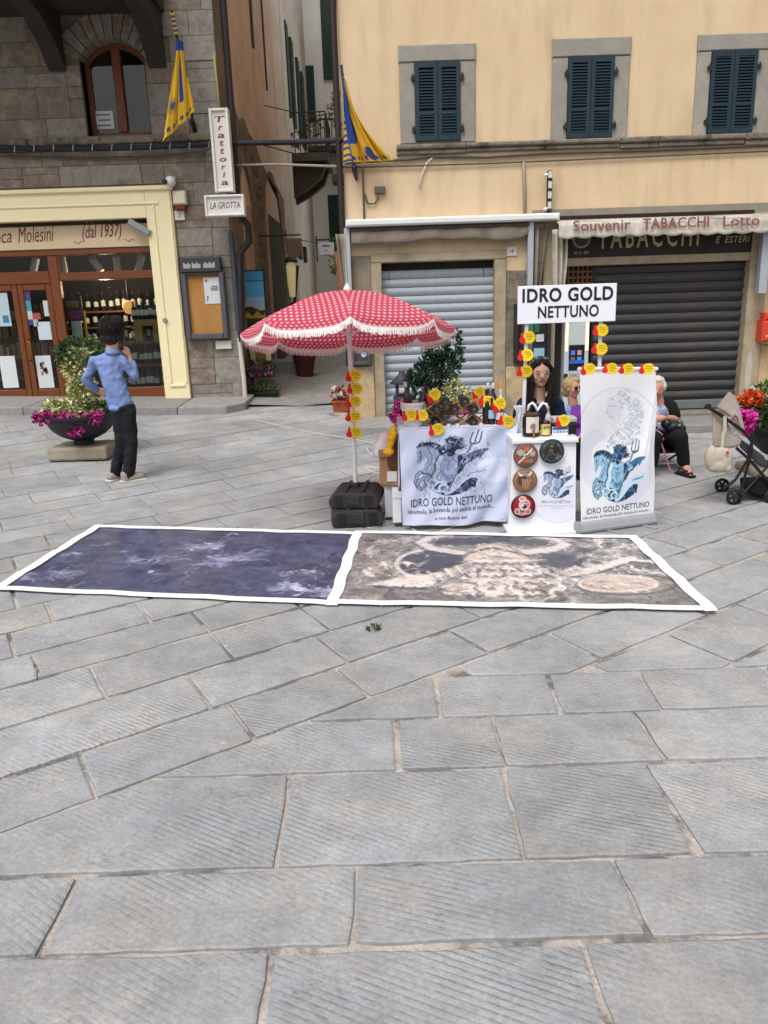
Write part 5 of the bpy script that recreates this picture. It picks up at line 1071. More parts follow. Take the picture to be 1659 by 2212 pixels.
def flower_box(name, label, x0_, x1_, y0_, y1_, z0_, z1_, mat, pal, seed, n=420, hh=.14, extra=None, cat='flower box'):
    t = thing(name, label, cat, ((x0_ + x1_) / 2, (y0_ + y1_) / 2, z0_)); mb = MB(); k = .012; tp = .02
    vs = [(x0_ + tp, y0_ + tp, z0_), (x1_ - tp, y0_ + tp, z0_), (x1_ - tp, y1_ - tp, z0_), (x0_ + tp, y1_ - tp, z0_), (x0_, y0_, z1_), (x1_, y0_, z1_), (x1_, y1_, z1_), (x0_, y1_, z1_), (x0_ + k, y0_ + k, z1_), (x1_ - k, y0_ + k, z1_), (x1_ - k, y1_ - k, z1_), (x0_ + k, y1_ - k, z1_), (x0_ + k, y0_ + k, z1_ - .03), (x1_ - k, y0_ + k, z1_ - .03), (x1_ - k, y1_ - k, z1_ - .03), (x0_ + k, y1_ - k, z1_ - .03)]
    mb.add(vs, [(3, 2, 1, 0), (0, 1, 5, 4), (1, 2, 6, 5), (2, 3, 7, 6), (3, 0, 4, 7), (4, 5, 9, 8), (5, 6, 10, 9), (6, 7, 11, 10), (7, 4, 8, 11), (8, 9, 13, 12), (9, 10, 14, 13), (10, 11, 15, 14), (11, 8, 12, 15), (12, 13, 14, 15)])
    obj('trough', mb, mat, t, bevel=.006)
    obj('rim', MB().box(x0_ - .008, x1_ + .008, y0_ - .008, y0_ + .006, z1_ - .03, z1_ + .004), mat, t)
    lf, cl = leaves(ell_cloud(((x0_ + x1_) / 2, (y0_ + y1_) / 2, z1_ + hh * .3), ((x1_ - x0_) * .56, (y1_ - y0_) * .6, hh), .2), n, .05, seed=seed, droop=.1, pal=pal[0]); obj('foliage', lf, FOL, t, colors=cl)
    if pal[1]:
        rs_ = np.random.RandomState(seed + 50)
        for j in range(pal[2]):
            a = rs_.uniform(-1, 1); b = rs_.uniform(-1, 0); p = ((x0_ + x1_) / 2 + a * (x1_ - x0_) * .52, (y0_ + y1_) / 2 + b * (y1_ - y0_) * .6, z1_ + hh * rs_.uniform(*pal[3]))
            lf, cl = leaves(ell_cloud(p, (.022, .022, .018), .1), 14, .035, seed=seed + j, droop=0, pal=[pal[1][rs_.randint(len(pal[1]))]], aspect=.9); obj('blossom', lf, FOL, t, colors=cl)
    return t
BLK = M('black plastic trough', '1d2026', rough=.5, var=.15)
zb_ = hgt(-1.7, 12.5)
flower_box('flower_box', 'black trough of pink geraniums on the menu stand', q[0] - .06, q[1] + .0, 12.4, 12.58, zz1 + .0, zz1 + .11, BLK, (['24401f', '2f4f28', '1c3218'], ['c04a80', 'b03a70', 'd070a0'], 16, (-.5, .4)), 31)
flower_box('flower_box', 'black trough of green plants on the ground at the alley corner', q[0] - .05, q[1] + .04, 12.3, 12.55, zb_ + .01, Y(570, 847, 12.3)[1], BLK, (['24401f', '2f4f28', '3a5a2c'], None, 0, 0), 32, n=300)
TERRA = M('terracotta', '9a4a2e', rough=.8, var=.12, bump=.2)
q = RECT(717, 864, 756, 894, 10.9); flower_box('terracotta_trough', 'square terracotta planter of orange and pink flowers by the parasol pole', q[0], q[1], 10.9, 11.15, hgt(-.7, 10.9) + .005, Y(735, 866, 10.9)[1], TERRA, (['4a3a24', '3a4a24', '2f4020'], ['c8542f', 'c03a70', 'd06a3a', 'b02a60', 'd8d0cc'], 22, (.1, 1.4)), 33, n=220, cat='planter')
px_, pz_ = Y(658, 790, 15); pt = thing('flower_pot', 'large dark terracotta pot on the alley paving', 'pot', (px_, 15, hgt(-1.2, 15))); zb_ = hgt(-1.2, 15) + .015
obj('pot', MB().lathe([(.15, 0), (.2, .3), (.215, .31), (.225, .4), (.2, .4), (.18, .36)], (px_, 15, zb_), 20), M('dark terracotta', '4a2820', var=.2, rough=.85), pt, smooth=40)
lf, cl = leaves(ell_cloud((px_, 15, zb_ + .55), (.25, .2, .22)), 300, .07, seed=35, pal=['2f3f24', '5a2a28', '3a4a2a']); obj('foliage', lf, FOL, pt, colors=cl)
sx_, sy_, sz_ = G(618, 812); tag(obj('stone_step_block', MB().cham(sx_ - .3, sx_ + .25, sy_, sy_ + .5, sz_, sz_ + .3, .03), KERB, loc=(sx_, sy_, sz_)), 'low grey stone block against the alley wall', 'stone block')
# ================================================================== PRINTED ART (flat print, painted per point)
class Canvas:
    def __init__(s, w, h, bg): s.w, s.h = w * 2, h * 2; s.a = np.zeros((s.h, s.w, 3)); s.a[:] = lin(bg)[:3]; s.yy, s.xx = np.mgrid[0:s.h, 0:s.w]; s.xx = (s.xx + .5) / s.w; s.yy = (s.yy + .5) / s.h
    def _mix(s, sl, m, col, op): s.a[sl] = s.a[sl] * (1 - m[..., None] * op) + np.array(lin(col)[:3]) * m[..., None] * op
    def _sl(s, xs, ys, g): return (slice(max(0, int((min(ys) - g) * s.h)), max(0, int((max(ys) + g) * s.h) + 2)), slice(max(0, int((min(xs) - g) * s.w)), max(0, int((max(xs) + g) * s.w) + 2)))
    def poly(s, pts, col, op=1.0, smooth=0):
        for _ in range(smooth):
            q = []
            for a, b in zip(pts, pts[1:] + pts[:1]): q += [(a[0] * .75 + b[0] * .25, a[1] * .75 + b[1] * .25), (a[0] * .25 + b[0] * .75, a[1] * .25 + b[1] * .75)]
            pts = q
        sl = s._sl([p[0] for p in pts], [p[1] for p in pts], 0); x, y = s.xx[sl], s.yy[sl]
        if x.size == 0: return
        ins = np.zeros(x.shape, bool)
        for (x0, y0), (x1, y1) in zip(pts, pts[1:] + pts[:1]):
            if y0 == y1: continue
            ins ^= ((y0 > y) != (y1 > y)) & (x < (x1 - x0) * (y - y0) / (y1 - y0) + x0)
        s._mix(sl, ins.astype(float), col, op)
    def stroke(s, pts, wd, col, op=1.0, asp=1.0, wd2=None):
        n = len(pts) - 1
        for i, ((x0, y0), (x1, y1)) in enumerate(zip(pts, pts[1:])):
            w_ = wd if wd2 is None else wd + (wd2 - wd) * (i + .5) / n
            sl = s._sl([x0, x1], [y0, y1], w_ * max(1, 1 / asp)); x, y = s.xx[sl], s.yy[sl]
            if x.size == 0: continue
            dx, dy = x1 - x0, (y1 - y0) * asp; L2 = dx * dx + dy * dy + 1e-12
            t = np.clip(((x - x0) * dx + (y - y0) * asp * dy) / L2, 0, 1); d = np.hypot(x - x0 - t * dx, (y - y0) * asp - t * dy)
            s._mix(sl, np.clip((w_ / 2 - d) / (w_ * .25 + 1e-6) + .5, 0, 1), col, op)
    def ell(s, cx, cy, rx, ry, col, op=1.0): s.poly([(cx + rx * math.cos(a), cy + ry * math.sin(a)) for a in np.linspace(0, 2 * PI, 40)[:-1]], col, op)
    def ring(s, cx, cy, rx, ry, wd, col, op=1.0, a0=0, a1=2 * PI): s.stroke([(cx + rx * math.cos(a), cy + ry * math.sin(a)) for a in np.linspace(a0, a1, 40)], wd, col, op, s.h / s.w)
    def speckle(s, amp, cell, seed):
        rs = np.random.RandomState(seed); g = rs.uniform(-1, 1, (int(s.h / cell) + 2, int(s.w / cell) + 2)); yi, xi = np.arange(s.h) / cell, np.arange(s.w) / cell
        y0, x0 = yi.astype(int), xi.astype(int); fy, fx = (yi - y0)[:, None], (xi - x0)[None]; fy = fy * fy * (3 - 2 * fy); fx = fx * fx * (3 - 2 * fx)
        n = (g[y0][:, x0] * (1 - fx) + g[y0][:, x0 + 1] * fx) * (1 - fy) + (g[y0 + 1][:, x0] * (1 - fx) + g[y0 + 1][:, x0 + 1] * fx) * fy
        s.a *= (1 + amp * n)[..., None]; s.a = np.clip(s.a, 0, 1)
    def hatch(s, n, ln, wd, seed, jit=.45):
        rs = np.random.RandomState(seed); g = s.a.mean(2); gy_, gx_ = np.gradient(g)
        base = s.a.copy()
        for _ in range(n):
            i, j = rs.randint(s.h), rs.randint(s.w); a = math.atan2(gx_[i, j], -gy_[i, j] + 1e-9) + rs.normal(0, .5); l = ln * rs.uniform(.4, 1.3); x, y = (j + .5) / s.w, (i + .5) / s.h
            c = np.clip(base[i, j] * math.exp(rs.normal(0, jit)), 0, .75); s.stroke([(x, y), (x + l * math.cos(a) * .6, y + l * math.sin(a) * .6 * s.w / s.h), (x + l * math.cos(a + .5), y + l * math.sin(a + .5) * s.w / s.h)], wd * rs.uniform(.5, 1.3), tuple(c), .8, s.h / s.w)
    def blur(s, n):
        for _ in range(n): s.a = (s.a + np.roll(s.a, 1, 0) + np.roll(s.a, -1, 0)) / 3; s.a = (s.a + np.roll(s.a, 1, 1) + np.roll(s.a, -1, 1)) / 3
    def done(s): return s.a.reshape(s.h // 2, 2, s.w // 2, 2, 3).mean((1, 3))
def emblem(cv, x0, y0, w, h, pal):
    """sea god on a fish-tailed horse with trident and dolphins, in the box x0,y0,w,h"""
    dk, md, lt, pale = pal; A = cv.h / cv.w
    T = lambda pts: [(x0 + (x - 865) / 505 * w, y0 + (y - 985) / 675 * h) for x, y in pts]; k = w
    cv.ring(x0 + w * .48, y0 + h * .45, w * .36, h * .32, k * .006, md, .35, PI, 2 * PI)
    cv.poly(T([(960, 1560), (1010, 1620), (1080, 1655), (1160, 1645), (1240, 1600), (1290, 1540), (1300, 1480), (1240, 1470), (1100, 1500), (980, 1480)]), dk, 1, 1)          # dark bowl of the sea
    cv.poly(T([(1160, 1330), (1215, 1240), (1270, 1195), (1345, 1180), (1365, 1195), (1330, 1225), (1318, 1260), (1300, 1290), (1300, 1255), (1260, 1300), (1200, 1350)]), md, 1, 1)
    cv.poly(T([(1180, 1330), (1240, 1260), (1300, 1230), (1290, 1260), (1230, 1310)]), dk, .8, 1)
    cv.poly(T([(878, 1175), (900, 1130), (950, 1118), (1000, 1135), (1040, 1180), (1052, 1250), (1045, 1320), (1070, 1380), (1000, 1440), (930, 1420), (905, 1400), (940, 1330), (952, 1265), (930, 1250), (915, 1290), (905, 1322), (884, 1312), (886, 1260)]), lt, 1, 1)   # horse
    for i in range(9):
        a = i / 8; x = 885 + 165 * a; y = 1150 - 40 * math.sin(a * 2.2) + 110 * a * a; cv.stroke(T([(x, y), (x + 22, y - 32 + 12 * a), (x + 40, y - 18)]), k * .03, dk)
    cv.stroke(T([(1035, 1180), (1052, 1250), (1045, 1330)]), k * .05, dk); cv.stroke(T([(905, 1195), (912, 1240), (905, 1290)]), k * .012, dk); cv.ell(*T([(903, 1200)])[0], k * .015, h * .01, dk)
    cv.stroke(T([(960, 1180), (985, 1240), (975, 1320), (940, 1380)]), k * .018, md, .8); cv.stroke(T([(1000, 1200), (1012, 1280), (1000, 1360)]), k * .014, md, .8)
    cv.poly(T([(900, 1392), (1000, 1440), (1030, 1500), (940, 1450)]), dk, 1, 1)
    for q in ([(905, 1400), (880, 1440), (872, 1500), (885, 1545), (910, 1575)], [(945, 1435), (925, 1470), (890, 1490), (882, 1530)], [(960, 1450), (950, 1500), (935, 1550)]):
        cv.stroke(T(q), k * .052, dk); cv.stroke(T(q), k * .03, lt)
    for i in range(6): x = 935 + i * 14; cv.stroke(T([(x, 1470), (x - 6, 1500), (x + 10, 1540)]), k * .016, pale if i % 2 else md)
    cv.poly(T([(1035, 1250), (1075, 1225), (1160, 1225), (1200, 1245), (1175, 1300), (1150, 1400), (1130, 1480), (1090, 1530), (1040, 1500), (1030, 1420), (1045, 1340)]), lt, 1, 1)  # torso
    cv.poly(T([(1150, 1240), (1205, 1250), (1215, 1330), (1180, 1420), (1140, 1450), (1160, 1340)]), dk, 1, 1)
    cv.stroke(T([(1040, 1255), (1020, 1320), (1022, 1390), (1000, 1450), (1003, 1495)]), k * .085, dk); cv.stroke(T([(1046, 1255), (1025, 1320), (1026, 1390), (1004, 1450), (1004, 1492)]), k * .058, pale)
    for q in ([(1065, 1285), (1100, 1300), (1130, 1285)], [(1095, 1300), (1092, 1400)], [(1075, 1340), (1115, 1340)], [(1075, 1375), (1112, 1375)]): cv.stroke(T(q), k * .011, md, .8)
    for i in range(5): cv.stroke(T([(1045 + i * 6, 1405 + i * 18), (1090, 1450 + i * 12), (1130, 1430 + i * 10)]), k * .012, md, .8)
    cv.ell(*T([(1103, 1165)])[0], w * .095, h * .085, dk); cv.ell(*T([(1090, 1150)])[0], w * .045, h * .04, md)
    rs_ = np.random.RandomState(5)
    for i in range(16):
        a = -2.3 + i * .2; l = rs_.uniform(.75, 1.15); q = [(1104 + 44 * math.cos(a), 1145 + 52 * math.sin(a))]
        for j in range(1, 4): q.append((q[-1][0] + l * (22 * math.cos(a * .6 + .35 * math.sin(j * 2 + i))), q[-1][1] + l * (18 * math.sin(a * .7 + .8 * math.sin(j * 1.7 + i)))))
        cv.stroke(T(q), k * .03, dk, 1, 1, k * .01)
    cv.stroke(T([(1085, 1110), (1070, 1080), (1085, 1072)]), k * .02, dk); cv.poly(T([(1078, 1200), (1130, 1195), (1140, 1235), (1105, 1260), (1080, 1235)]), dk, 1, 1)
    cv.stroke(T([(1195, 1250), (1235, 1290), (1200, 1320)]), k * .06, dk); cv.stroke(T([(1195, 1250), (1233, 1288), (1204, 1315)]), k * .035, lt)
    cv.poly(T([(1060, 1640), (1105, 1560), (1150, 1460), (1230, 1395), (1310, 1378), (1362, 1345), (1368, 1362), (1340, 1400), (1372, 1388), (1345, 1430), (1330, 1468), (1270, 1462), (1200, 1520), (1150, 1600), (1100, 1645)]), pale, 1, 1)   # dolphin
    cv.poly(T([(1120, 1640), (1180, 1560), (1235, 1490), (1300, 1470), (1275, 1500), (1292, 1545), (1280, 1590), (1262, 1545), (1220, 1600), (1170, 1640)]), dk, 1, 1)
    cv.stroke(T([(1240, 1430), (1300, 1420), (1345, 1400)]), k * .012, md); cv.ell(*T([(1285, 1408)])[0], k * .01, h * .008, dk)
    for (cx, cy, r) in ((1035, 1560, 48), (1065, 1575, 30), (990, 1520, 28)): cv.ring(*T([(cx, cy)])[0], w * r / 505, h * r / 675, k * .03, pale); cv.ring(*T([(cx, cy)])[0], w * r * .6 / 505, h * r * .6 / 675, k * .014, md)
    cv.stroke(T([(1098, 1600), (1168, 1360), (1246, 1135)]), k * .026, dk); cv.stroke(T([(1096, 1600), (1166, 1360), (1244, 1135)]), k * .009, lt)
    cv.stroke(T([(1232, 1095), (1236, 1125), (1262, 1138), (1292, 1118), (1300, 1075)]), k * .018, dk)
    for q in ([(1232, 1100), (1248, 1020)], [(1258, 1138), (1285, 995)], [(1298, 1085), (1306, 1015)]): cv.stroke(T(q), k * .016, dk)
    rs_ = np.random.RandomState(int(w * 1000)); bgc = np.array(cv.a[0, 0]); H_, W_ = cv.h, cv.w
    for _ in range(420):                                 # fine engraving inside the figures
        x, y = x0 + w * rs_.uniform(.02, .98), y0 + h * rs_.uniform(.1, .98); c = cv.a[min(H_ - 1, int(y * H_)), min(W_ - 1, int(x * W_))]
        if c.sum() > 1.75: continue
        a = rs_.uniform(.6, 2.2); l = w * rs_.uniform(.02, .06); cv.stroke([(x, y), (x + l * math.cos(a), y + l * math.sin(a) / A)], k * rs_.uniform(.006, .014), [dk, md, pale, lt][rs_.randint(4)], .55)
PRINT = M('printed surface', (1, 1, 1), attr='paint', rough=.8, var=.02, spec=.2); PRINTG = M('printed vinyl', (1, 1, 1), attr='paint', rough=.42, var=.02, spec=.35)
def sheet(name, S, cv, parent, mat=PRINT, label=None, solid=0):
    """sheet whose points S(u, v) take their colours from the canvas (v runs down)"""
    im = cv.done(); h, w = im.shape[:2]; mb = MB(); mb.v = [S((i + .5) / w, (j + .5) / h) for j in range(h) for i in range(w)]
    mb.f = [((j + 1) * w + i, (j + 1) * w + i + 1, j * w + i + 1, j * w + i) for j in range(h - 1) for i in range(w - 1)]
    o = obj(name, mb, mat, parent, smooth=True, colors=im.reshape(-1, 3), label=label)
    if solid: q = o.modifiers.new('solid', 'SOLIDIFY'); q.thickness = solid; q.offset = 1
    return o
def quad(P): P = [Vector(p) for p in P]; return lambda u, v: (P[0] * (1 - u) + P[1] * u) * (1 - v) + (P[3] * (1 - u) + P[2] * u) * v
def homog(src):
    dst = [(0, 0), (1, 0), (1, 1), (0, 1)]; A = []; b = []
    for (x, y), (u, v) in zip(src, dst): A += [[x, y, 1, 0, 0, 0, -u * x, -u * y], [0, 0, 0, x, y, 1, -v * x, -v * y]]; b += [u, v]
    h = np.linalg.solve(np.array(A, float), np.array(b, float))
    def f(x, y): d = h[6] * x + h[7] * y + 1; return ((h[0] * x + h[1] * y + h[2]) / d, (h[3] * x + h[4] * y + h[5]) / d)
    return f
# ---------------- floor mats
TAPE = M('white tape', 'e4e5e8', rough=.6, var=.03)
def mat_sheet(px, cv, name, label):
    P = [Vector(G(u, v, .012)) for u, v in px]; B = quad(P); t = thing(name, label, 'floor mat', tuple((P[0] + P[2]) / 2))
    sheet('print', lambda u, v: tuple(B(u, v) + Vector((0, 0, .002 * math.sin(u * 9 + v * 4) * math.sin(v * 5)))), cv, t, PRINTG); return t, P, B
pxa = [(212, 1138), (772, 1153), (719, 1304), (-4, 1272)]; Ha = homog(pxa)
za = lambda x, y: Ha(x * .4882, 1107 + y * .4882)             # from the enlarged view of the mat
cv = Canvas(300, 200, '4b4e66'); cv.speckle(.3, 36, 1); cv.speckle(.25, 14, 2)
rs = np.random.RandomState(4)
for (x, y, l, w_, n_) in ((240, 275, 120, .03, 9), (880, 150, 150, .03, 9), (1000, 205, 160, .03, 9), (620, 210, 140, .026, 8), (1300, 270, 150, .026, 8), (1260, 330, 120, .036, 9), (930, 140, 90, .02, 14), (860, 130, 160, .016, 5), (700, 200, 150, .018, 8), (900, 215, 120, .024, 8), (1090, 180, 110, .02, 8), (300, 190, 130, .02, 5), (470, 155, 60, .014, 3), (1250, 260, 200, .016, 7), (1270, 325, 100, .026, 6), (230, 280, 90, .03, 7), (90, 280, 50, .03, 5), (1390, 355, 120, .03, 7), (700, 265, 90, .014, 6), (1000, 100, 60, .018, 4), (560, 180, 60, .014, 3), (330, 335, 60, .02, 4), (850, 255, 60, .014, 4), (1430, 240, 50, .012, 3)):
    for j in range(n_):
        a = x + rs.uniform(-.5, .5) * l; b = y + rs.uniform(-12, 12) * 1.2; ln = rs.uniform(.3, 1) * l * .6; sl = rs.uniform(-.35, .1)
        pts = [za(a + ln * t, b + sl * ln * t * .35 + 4 * math.sin(t * 5 + j)) for t in (0, .3, .6, 1)]; cv.stroke(pts, w_ * rs.uniform(.3, 1), ['a4a6c2', 'bcbed4', '8e90b0', '787a9c'][rs.randint(4)], rs.uniform(.25, .6), .75)
for j in range(140): x, y = rs.uniform(0, 1), rs.uniform(0, 1); cv.stroke([(x, y), (x + rs.uniform(-.1, .1), y + rs.uniform(-.05, .05))], rs.uniform(.01, .04), ['383b58', '585870', '5e5c70', '3e4468'][rs.randint(4)], .5, .75)
cv.blur(2); cv.hatch(1500, .05, .007, 5, .24); m1, P1, B1 = mat_sheet(pxa, cv, 'floor_mat', 'dark blue printed floor mat with pale wave streaks')
pxb = [(776, 1151), (1366, 1162), (1532, 1317), (727, 1303)]; Hb = homog(pxb)
zb = lambda x, y: Hb(702 + x * .5370, 1107 + y * .5370)
cv = Canvas(320, 210, '827e7c'); cv.speckle(.35, 30, 5); cv.speckle(.35, 9, 6)
S = lambda pts, w_, c, op=1, w2=None: cv.stroke([zb(*p) for p in pts], w_, c, op, .66, w2)
PO = lambda pts, c, op=1: cv.poly([zb(*p) for p in pts], c, op, 1)
LT, MD, DK, TN = 'd8cdc6', 'a39a94', '4c4d57', 'c0aea4'
PO([(300, 190), (420, 140), (560, 150), (600, 200), (480, 240), (330, 250)], '4a4a55'); PO([(860, 170), (1000, 160), (1090, 190), (1000, 235), (890, 230)], '4f4f58'); PO([(440, 110), (700, 95), (920, 110), (900, 140), (700, 120), (480, 135)], '4a4850')
for k in range(70): a = rs.uniform(140, 420); b = rs.uniform(95, 260); S([(a, b), (a + rs.uniform(-30, 30), b + rs.uniform(-14, 14)), (a + rs.uniform(-40, 40), b + rs.uniform(-14, 14))], rs.uniform(.006, .016), [LT, MD, DK][rs.randint(3)], .8)
for k in range(60): a = rs.uniform(1000, 1330); b = rs.uniform(105, 240); S([(a, b), (a + rs.uniform(0, 60), b + rs.uniform(-14, 20)), (a + rs.uniform(20, 90), b + rs.uniform(-4, 24))], rs.uniform(.006, .018), [LT, MD, DK][rs.randint(3)], .8)
for k in range(40): a = rs.uniform(60, 1450); b = rs.uniform(300, 365); S([(a, b), (a + rs.uniform(-60, 60), b + rs.uniform(-8, 8))], rs.uniform(.008, .02), [MD, DK, DK][rs.randint(3)], .7)
S([(560, 160), (450, 145), (390, 120), (430, 98), (520, 90)], .07, DK, 1, .03); S([(560, 158), (450, 143), (395, 120), (430, 100), (520, 92)], .05, LT, 1, .02)       # horns
S([(820, 160), (930, 150), (985, 128), (940, 105), (860, 95)], .075, DK, 1, .03); S([(820, 158), (930, 148), (980, 128), (940, 107), (860, 97)], .055, LT, 1, .02)
PO([(570, 170), (620, 130), (690, 118), (760, 130), (830, 165), (830, 185), (700, 165), (580, 190)], 'cbb9aa'); S([(600, 160), (690, 140), (800, 162)], .014, DK)
PO([(580, 190), (700, 170), (840, 190), (870, 260), (850, 350), (640, 350), (560, 280)], MD)
for r_ in range(6):
    for k in range(7): x = 590 + k * 40 + 10 * (r_ % 2); y = 190 + r_ * 26; S([(x, y), (x + 18, y + 10), (x + 34, y)], .022, LT if (k + r_) % 3 else TN); S([(x, y + 9), (x + 18, y + 18), (x + 34, y + 9)], .01, DK, .8)
S([(660, 270), (640, 300), (690, 330), (740, 300), (800, 320)], .03, LT); S([(700, 280), (760, 260), (800, 290)], .03, TN)
PO([(180, 285), (300, 265), (440, 245), (480, 275), (400, 305), (260, 300)], LT); S([(190, 292), (320, 300), (420, 305)], .012, DK)                # left arm
for k in range(12): a = 440 + k * 13; S([(a, 260 - k * 5), (a + 26, 285 - k * 5)], .026, [LT, TN, MD][k % 3]); S([(a + 8, 262 - k * 5), (a + 30, 292 - k * 5)], .008, DK)
PO([(1000, 250), (1080, 215), (1170, 190), (1240, 170), (1260, 190), (1180, 225), (1080, 255)], LT); S([(1010, 258), (1120, 240), (1240, 195)], .012, DK)    # right arm
for k in range(16): a = 870 + (k % 8) * 22; b = 225 + (k // 8) * 40 + k % 3 * 6; S([(a, b), (a + 20, b + 12)], .024, [LT, MD, TN][k % 3]); S([(a, b + 10), (a + 22, b + 20)], .008, DK)
cv.poly([zb(1220 + 190 * math.cos(a), 288 + 42 * math.sin(a)) for a in np.linspace(0, 2 * PI, 40)], '8f8580'); cv.poly([zb(1190 + 150 * math.cos(a), 284 + 34 * math.sin(a)) for a in np.linspace(0, 2 * PI, 40)], TN)   # shield
S([(1040, 280), (1100, 300), (1180, 306)], .012, '9a8272'); S([(1060, 250), (1150, 245), (1280, 262)], .02, LT)
for k in range(20): a = 900 + rs.uniform(0, 130); b = 270 + rs.uniform(0, 80); S([(a, b), (a + rs.uniform(-40, 40), b + 20)], .014, [LT, MD, DK][k % 3], .8)
for k in range(14): a = 480 + rs.uniform(0, 170); b = 290 + rs.uniform(0, 50); S([(a, b), (a + 60, b - 16)], .018, [LT, MD, TN][k % 3], .8)
cv.blur(2); cv.hatch(2600, .03, .007, 3, .3)
def figure(o):
    S([(560, 160), (450, 145), (390, 120), (430, 98), (520, 90)], .07, DK, o * .6, .03); S([(560, 158), (450, 143), (395, 120), (430, 100), (520, 92)], .045, LT, o, .02)
    S([(820, 160), (930, 150), (985, 128), (940, 105), (860, 95)], .075, DK, o * .6, .03); S([(820, 158), (930, 148), (980, 128), (940, 107), (860, 97)], .05, LT, o, .02)
    S([(575, 178), (620, 138), (690, 122), (760, 136), (828, 172)], .016, DK, o); S([(590, 186), (700, 166), (826, 186)], .02, LT, o)
    for k in range(26):
        r2 = np.random.RandomState(k + 90); x, y = 590 + 260 * r2.rand(), 195 + 130 * r2.rand(); S([(x, y), (x + 14, y + 10), (x + 4, y + 22), (x + 22, y + 30)], .011, LT if k % 2 else DK, o)
    S([(190, 290), (300, 268), (440, 248)], .02, LT, o); S([(190, 294), (320, 302), (420, 306)], .012, DK, o); S([(1010, 258), (1120, 240), (1240, 195)], .014, DK, o); S([(1010, 248), (1120, 218), (1245, 176)], .022, LT, o)
    cv.stroke([zb(1220 + 190 * math.cos(a), 288 + 42 * math.sin(a)) for a in np.linspace(0, 2 * PI, 40)], .012, DK, o, .66); cv.stroke([zb(1190 + 150 * math.cos(a), 284 + 34 * math.sin(a)) for a in np.linspace(0, 2 * PI, 40)], .012, LT, o, .66)
    cv.stroke([zb(430 + 130 * math.cos(a), 205 + 55 * math.sin(a)) for a in np.linspace(1.6, 4.4, 24)], .016, LT, o, .66)
figure(.5)
cv.hatch(900, .016, .004, 4, .3)
m2, P2, B2 = mat_sheet(pxb, cv, 'floor_mat', 'brown grey printed floor mat with a horned warrior relief')
def tape(name, a, b, w_, t, off=0):
    a, b = Vector(a), Vector(b); d = (b - a).normalized(); n = Vector((-d.y, d.x, 0)) * w_ / 2; k = 14; mb = MB()
    for i in range(k + 1):
        p = a.lerp(b, i / k); j = n.normalized() * .006 * math.sin(i * 1.7 + off); z = .006 + .002 * (i % 2) + off * .0006
        mb.v += [tuple(p - n + j + Vector((0, 0, z))), tuple(p + n + j + Vector((0, 0, z)))]
    mb.f = [(2 * i, 2 * i + 2, 2 * i + 3, 2 * i + 1) for i in range(k)]; return obj(name, mb, TAPE, t, solid=.003)
for t, P in ((m1, P1), (m2, P2)):
    for i in range(4):
        if t is m2 and i == 3: continue
        e = (P[(i + 1) % 4] - P[i]).normalized() * .035; tape('tape_strip', P[i] - e, P[(i + 1) % 4] + e, .062 if i in (0, 2) else .07, t, i * 1.0 + (4 if t is m2 else 0))

# ================================================================== PARASOL
UX, UY = Y(766, 1000, 5.95)[0], 5.95
def canopy_mat():
    m = M('polka dot cloth', (1, 1, 1), attr='paint', rough=.85, var=.03); nt = m.node_tree; N = nt.nodes; L = nt.links; b = N['Principled BSDF']
    tr = N.new('ShaderNodeBsdfTranslucent'); L.new(b.inputs['Base Color'].links[0].from_socket, tr.inputs[0]); mx = N.new('ShaderNodeMixShader'); mx.inputs[0].default_value = .38
    out = N['Material Output']; L.new(b.outputs[0], mx.inputs[1]); L.new(tr.outputs[0], mx.inputs[2]); L.new(mx.outputs[0], out.inputs[0]); return m
DOTS = canopy_mat()
par = thing('parasol', 'red parasol with white polka dots and white fringe on a white pole', 'parasol', (UX, UY, 0))
RIM, APEX = .80, 1.765; tilt = Matrix.Translation((UX, UY, APEX)) @ Matrix.Rotation(math.radians(-8.5), 4, 'X') @ Matrix.Rotation(math.radians(3), 4, 'Z')
NP_ = 8
def cano(th, r):                                        # r 0..1 over the roof, 1..1.2 down the flap
    k = th / (2 * PI / NP_); f = k - math.floor(k); rib = abs(f - .5) * 2      # 1 on a rib, 0 between
    R_ = min(r, 1.0); h = -.285 * R_ ** 1.75; sag = (1 - rib ** 2) * .05 * R_ ** 1.5
    rad = RIM * R_ * (1 - (1 - math.cos(PI / NP_)) * (1 - rib ** 2) * .9)
    z = h - sag * .35; rr = rad - sag * .25
    if r > 1: d = (r - 1); z -= d * .36 * (1 - .85 * rib ** 6); rr += d * .04
    return Vector((rr * math.cos(th), rr * math.sin(th), z))
nt_, nr = 576, 112
mb = MB(); cols = []; RD, WD = np.array(lin('d24460')[:3]), np.array(lin('f0e6e4')[:3])
for j in range(nr + 1):
    r = .004 + (1.2 - .004) * j / nr
    for i in range(nt_):
        th = 2 * PI * i / nt_; mb.v.append(tuple(tilt @ cano(th, r)))
        k = th / (2 * PI / NP_); f = (k - math.floor(k) - .5) * (2 * PI / NP_); x = RIM * r * math.tan(f); y = RIM * r * 1.04; s_ = .0455
        row = math.floor(y / s_); xo = (x / s_ + (.5 if row % 2 else 0)); dx = (xo - math.floor(xo) - .5) * s_; dy = (y / s_ - row - .5) * s_
        d = math.hypot(dx, dy); t = min(1, max(0, (.0135 - d) / .006)); cols.append(WD if r > 1.14 else RD * (1 - t) + WD * t)
mb.f = [(j * nt_ + i, j * nt_ + (i + 1) % nt_, (j + 1) * nt_ + (i + 1) % nt_, (j + 1) * nt_ + i) for j in range(nr) for i in range(nt_)]
can = obj('canopy', mb, DOTS, par, smooth=True, colors=np.array(cols))
WFR = M('white fringe', 'efebea', rough=.9, var=.06)
fm = MB(); rs = random.Random(9)
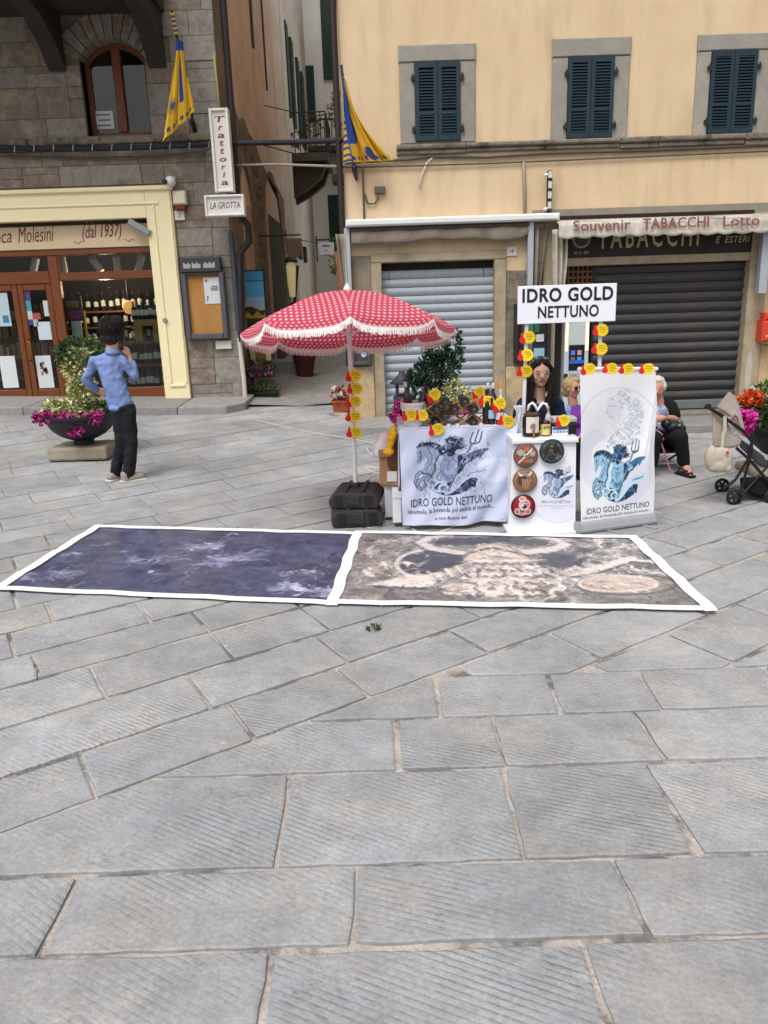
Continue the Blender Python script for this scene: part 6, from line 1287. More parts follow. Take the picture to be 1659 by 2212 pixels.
for i in range(1100):
    th = 2 * PI * (i + rs.random() * .6) / 1100; a = cano(th, 1.17); b = cano(th, 1.2); o = Vector((a.x, a.y, 0)).normalized(); tan = Vector((-o.y, o.x, 0)) * .0024
    e = a + Vector((rs.uniform(-.006, .006), rs.uniform(-.006, .006), -.034 - rs.random() * .014)) + o * .004
    q = [a + o * .003 - tan, a + o * .003 + tan, e + tan * .8, e - tan * .8]; fm.add([tilt @ p for p in q], [(0, 1, 2, 3)])
obj('fringe', fm, WFR, can, kind='stuff')
WPOLE = M('white painted pole', 'd6d6da', rough=.4, var=.04)
obj('pole', MB().tube([(UX, UY, .2), (UX, UY, APEX - .02)], .0185, 14), WPOLE, par, smooth=40)
obj('finial', MB().lathe([(.012, -.02), (.03, -.01), (.032, .01), (.02, .035), (.006, .055)], (UX, UY, APEX), 14), WPOLE, par, smooth=40)
for k in range(NP_):
    th = 2 * PI * k / NP_; pts = [tilt @ (cano(th, r) + Vector((0, 0, -.012))) for r in (.03, .3, .6, .85, 1.0)]; rb = obj('rib', MB().tube(pts, .004, 6), WPOLE, par)
    mid = tilt @ (cano(th, .55) + Vector((0, 0, -.015))); obj('stretcher', MB().tube([(UX, UY, APEX - .33), mid], .0035, 6), WPOLE, rb)
# two stacked weights
RUB = M('black plastic weight', '2e2d2f', rough=.65, var=.2, scale=5, bump=.3, bscale=50, spec=.3)
def weight(name, label, cx, cy, z0, rot, w_, d_, h_):
    t = thing(name, label, 'parasol weight', (cx, cy, z0)); mt = Matrix.Translation((cx, cy, z0)) @ Matrix.Rotation(rot, 4, 'Z')
    c = .05; prof = [(-w_ / 2 + .02, 0), (w_ / 2 - .02, 0), (w_ / 2, .03), (w_ / 2, h_ - .05), (w_ / 2 - .05, h_), (-w_ / 2 + .05, h_), (-w_ / 2, h_ - .05), (-w_ / 2, .03)]
    obj('block', MB().prism(prof, -d_ / 2, d_ / 2).xf(mt), RUB, t, bevel=.014)
    for s_ in (-1, 1):
        obj('grip', MB().box(s_ * w_ * .3 - .03, s_ * w_ * .3 + .03, -d_ / 2 - .008, -d_ / 2 + .01, h_ * .25, h_ * .8, mt), M('grip hollow', (.012, .012, .012), var=0), t)
        obj('rib', MB().box(s_ * w_ * .17 - .012, s_ * w_ * .17 + .012, -d_ / 2 + .02, d_ / 2 - .02, h_ - .002, h_ + .016, mt), RUB, t)
    obj('plate', MB().cham(-w_ * .14, w_ * .14, -d_ / 2 - .009, -d_ / 2 + .01, h_ * .2, h_ * .85, .006, mt), RUB, t); return t
bx0 = G(748, 1128)
weight('parasol_weight', 'lower black plastic weight under the parasol pole', UX - .0, UY - .04, .006, .06, .40, .42, .135)
weight('parasol_weight', 'upper black plastic weight holding the parasol pole', UX + .01, UY - .02, .146, -.12, .39, .40, .125)
obj('socket', MB().lathe([(.035, .26), (.035, .3), (.025, .31)], (UX, UY, 0), 14), RUB, par)

# ================================================================== TABLE
TY0, TY1 = 5.6, 6.2
tx0, tx1 = Y(866, 1000, TY0)[0], Y(1106, 1000, TY0)[0]; ttop = (Y(866, 927, TY0)[1] + Y(1110, 920, TY0)[1]) / 2
tb = thing('folding_table', 'folding table under the printed white cloth', 'table', ((tx0 + tx1) / 2, 5.9, 0))
LEGM = M('pale steel leg', 'b9bcbe', rough=.4, metal=.5, var=.08)
obj('tabletop', MB().cham(tx0 + .01, tx1 - .01, TY0 + .012, TY1, ttop - .04, ttop - .004, .006), M('white table top', 'd0d0d0', var=.05), tb)
for x in (tx0 + .05, tx1 - .03):
    for y in (TY0 + .06, TY1 - .06): obj('leg', MB().tube([(x, y, 0.004), (x, y, ttop - .04)], .013, 8), LEGM, tb)
cq = [Y(861, 926, TY0), Y(1119, 917, TY0), Y(1094, 1128, TY0 - .03), Y(870, 1138, TY0 - .03)]; CB = quad([(a, 0, b) for a, b in cq])
def cloth(u, v):
    p = CB(u, v); f = .016 * math.sin(u * 7 + v * 5) * v + .012 * math.sin(u * 17 - v * 3 + 1) * v + .006 * math.sin(u * 25 + v * 17) + .018 * math.exp(-((u - .1) / .05) ** 2) * v - .014 * math.exp(-((u - .93 + .15 * v) / .05) ** 2) * (1 - v * .4) + .008 * math.sin(v * 9 + u * 12) * (u > .75) * (u - .75) * 4
    return Vector((p.x, TY0 - .012 - .02 * v - f, p.z + .008 * math.sin(u * 9) * (v > .97) - .012 * math.sin(u * PI) * (1 - v) * .4))
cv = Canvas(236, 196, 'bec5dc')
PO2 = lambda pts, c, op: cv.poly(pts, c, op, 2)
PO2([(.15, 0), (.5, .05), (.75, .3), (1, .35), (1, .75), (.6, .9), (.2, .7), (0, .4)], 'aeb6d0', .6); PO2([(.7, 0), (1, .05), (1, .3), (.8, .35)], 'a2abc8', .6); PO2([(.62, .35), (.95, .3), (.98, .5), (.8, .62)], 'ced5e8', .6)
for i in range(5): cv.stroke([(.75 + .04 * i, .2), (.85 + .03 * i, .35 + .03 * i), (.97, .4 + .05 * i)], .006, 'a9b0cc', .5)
emblem(cv, .125, .02, .66, .68, ('242c44', '56617e', '8b98b8', 'adb8d4'))
tcl = thing('tablecloth', 'white cloth with sea god print hanging from the stall table', 'tablecloth', ((tx0 + tx1) / 2, TY0, ttop))
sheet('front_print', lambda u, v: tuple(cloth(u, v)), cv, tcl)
CLW = M('white cloth', 'c6cce0', rough=.85, var=.04)
obj('top_fold', MB().grid(lambda u, v: (lambda a: (a.x, a.y + v * (TY1 - TY0 + .03), a.z + .004 * math.sin(u * 20) * v * (1 - v) + min(v, .03) * .12))(cloth(u, 0)), 40, 8), CLW, tcl, smooth=True)
obj('side_drop', MB().grid(lambda u, v: (tx0 - .012 - .012 * math.sin(u * 9) * v, TY0 + .01 + u * .55, ttop - v * (.42 + .1 * math.sin(u * 5))), 20, 12), CLW, tcl, smooth=True, solid=.002)
INKN = M('navy print ink', '333a4e', rough=.8, var=.08)
def on_cloth(u0, u1, v0, v1, rise=0): return lambda a, b: tuple(cloth(u0 + (u1 - u0) * a, v1 + (v0 - v1) * b - rise * a) + Vector((0, -.0035, 0)))
obj('lettering', text_on('IDRO GOLD NETTUNO', on_cloth(.085, .84, .715, .80, .02), bold=.004, res=2), INKN, tcl)
obj('lettering', text_on('Idromele, la bevanda più antica al mondo...', on_cloth(.055, .875, .825, .89, .03), bold=.006, res=1), INKN, tcl)
obj('lettering', text_on('e non finisce qui.', on_cloth(.31, .62, .905, .955, .01), bold=.006, res=1), INKN, tcl)

# ================================================================== COUNTER PANEL, ROLL-UP, SIGN BOARD
KY = 5.36
cq2 = [Y(1108, 948, KY), Y(1245, 944, KY), Y(1243, 1156, KY), Y(1097, 1150, KY)]; KB = quad([(a, 0, b) for a, b in cq2])
ktop = (cq2[0][1] + cq2[1][1]) / 2; kx0, kx1 = cq2[0][0], cq2[1][0]
def kface(u, v): p = KB(u, v); return Vector((p.x, KY - .05 * math.sin(min(1, max(0, u)) * PI) * .4, max(p.z, .006)))
cv = Canvas(150, 224, 'e3e6ee')
cv.ell(.72, .60, .42, .27, 'd9dbec', .8); cv.ring(.72, .60, .42, .27, .012, 'c2c7da', .9); cv.ring(.74, .47, .27, .17, .008, 'ccd2e2', .8)
emblem(cv, .475, .28, .5, .34, ('1d3052', '4d6c92', '9db0ca', 'c6d2e2'))
kt = thing('promotion_counter', 'white curved promotion counter with round shields and sea god print', 'counter', ((kx0 + kx1) / 2, KY + .2, 0))
sheet('front_panel', lambda u, v: tuple(kface(u, v)), cv, kt, PRINTG)
WPL = M('white counter plastic', 'dcdfe4', rough=.4, var=.03)
obj('top', MB().cham(kx0 - .01, kx1 + .01, KY - .035, KY + .34, ktop - .035, ktop + .0, .008), WPL, kt)
obj('side', MB().box(kx0 + .0, kx0 + .012, KY + .012, KY + .3, .006, ktop - .04), WPL, kt); obj('base', MB().cham(cq2[3][0], cq2[2][0], KY - .03, KY + .3, .004, .03, .006), WPL, kt)
obj('edge_strip', MB().grid(lambda u, v: tuple(kface(u, .015 + v * .035) + Vector((0, -.004, 0))), 20, 1), WPL, kt, solid=.003)
onk = lambda u0, u1, v0, v1: (lambda a, b: tuple(kface(u0 + (u1 - u0) * a, v1 + (v0 - v1) * b) + Vector((0, -.003, 0))))
GRI = M('grey print ink', '6c7484', rough=.8, var=.08)
obj('lettering', text_on('IDRO GOLD NETTUNO', onk(.475, .93, .635, .665), res=1), GRI, kt); obj('lettering', text_on('Idromele, la bevanda più antica al mondo', onk(.44, .96, .685, .702), res=1), M('pale print ink', '9aa0ae', var=.05), kt); obj('lettering', text_on('e non finisce qui.', onk(.6, .8, .712, .728), res=1), M('pale print ink', '9aa0ae'), kt)
# round shields
def shield(name, label, u, v, paint, rr=.084, yoff=.04):
    yy = KY - yoff; x, z = Y(u, v, yy); t = thing(name, label, 'shield', (x, yy, z), 'round shields on the white counter'); cvs = Canvas(72, 72, '777777'); paint(cvs); im = cvs.done()
    mb = MB(); cc = []; nt2, nr2 = 64, 24
    for j in range(nr2 + 1):
        r = j / nr2
        for i in range(nt2):
            a = 2 * PI * i / nt2; X, Z = r * math.cos(a), r * math.sin(a); mb.v.append((x + rr * X, yy - .016 * (1 - r * r), z + rr * Z))
            cc.append(im[min(71, int((.5 - Z * .5) * 71.9)), min(71, int((.5 + X * .5) * 71.9))])
    mb.f = [(j * nt2 + i, j * nt2 + (i + 1) % nt2, (j + 1) * nt2 + (i + 1) % nt2, (j + 1) * nt2 + i) for j in range(nr2) for i in range(nt2)]
    obj('face', mb, PRINTG, t, smooth=True, colors=np.array(cc)); obj('rim', MB().lathe([(rr + .001, -.006), (rr + .004, -.002), (rr + .003, .003), (rr - .003, .005)], (x, yy, z), 40, 'y', caps=False), M('rim ' + name + str(u), im[36, 1], var=.2, rough=.5), t, smooth=True)
def sh1(c):
    c.a[:] = lin('6d4f42')[:3]; c.speckle(.3, 10, 3); c.ring(.5, .5, .44, .44, .05, '7b5f50')
    for (x, y, rx, ry, col) in ((.28, .36, .16, .13, '9a9690'), (.78, .42, .12, .12, 'a39c94'), (.72, .72, .14, .1, '8a7e70'), (.53, .22, .1, .1, 'a84a32'), (.5, .74, .1, .1, 'b04e34'), (.22, .62, .09, .07, '9c4430'), (.84, .62, .08, .09, '8e4436')): c.ell(x, y, rx, ry, col)
    for k in range(4): c.stroke([(.44, .17 + k * .04), (.6, .15 + k * .04)], .014, 'e08060'); c.stroke([(.42, .69 + k * .04), (.58, .67 + k * .04)], .014, 'e08060')
    c.stroke([(.2, .8), (.75, .22)], .06, 'd6d2cc'); c.ell(.5, .5, .1, .1, 'c2c0bc'); c.ell(.52, .52, .06, .06, '56524c')
def sh2(c):
    c.a[:] = lin('2f3b40')[:3]; c.speckle(.5, 8, 4); c.ell(.5, .45, .32, .3, '2a221e'); r2 = np.random.RandomState(2)
    for k in range(40): a, b = r2.uniform(.1, .9, 2); c.stroke([(a, b), (a + r2.uniform(-.06, .06), b + r2.uniform(-.1, .1))], r2.uniform(.02, .05), ['6f7f84', 'b5a694', '4a5a60', '8c7a68', '1d2326'][r2.randint(5)], .8)
    c.ell(.48, .74, .2, .16, '2a3236'); c.ring(.48, .74, .2, .16, .03, '55666c')
def sh3(c):
    c.a[:] = lin('7d5f43')[:3]; c.speckle(.35, 9, 6); c.ring(.5, .5, .43, .43, .08, '8f6e4c'); c.ell(.36, .45, .18, .25, '4a3626')
    c.stroke([(.42, .26), (.3, .26), (.22, .16), (.24, .06)], .09, 'd8c8b4', 1, 1, .03); c.stroke([(.58, .26), (.68, .25), (.76, .16), (.74, .07)], .09, 'd8c8b4', 1, 1, .03); c.ell(.5, .27, .13, .1, '7d848c'); c.ell(.46, .36, .1, .08, '3c3834')
    for k in range(12): c.stroke([(.36 + k * .035, .42), (.38 + k * .03, .62), (.42 + k * .02, .82)], .026, ['a07a5c', 'c09a78', '6a4c38'][k % 3])
def sh4(c):
    c.a[:] = lin('8c1024')[:3]; c.ring(.5, .5, .47, .47, .04, '3a1418')
    for (x, y, rx, ry) in ((.46, .16, .13, .1), (.55, .4, .22, .2), (.24, .7, .1, .12), (.7, .72, .12, .12), (.45, .82, .14, .05)): c.ell(x, y, rx, ry, 'c99aa0', .55); c.ring(x, y, rx, ry, .03, 'e4d4d4')
    for k in range(12): a = k * .5; c.stroke([(.5 + .14 * math.cos(a), .5 + .14 * math.sin(a)), (.5 + .2 * math.cos(a), .5 + .2 * math.sin(a))], .02, 'e8dada')
    c.ell(.5, .5, .15, .15, 'cfc4c2'); c.ell(.54, .48, .1, .1, '1a1618'); c.ell(.49, .44, .035, .035, 'f0f0f0')
shield('round_shield', 'brown and grey round shield with red diamonds at the top left', 1135.5, 984, sh1); shield('round_shield', 'dark teal round shield overlapping the counter top', 1192, 975, sh2, yoff=.055)
shield('round_shield', 'brown round shield with a horned helmet face', 1134, 1038, sh3); shield('round_shield', 'red round shield with white scrollwork lowest on the counter', 1130, 1094, sh4)
# roll-up banner
bl, br = Vector(G(1254, 1152)), Vector(G(1411, 1130)); yl_, yr_ = bl.y, br.y
btl, btr = Y(1252, 797, yl_ + .02), Y(1417, 797, yr_ + .02)
RB = quad([(btl[0], yl_ + .02, btl[1]), (btr[0], yr_ + .02, btr[1]), (br.x, yr_, .075), (bl.x, yl_, .075)])
nrm = Vector((-(br.y - bl.y), br.x - bl.x, 0)).normalized() * -1
def rface(u, v): return RB(u, v) + nrm * (.012 * math.sin(u * 5 + v * 6) * math.sin(v * PI) + .012 * math.exp(-((u - .93 - .05 * math.sin(v * 8)) / .06) ** 2) * math.sin(v * PI)) + Vector((.012 * math.sin(v * 9) * (u > .9) * (u - .9) * 10 * math.sin(v * PI), 0, 0))
cv = Canvas(176, 372, 'e2e4ea')
cv.poly([(0, .42), (.25, .36), (.5, .55), (.9, .6), (1, .8), (.6, .95), (.2, .8), (0, .7)], 'd6d9e6', .8, 2); cv.poly([(.15, .5), (.45, .42), (.8, .43), (.95, .55), (.75, .62), (.35, .6), (.15, .62)], 'ecedf2', .8, 2)
cv.ring(.5, .38, .52, .26, .012, 'c3c7d2', .9, PI * 1.02, 1.98 * PI)
for k in range(120):                                     # ghosted bearded head
    r2 = np.random.RandomState(k); a = r2.uniform(.35, .85); b = r2.uniform(.14, .46)
    if k < 40: a, b = .38 + .25 * r2.rand(), .13 + .08 * r2.rand()
    elif k < 78: a, b = .62 + .22 * r2.rand(), .18 + .22 * r2.rand()
    else: a, b = .42 + .25 * r2.rand(), .33 + .13 * r2.rand()
    cv.stroke([(a, b), (a + .06 * math.sin(k), b + .02), (a + .03, b + .04), (a + .08 * math.cos(k * 2), b + .055)], .02, ['bcc1d2', 'd0d4e2', 'abb2c8', 'eceef4'][k % 4], .75, 2.1)
cv.poly([(.36, .2), (.52, .2), (.56, .3), (.5, .36), (.4, .34), (.35, .28)], 'd9dce8', .9, 2); cv.stroke([(.37, .235), (.46, .24)], .014, 'a8aec4', .9, 2.1); cv.stroke([(.36, .25), (.34, .285), (.39, .29)], .012, 'b2b8cc', .9, 2.1); cv.stroke([(.38, .31), (.45, .312)], .012, 'a8aec4', .9, 2.1)
cv.stroke([(1.0, .16), (.9, .42), (.84, .58)], .02, 'cdd0dc', .9, 2.1)
emblem(cv, .165, .455, .70, .435, ('143658', '3f779e', '93bcd6', 'c2dcea'))
ru = thing('roll_up_banner', 'white roll-up banner with blue sea god emblem beside the counter', 'banner', tuple((bl + br) / 2))
sheet('print', lambda u, v: tuple(rface(u, v)), cv, ru, PRINTG, solid=.002)
onr = lambda u0, u1, v0, v1, rise=0: (lambda a, b: tuple(rface(u0 + (u1 - u0) * a, v1 + (v0 - v1) * b - rise * a) + nrm * -.004 if False else rface(u0 + (u1 - u0) * a, v1 + (v0 - v1) * b - rise * a) - nrm * -.004))
obj('lettering', text_on('IDRO GOLD NETTUNO', onr(.075, .93, .905, .945), res=2, bold=.002), M('black print ink', '2a2c34', var=.05), ru)
obj('lettering', text_on('Idromele, la bevanda più antica al mondo...', onr(.03, .955, .957, .982), res=1, bold=.004), M('black print ink', '2a2c34'), ru)
ALU = M('brushed aluminium', 'b6b8bc', rough=.35, metal=.6, var=.06)
d = (br - bl).normalized(); pd = Vector((-d.y, d.x, 0)); a, b = bl - d * .045, br + d * .01
cas = MB(); prof = [(-.045, .012), (-.05, .03), (-.035, .07), (-.005, .085), (.03, .085), (.05, .04), (.045, .012)]
for q in (a, b): cas.v += [tuple(q + pd * y + Vector((0, 0, z))) for y, z in prof]
n = len(prof); cas.f = [(i, (i + 1) % n, n + (i + 1) % n, n + i) for i in range(n)] + [tuple(reversed(range(n))), tuple(range(n, 2 * n))]
obj('base_case', cas, ALU, ru)
for s_ in (a, b): obj('end_cap', MB().box(-.012, .012, -.055, .055, .005, .092, Matrix.Translation(s_) @ Matrix.Rotation(math.atan2(d.y, d.x), 4, 'Z')), M('grey end cap', '9a9aa0', var=.05), ru)
for s_ in (.35, .8): p = a.lerp(b, s_); obj('foot', MB().box(-.015, .015, -.16, .12, .004, .012, Matrix.Translation(p) @ Matrix.Rotation(math.atan2(d.y, d.x) + .3, 4, 'Z')), ALU, ru)
tl, tr_ = rface(0, 0), rface(1, 0)
obj('top_rail', MB().tube([tl - d * .01, tr_ + d * .01], .014, 10), CASE, ru); obj('rear_pole', MB().tube([tuple((bl + br) / 2 + pd * .03 + Vector((0, 0, .08))), tuple((tl + tr_) / 2 + pd * .02)], .008, 6), ALU, ru)
# sign board on two poles
SYB = 5.72
sgb = thing('stall_sign', 'white board reading IDRO GOLD NETTUNO on two white poles', 'sign', (Y(1225, 900, SYB)[0], SYB, .74))
q = RECT(1118, 615, 1330, 697, SYB); obj('board', MB().cham(q[0], q[1], SYB - .012, SYB + .006, q[2], q[3], .003), M('white board', 'e2e4ee', rough=.5, var=.02), sgb)
BINK = M('black board letters', (.012, .01, .014), rough=.6, var=0)
w_, h_ = q[1] - q[0], q[3] - q[2]; P_ = lambda u: q[0] + w_ * u
obj('lettering', text_rect('IDRO GOLD', P_(.045), P_(.965), q[2] + h_ * .56, q[2] + h_ * .93, SYB - .0145, bold=.03, res=4, spacing=1.1), BINK, sgb); obj('lettering', text_rect('NETTUNO', P_(.205), P_(.825), q[2] + h_ * .14, q[2] + h_ * .46, SYB - .0145, bold=.022, res=4, spacing=1.05), BINK, sgb)
for (ut, ub) in ((1139, 1129), (1298, 1291)):
    xt, xb2 = Y(ut, 700, SYB)[0], Y(ub, 930, SYB + .02)[0]; obj('pole', MB().box(-.0125, .0125, -.006, .006, 0, 1.0, Matrix(((1, 0, (xt - xb2) / (q[2] + .08 - .70), xb2), (0, 1, 0, SYB + .014), (0, 0, q[2] + .08 - .70, .70), (0, 0, 0, 1))) if False else Matrix.Translation((0, SYB + .014, 0)) @ Matrix(((1, 0, xt - xb2, xb2), (0, 1, 0, 0), (0, 0, q[2] + .08 - .70, .70), (0, 0, 0, 1)))), WPOLE, sgb)
# ================================================================== PRICE TAGS
YTAG = M('yellow price card', 'e2c01e', rough=.6, var=.04, rnd=.08); RTAG = M('red price card', 'c8141f', rough=.6, var=.05); TINK = M('marker ink', (.03, .028, .012), rough=.8, var=0)
pt0 = thing('price_tag', 'x', 'price tag', (0, 0, 0), 'thumbs-up price tags on the stall')
st = []; rs = random.Random(4)
for k in range(40): a = 2 * PI * k / 40; r = (.052 if k % 2 else .043) * rs.uniform(.97, 1.03); st.append((.016 + r * math.cos(a) * 1.02, r * math.sin(a) * .98))
obj('starburst', MB().prism(st, -.0015, .0015), YTAG, pt0)
th = [(-.02, -.04), (-.036, -.043), (-.052, -.034), (-.058, -.018), (-.054, -.004), (-.046, .004), (-.046, .022), (-.042, .036), (-.034, .04), (-.027, .034), (-.027, .018), (-.024, .006), (-.016, -.004), (-.012, -.02), (-.014, -.034)]
obj('thumb', MB().prism(th, -.0035, -.0018), RTAG, pt0)
ink = MB(); rs = random.Random(8)
for (zz, xa, xb_) in ((.021, -.008, .042), (.004, -.008, .05), (-.015, .004, .038)):
    x = xa
    while x < xb_:
        h = rs.uniform(.007, .013); ink.add([(x, -.0022, zz - h * .4), (x + .0022, -.0022, zz - h * .4), (x + .0055, -.0022, zz + h * .6), (x + .0033, -.0022, zz + h * .6)], [(0, 1, 2, 3)])
        if rs.random() < .5: ink.add([(x + .002, -.0022, zz), (x + .007, -.0022, zz + .001), (x + .007, -.0022, zz + .003), (x + .002, -.0022, zz + .002)], [(0, 1, 2, 3)])
        x += rs.uniform(.0055, .0085)
obj('handwriting', ink, TINK, pt0, kind='stuff')
tags = [(762, 812, 5.915, 0, 1.0, 'topmost of five tags on the parasol pole'), (765, 839, 5.915, -.06, 1.0, 'second tag from the top of the parasol pole'), (762, 868, 5.915, .03, 1.0, 'middle tag of five on the parasol pole'), (762, 900, 5.915, .05, 1.0, 'fourth tag down the parasol pole'), (764, 934, 5.915, 0, 1.0, 'lowest of five tags on the parasol pole'),
        (1138, 729, 5.71, .05, .95, 'top tag on the left pole of the stall sign'), (1134, 767, 5.71, -.05, .95, 'middle tag on the left sign pole'), (1132, 802, 5.71, .02, .95, 'lowest tag on the left sign pole beside the seller'),
        (1296, 713, 5.71, .08, .95, 'upper tag on the right pole of the stall sign'), (1294, 753, 5.71, 0, .95, 'lower tag on the right pole of the stall sign'),
        (1269, 798, 5.17, -.06, .83, 'leftmost of four tags along the roll-up top rail'), (1317, 796, 5.2, .0, .83, 'second tag from the left on the roll-up top rail'), (1352, 797, 5.22, .06, .83, 'third tag from the left on the roll-up top rail'), (1396, 797, 5.25, .04, .83, 'rightmost of four tags along the roll-up top rail'),
        (935, 855, 5.68, -.5, .95, 'tag tilted above the left end of the wine rack'), (883, 897, 5.62, 0, .95, 'left of two tags on the white bucket'), (909, 897, 5.62, .12, .85, 'right of two tags on the white bucket'), (941, 928, 5.57, -.1, .95, 'tag tucked over the front edge of the tablecloth'),
        (1032, 850, 5.72, -.6, .95, 'uppermost of three right of the wine rack'), (1050, 867, 5.66, .15, 1.0, 'middle of three right of the wine rack'), (1076, 875, 5.62, -.45, 1.0, 'lowest of three overlapping tags right of the rack'), (1092, 910, 5.6, .05, 1.0, 'tag at the right front corner of the stall table'),
        (1214, 909, 5.4, -.05, .88, 'single tag on the cash box of the white counter')]
for k, (u, v, y, rot, sc, lb_) in enumerate(tags):
    o = pt0 if k == 0 else copy_tree(pt0); x, z = Y(u, v, y); o.location = (x, y, z); o.rotation_euler = (random.uniform(-.15, .15), rot + random.uniform(-.16, .16), random.uniform(-.35, .35)); o.scale = (sc,) * 3
    o['label'] = ('yellow and red thumbs-up ' + lb_) if lb_.startswith('tag') else ('yellow and red thumbs-up price tag, ' + lb_)

# ================================================================== GOODS ON THE TABLE
zt = ttop + .002
RACKW = M('pale rack wood', 'a97f4e', rough=.65, var=.18, scale=10)
rk = thing('wine_rack', 'lattice wooden wine rack lying on the stall table', 'wine rack', (Y(983, 910, 5.72)[0], 5.72, zt))
ry = 5.70
def clip_line(c, d):
    t0, t1 = -9, 9
    for p, q, lo, hi in ((c[0], d[0], 917, 1050), (c[1], d[1], 864, 923)):
        a, b = (lo - p) / q, (hi - p) / q; a, b = min(a, b), max(a, b); t0, t1 = max(t0, a), min(t1, b)
    return t0, t1
for fam, (c0, d, sh) in enumerate((((952, 890.5), (20.5, -14.5), (20.2, 14.6)), ((952, 875.5), (20.5, 14.5), (20.2, -14.6)))):
    for k in range(-4, 6):
        c = (c0[0] + sh[0] * k * 1.0, c0[1] + sh[1] * k * 1.0)
        if k % 1: continue
        t0, t1 = clip_line(c, d)
        if t1 - t0 > .5:
            a = Y(c[0] + d[0] * t0, c[1] + d[1] * t0, ry); b = Y(c[0] + d[0] * t1, c[1] + d[1] * t1, ry); L_ = math.hypot(b[0] - a[0], b[1] - a[1]); an = math.atan2(b[1] - a[1], b[0] - a[0])
            za_ = max(a[1], zt + .004); zb_ = max(b[1], zt + .004)
            if k % 2 == 0 or True: obj('slat', MB().box(0, L_, -.008 + fam * .017, .008 + fam * .017, -.0045, .0045, Matrix.Translation((a[0], ry - .02, za_ )) @ Matrix.Rotation(-an, 4, 'Y')), RACKW, rk)
            obj('slat', MB().box(0, L_, -.008 + fam * .017, .008 + fam * .017, -.0045, .0045, Matrix.Translation((a[0], ry + .14, za_)) @ Matrix.Rotation(-an, 4, 'Y')), RACKW, rk)
DKB = M('dark bottle base', (.012, .011, .012), rough=.22, var=.1, spec=.55); PUNT = M('bottle punt', (.05, .052, .058), rough=.3, var=.1)
names_ = ['top row, left', 'top row, right', 'upper middle row, left', 'upper middle row, centre', 'upper middle row, right', 'lower middle row', 'bottom row, left', 'bottom row, right']
for k, (u, v) in enumerate(((962, 868), (1004, 867), (943, 883), (982, 883), (1024, 884), (962, 897.5), (941, 911), (1023, 912))):
    x, z = Y(u, v, ry - .06); t = thing('wine_bottle', 'dark bottle base seen end-on in the rack, ' + names_[k], 'bottle', (x, ry, z), 'bottles lying in the wine rack'); r = .0345
    obj('glass', MB().lathe([(r * .6, .066), (r * .9, .07), (r, .062), (r, -.12), (r * .4, -.18), (r * .36, -.24)], (x, ry, z), 22, 'y'), DKB, t, smooth=50); obj('punt', MB().sph((x + .002, ry - .064, z - .006), (r * .45, .012, r * .45), 12, 6), PUNT, t, smooth=True)
WBK = M('white bucket plastic', 'd9d6d2', rough=.4, var=.04)
bx_, bz_ = Y(893, 920, 5.73); bh = Y(893, 868, 5.73)[1] - zt; bk = thing('ice_bucket', 'white plastic bucket holding two brown bottles', 'bucket', (bx_, 5.73, zt))
obj('pail', MB().lathe([(.062, 0), (.072, .01), (.084, bh - .02), (.092, bh - .018), (.092, bh), (.082, bh), (.074, .03)], (bx_, 5.73, zt), 26), WBK, bk, smooth=40); obj('handle', MB().tube([(bx_ - .09, 5.72, zt + bh - .02), (bx_ - .085, 5.65, zt + bh - .05), (bx_, 5.63, zt + bh - .06), (bx_ + .085, 5.65, zt + bh - .05), (bx_ + .09, 5.72, zt + bh - .02)], .004, 6), WBK, bk)
BRN = M('brown bottle glass', '2c160c', rough=.2, var=.1, spec=.5)
def std_bottle(name, label, u, y, z0, h, r, gm, lab=None, cap=CAPM, group=None, lr=(.25, .55), tilt=0.0):
    x = Y(u, 905, y)[0]; t = thing(name, label, 'bottle', (x, y, z0), group); t.rotation_euler = (0, tilt, 0); ORG[t.name] = (0, 0, 0); bottle_parts(t, h, r, lr if lab else None, lab or LABEL, gm, cap); return t
std_bottle('wine_bottle', 'brown bottle leaning left in the white bucket', 886, 5.74, zt + .06, .27, .032, BRN, None, M('pale capsule', 'd0ccc6'), tilt=-.12); std_bottle('wine_bottle', 'brown bottle leaning right in the white bucket', 904, 5.76, zt + .05, .25, .032, BRN, tilt=.25)
pk_l = M('pink label', 'd2b4b4', var=.1); wcap = M('white cap', 'e4e4e6', rough=.4, var=.03)
std_bottle('wine_bottle', 'tall black bottle right of the wine rack', 1051, 5.68, zt, .26, .03, DKB, None, DKB); std_bottle('wine_bottle', 'bottle with light blue label right of the rack', 1062, 5.66, zt, .2, .026, BRN, M('blue white label', '8fb6d4', var=.3, scale=20), DKB)
std_bottle('jar', 'jar with pink label at the right end of the table', 1080, 5.64, zt, .17, .032, M('honey glass', '5a3a18', rough=.2, var=.1), pk_l, DKB)
std_bottle('sauce_bottle', 'white capped bottle behind the tags, left', 1054, 5.85, zt, .29, .03, M('amber glass', '4a3420', rough=.2), LABEL, wcap); std_bottle('sauce_bottle', 'white capped bottle behind the tags, centre', 1065, 5.83, zt, .29, .03, M('violet glass', '2c2440', rough=.25), LABEL, wcap)
sb_ = std_bottle('sauce_bottle', 'tallest bottle with orange nozzle at the right end of the table', 1081, 5.8, zt, .25, .03, M('pale bottle', 'c9c6c0', rough=.4), LABEL, wcap); obj('nozzle', MB().lathe([(.014, .25), (.012, .29), (.004, .32)], (0, 0, 0), 10), M('orange nozzle', 'd98a1e', var=.05), sb_, smooth=40)
for k, u in enumerate((970, 989, 1040)):
    x, z = Y(u, 918, 5.6); tag(obj('sample_cup', MB().lathe([(.012, 0), (.016, .022), (.0145, .022), (.011, .003)], (x, 5.62, zt), 12), WBK, loc=(x, 5.62, zt), smooth=40), 'small white paper cup below the wine rack, ' + ['left', 'centre', 'right'][k], 'cup', 'sample cups on the table')
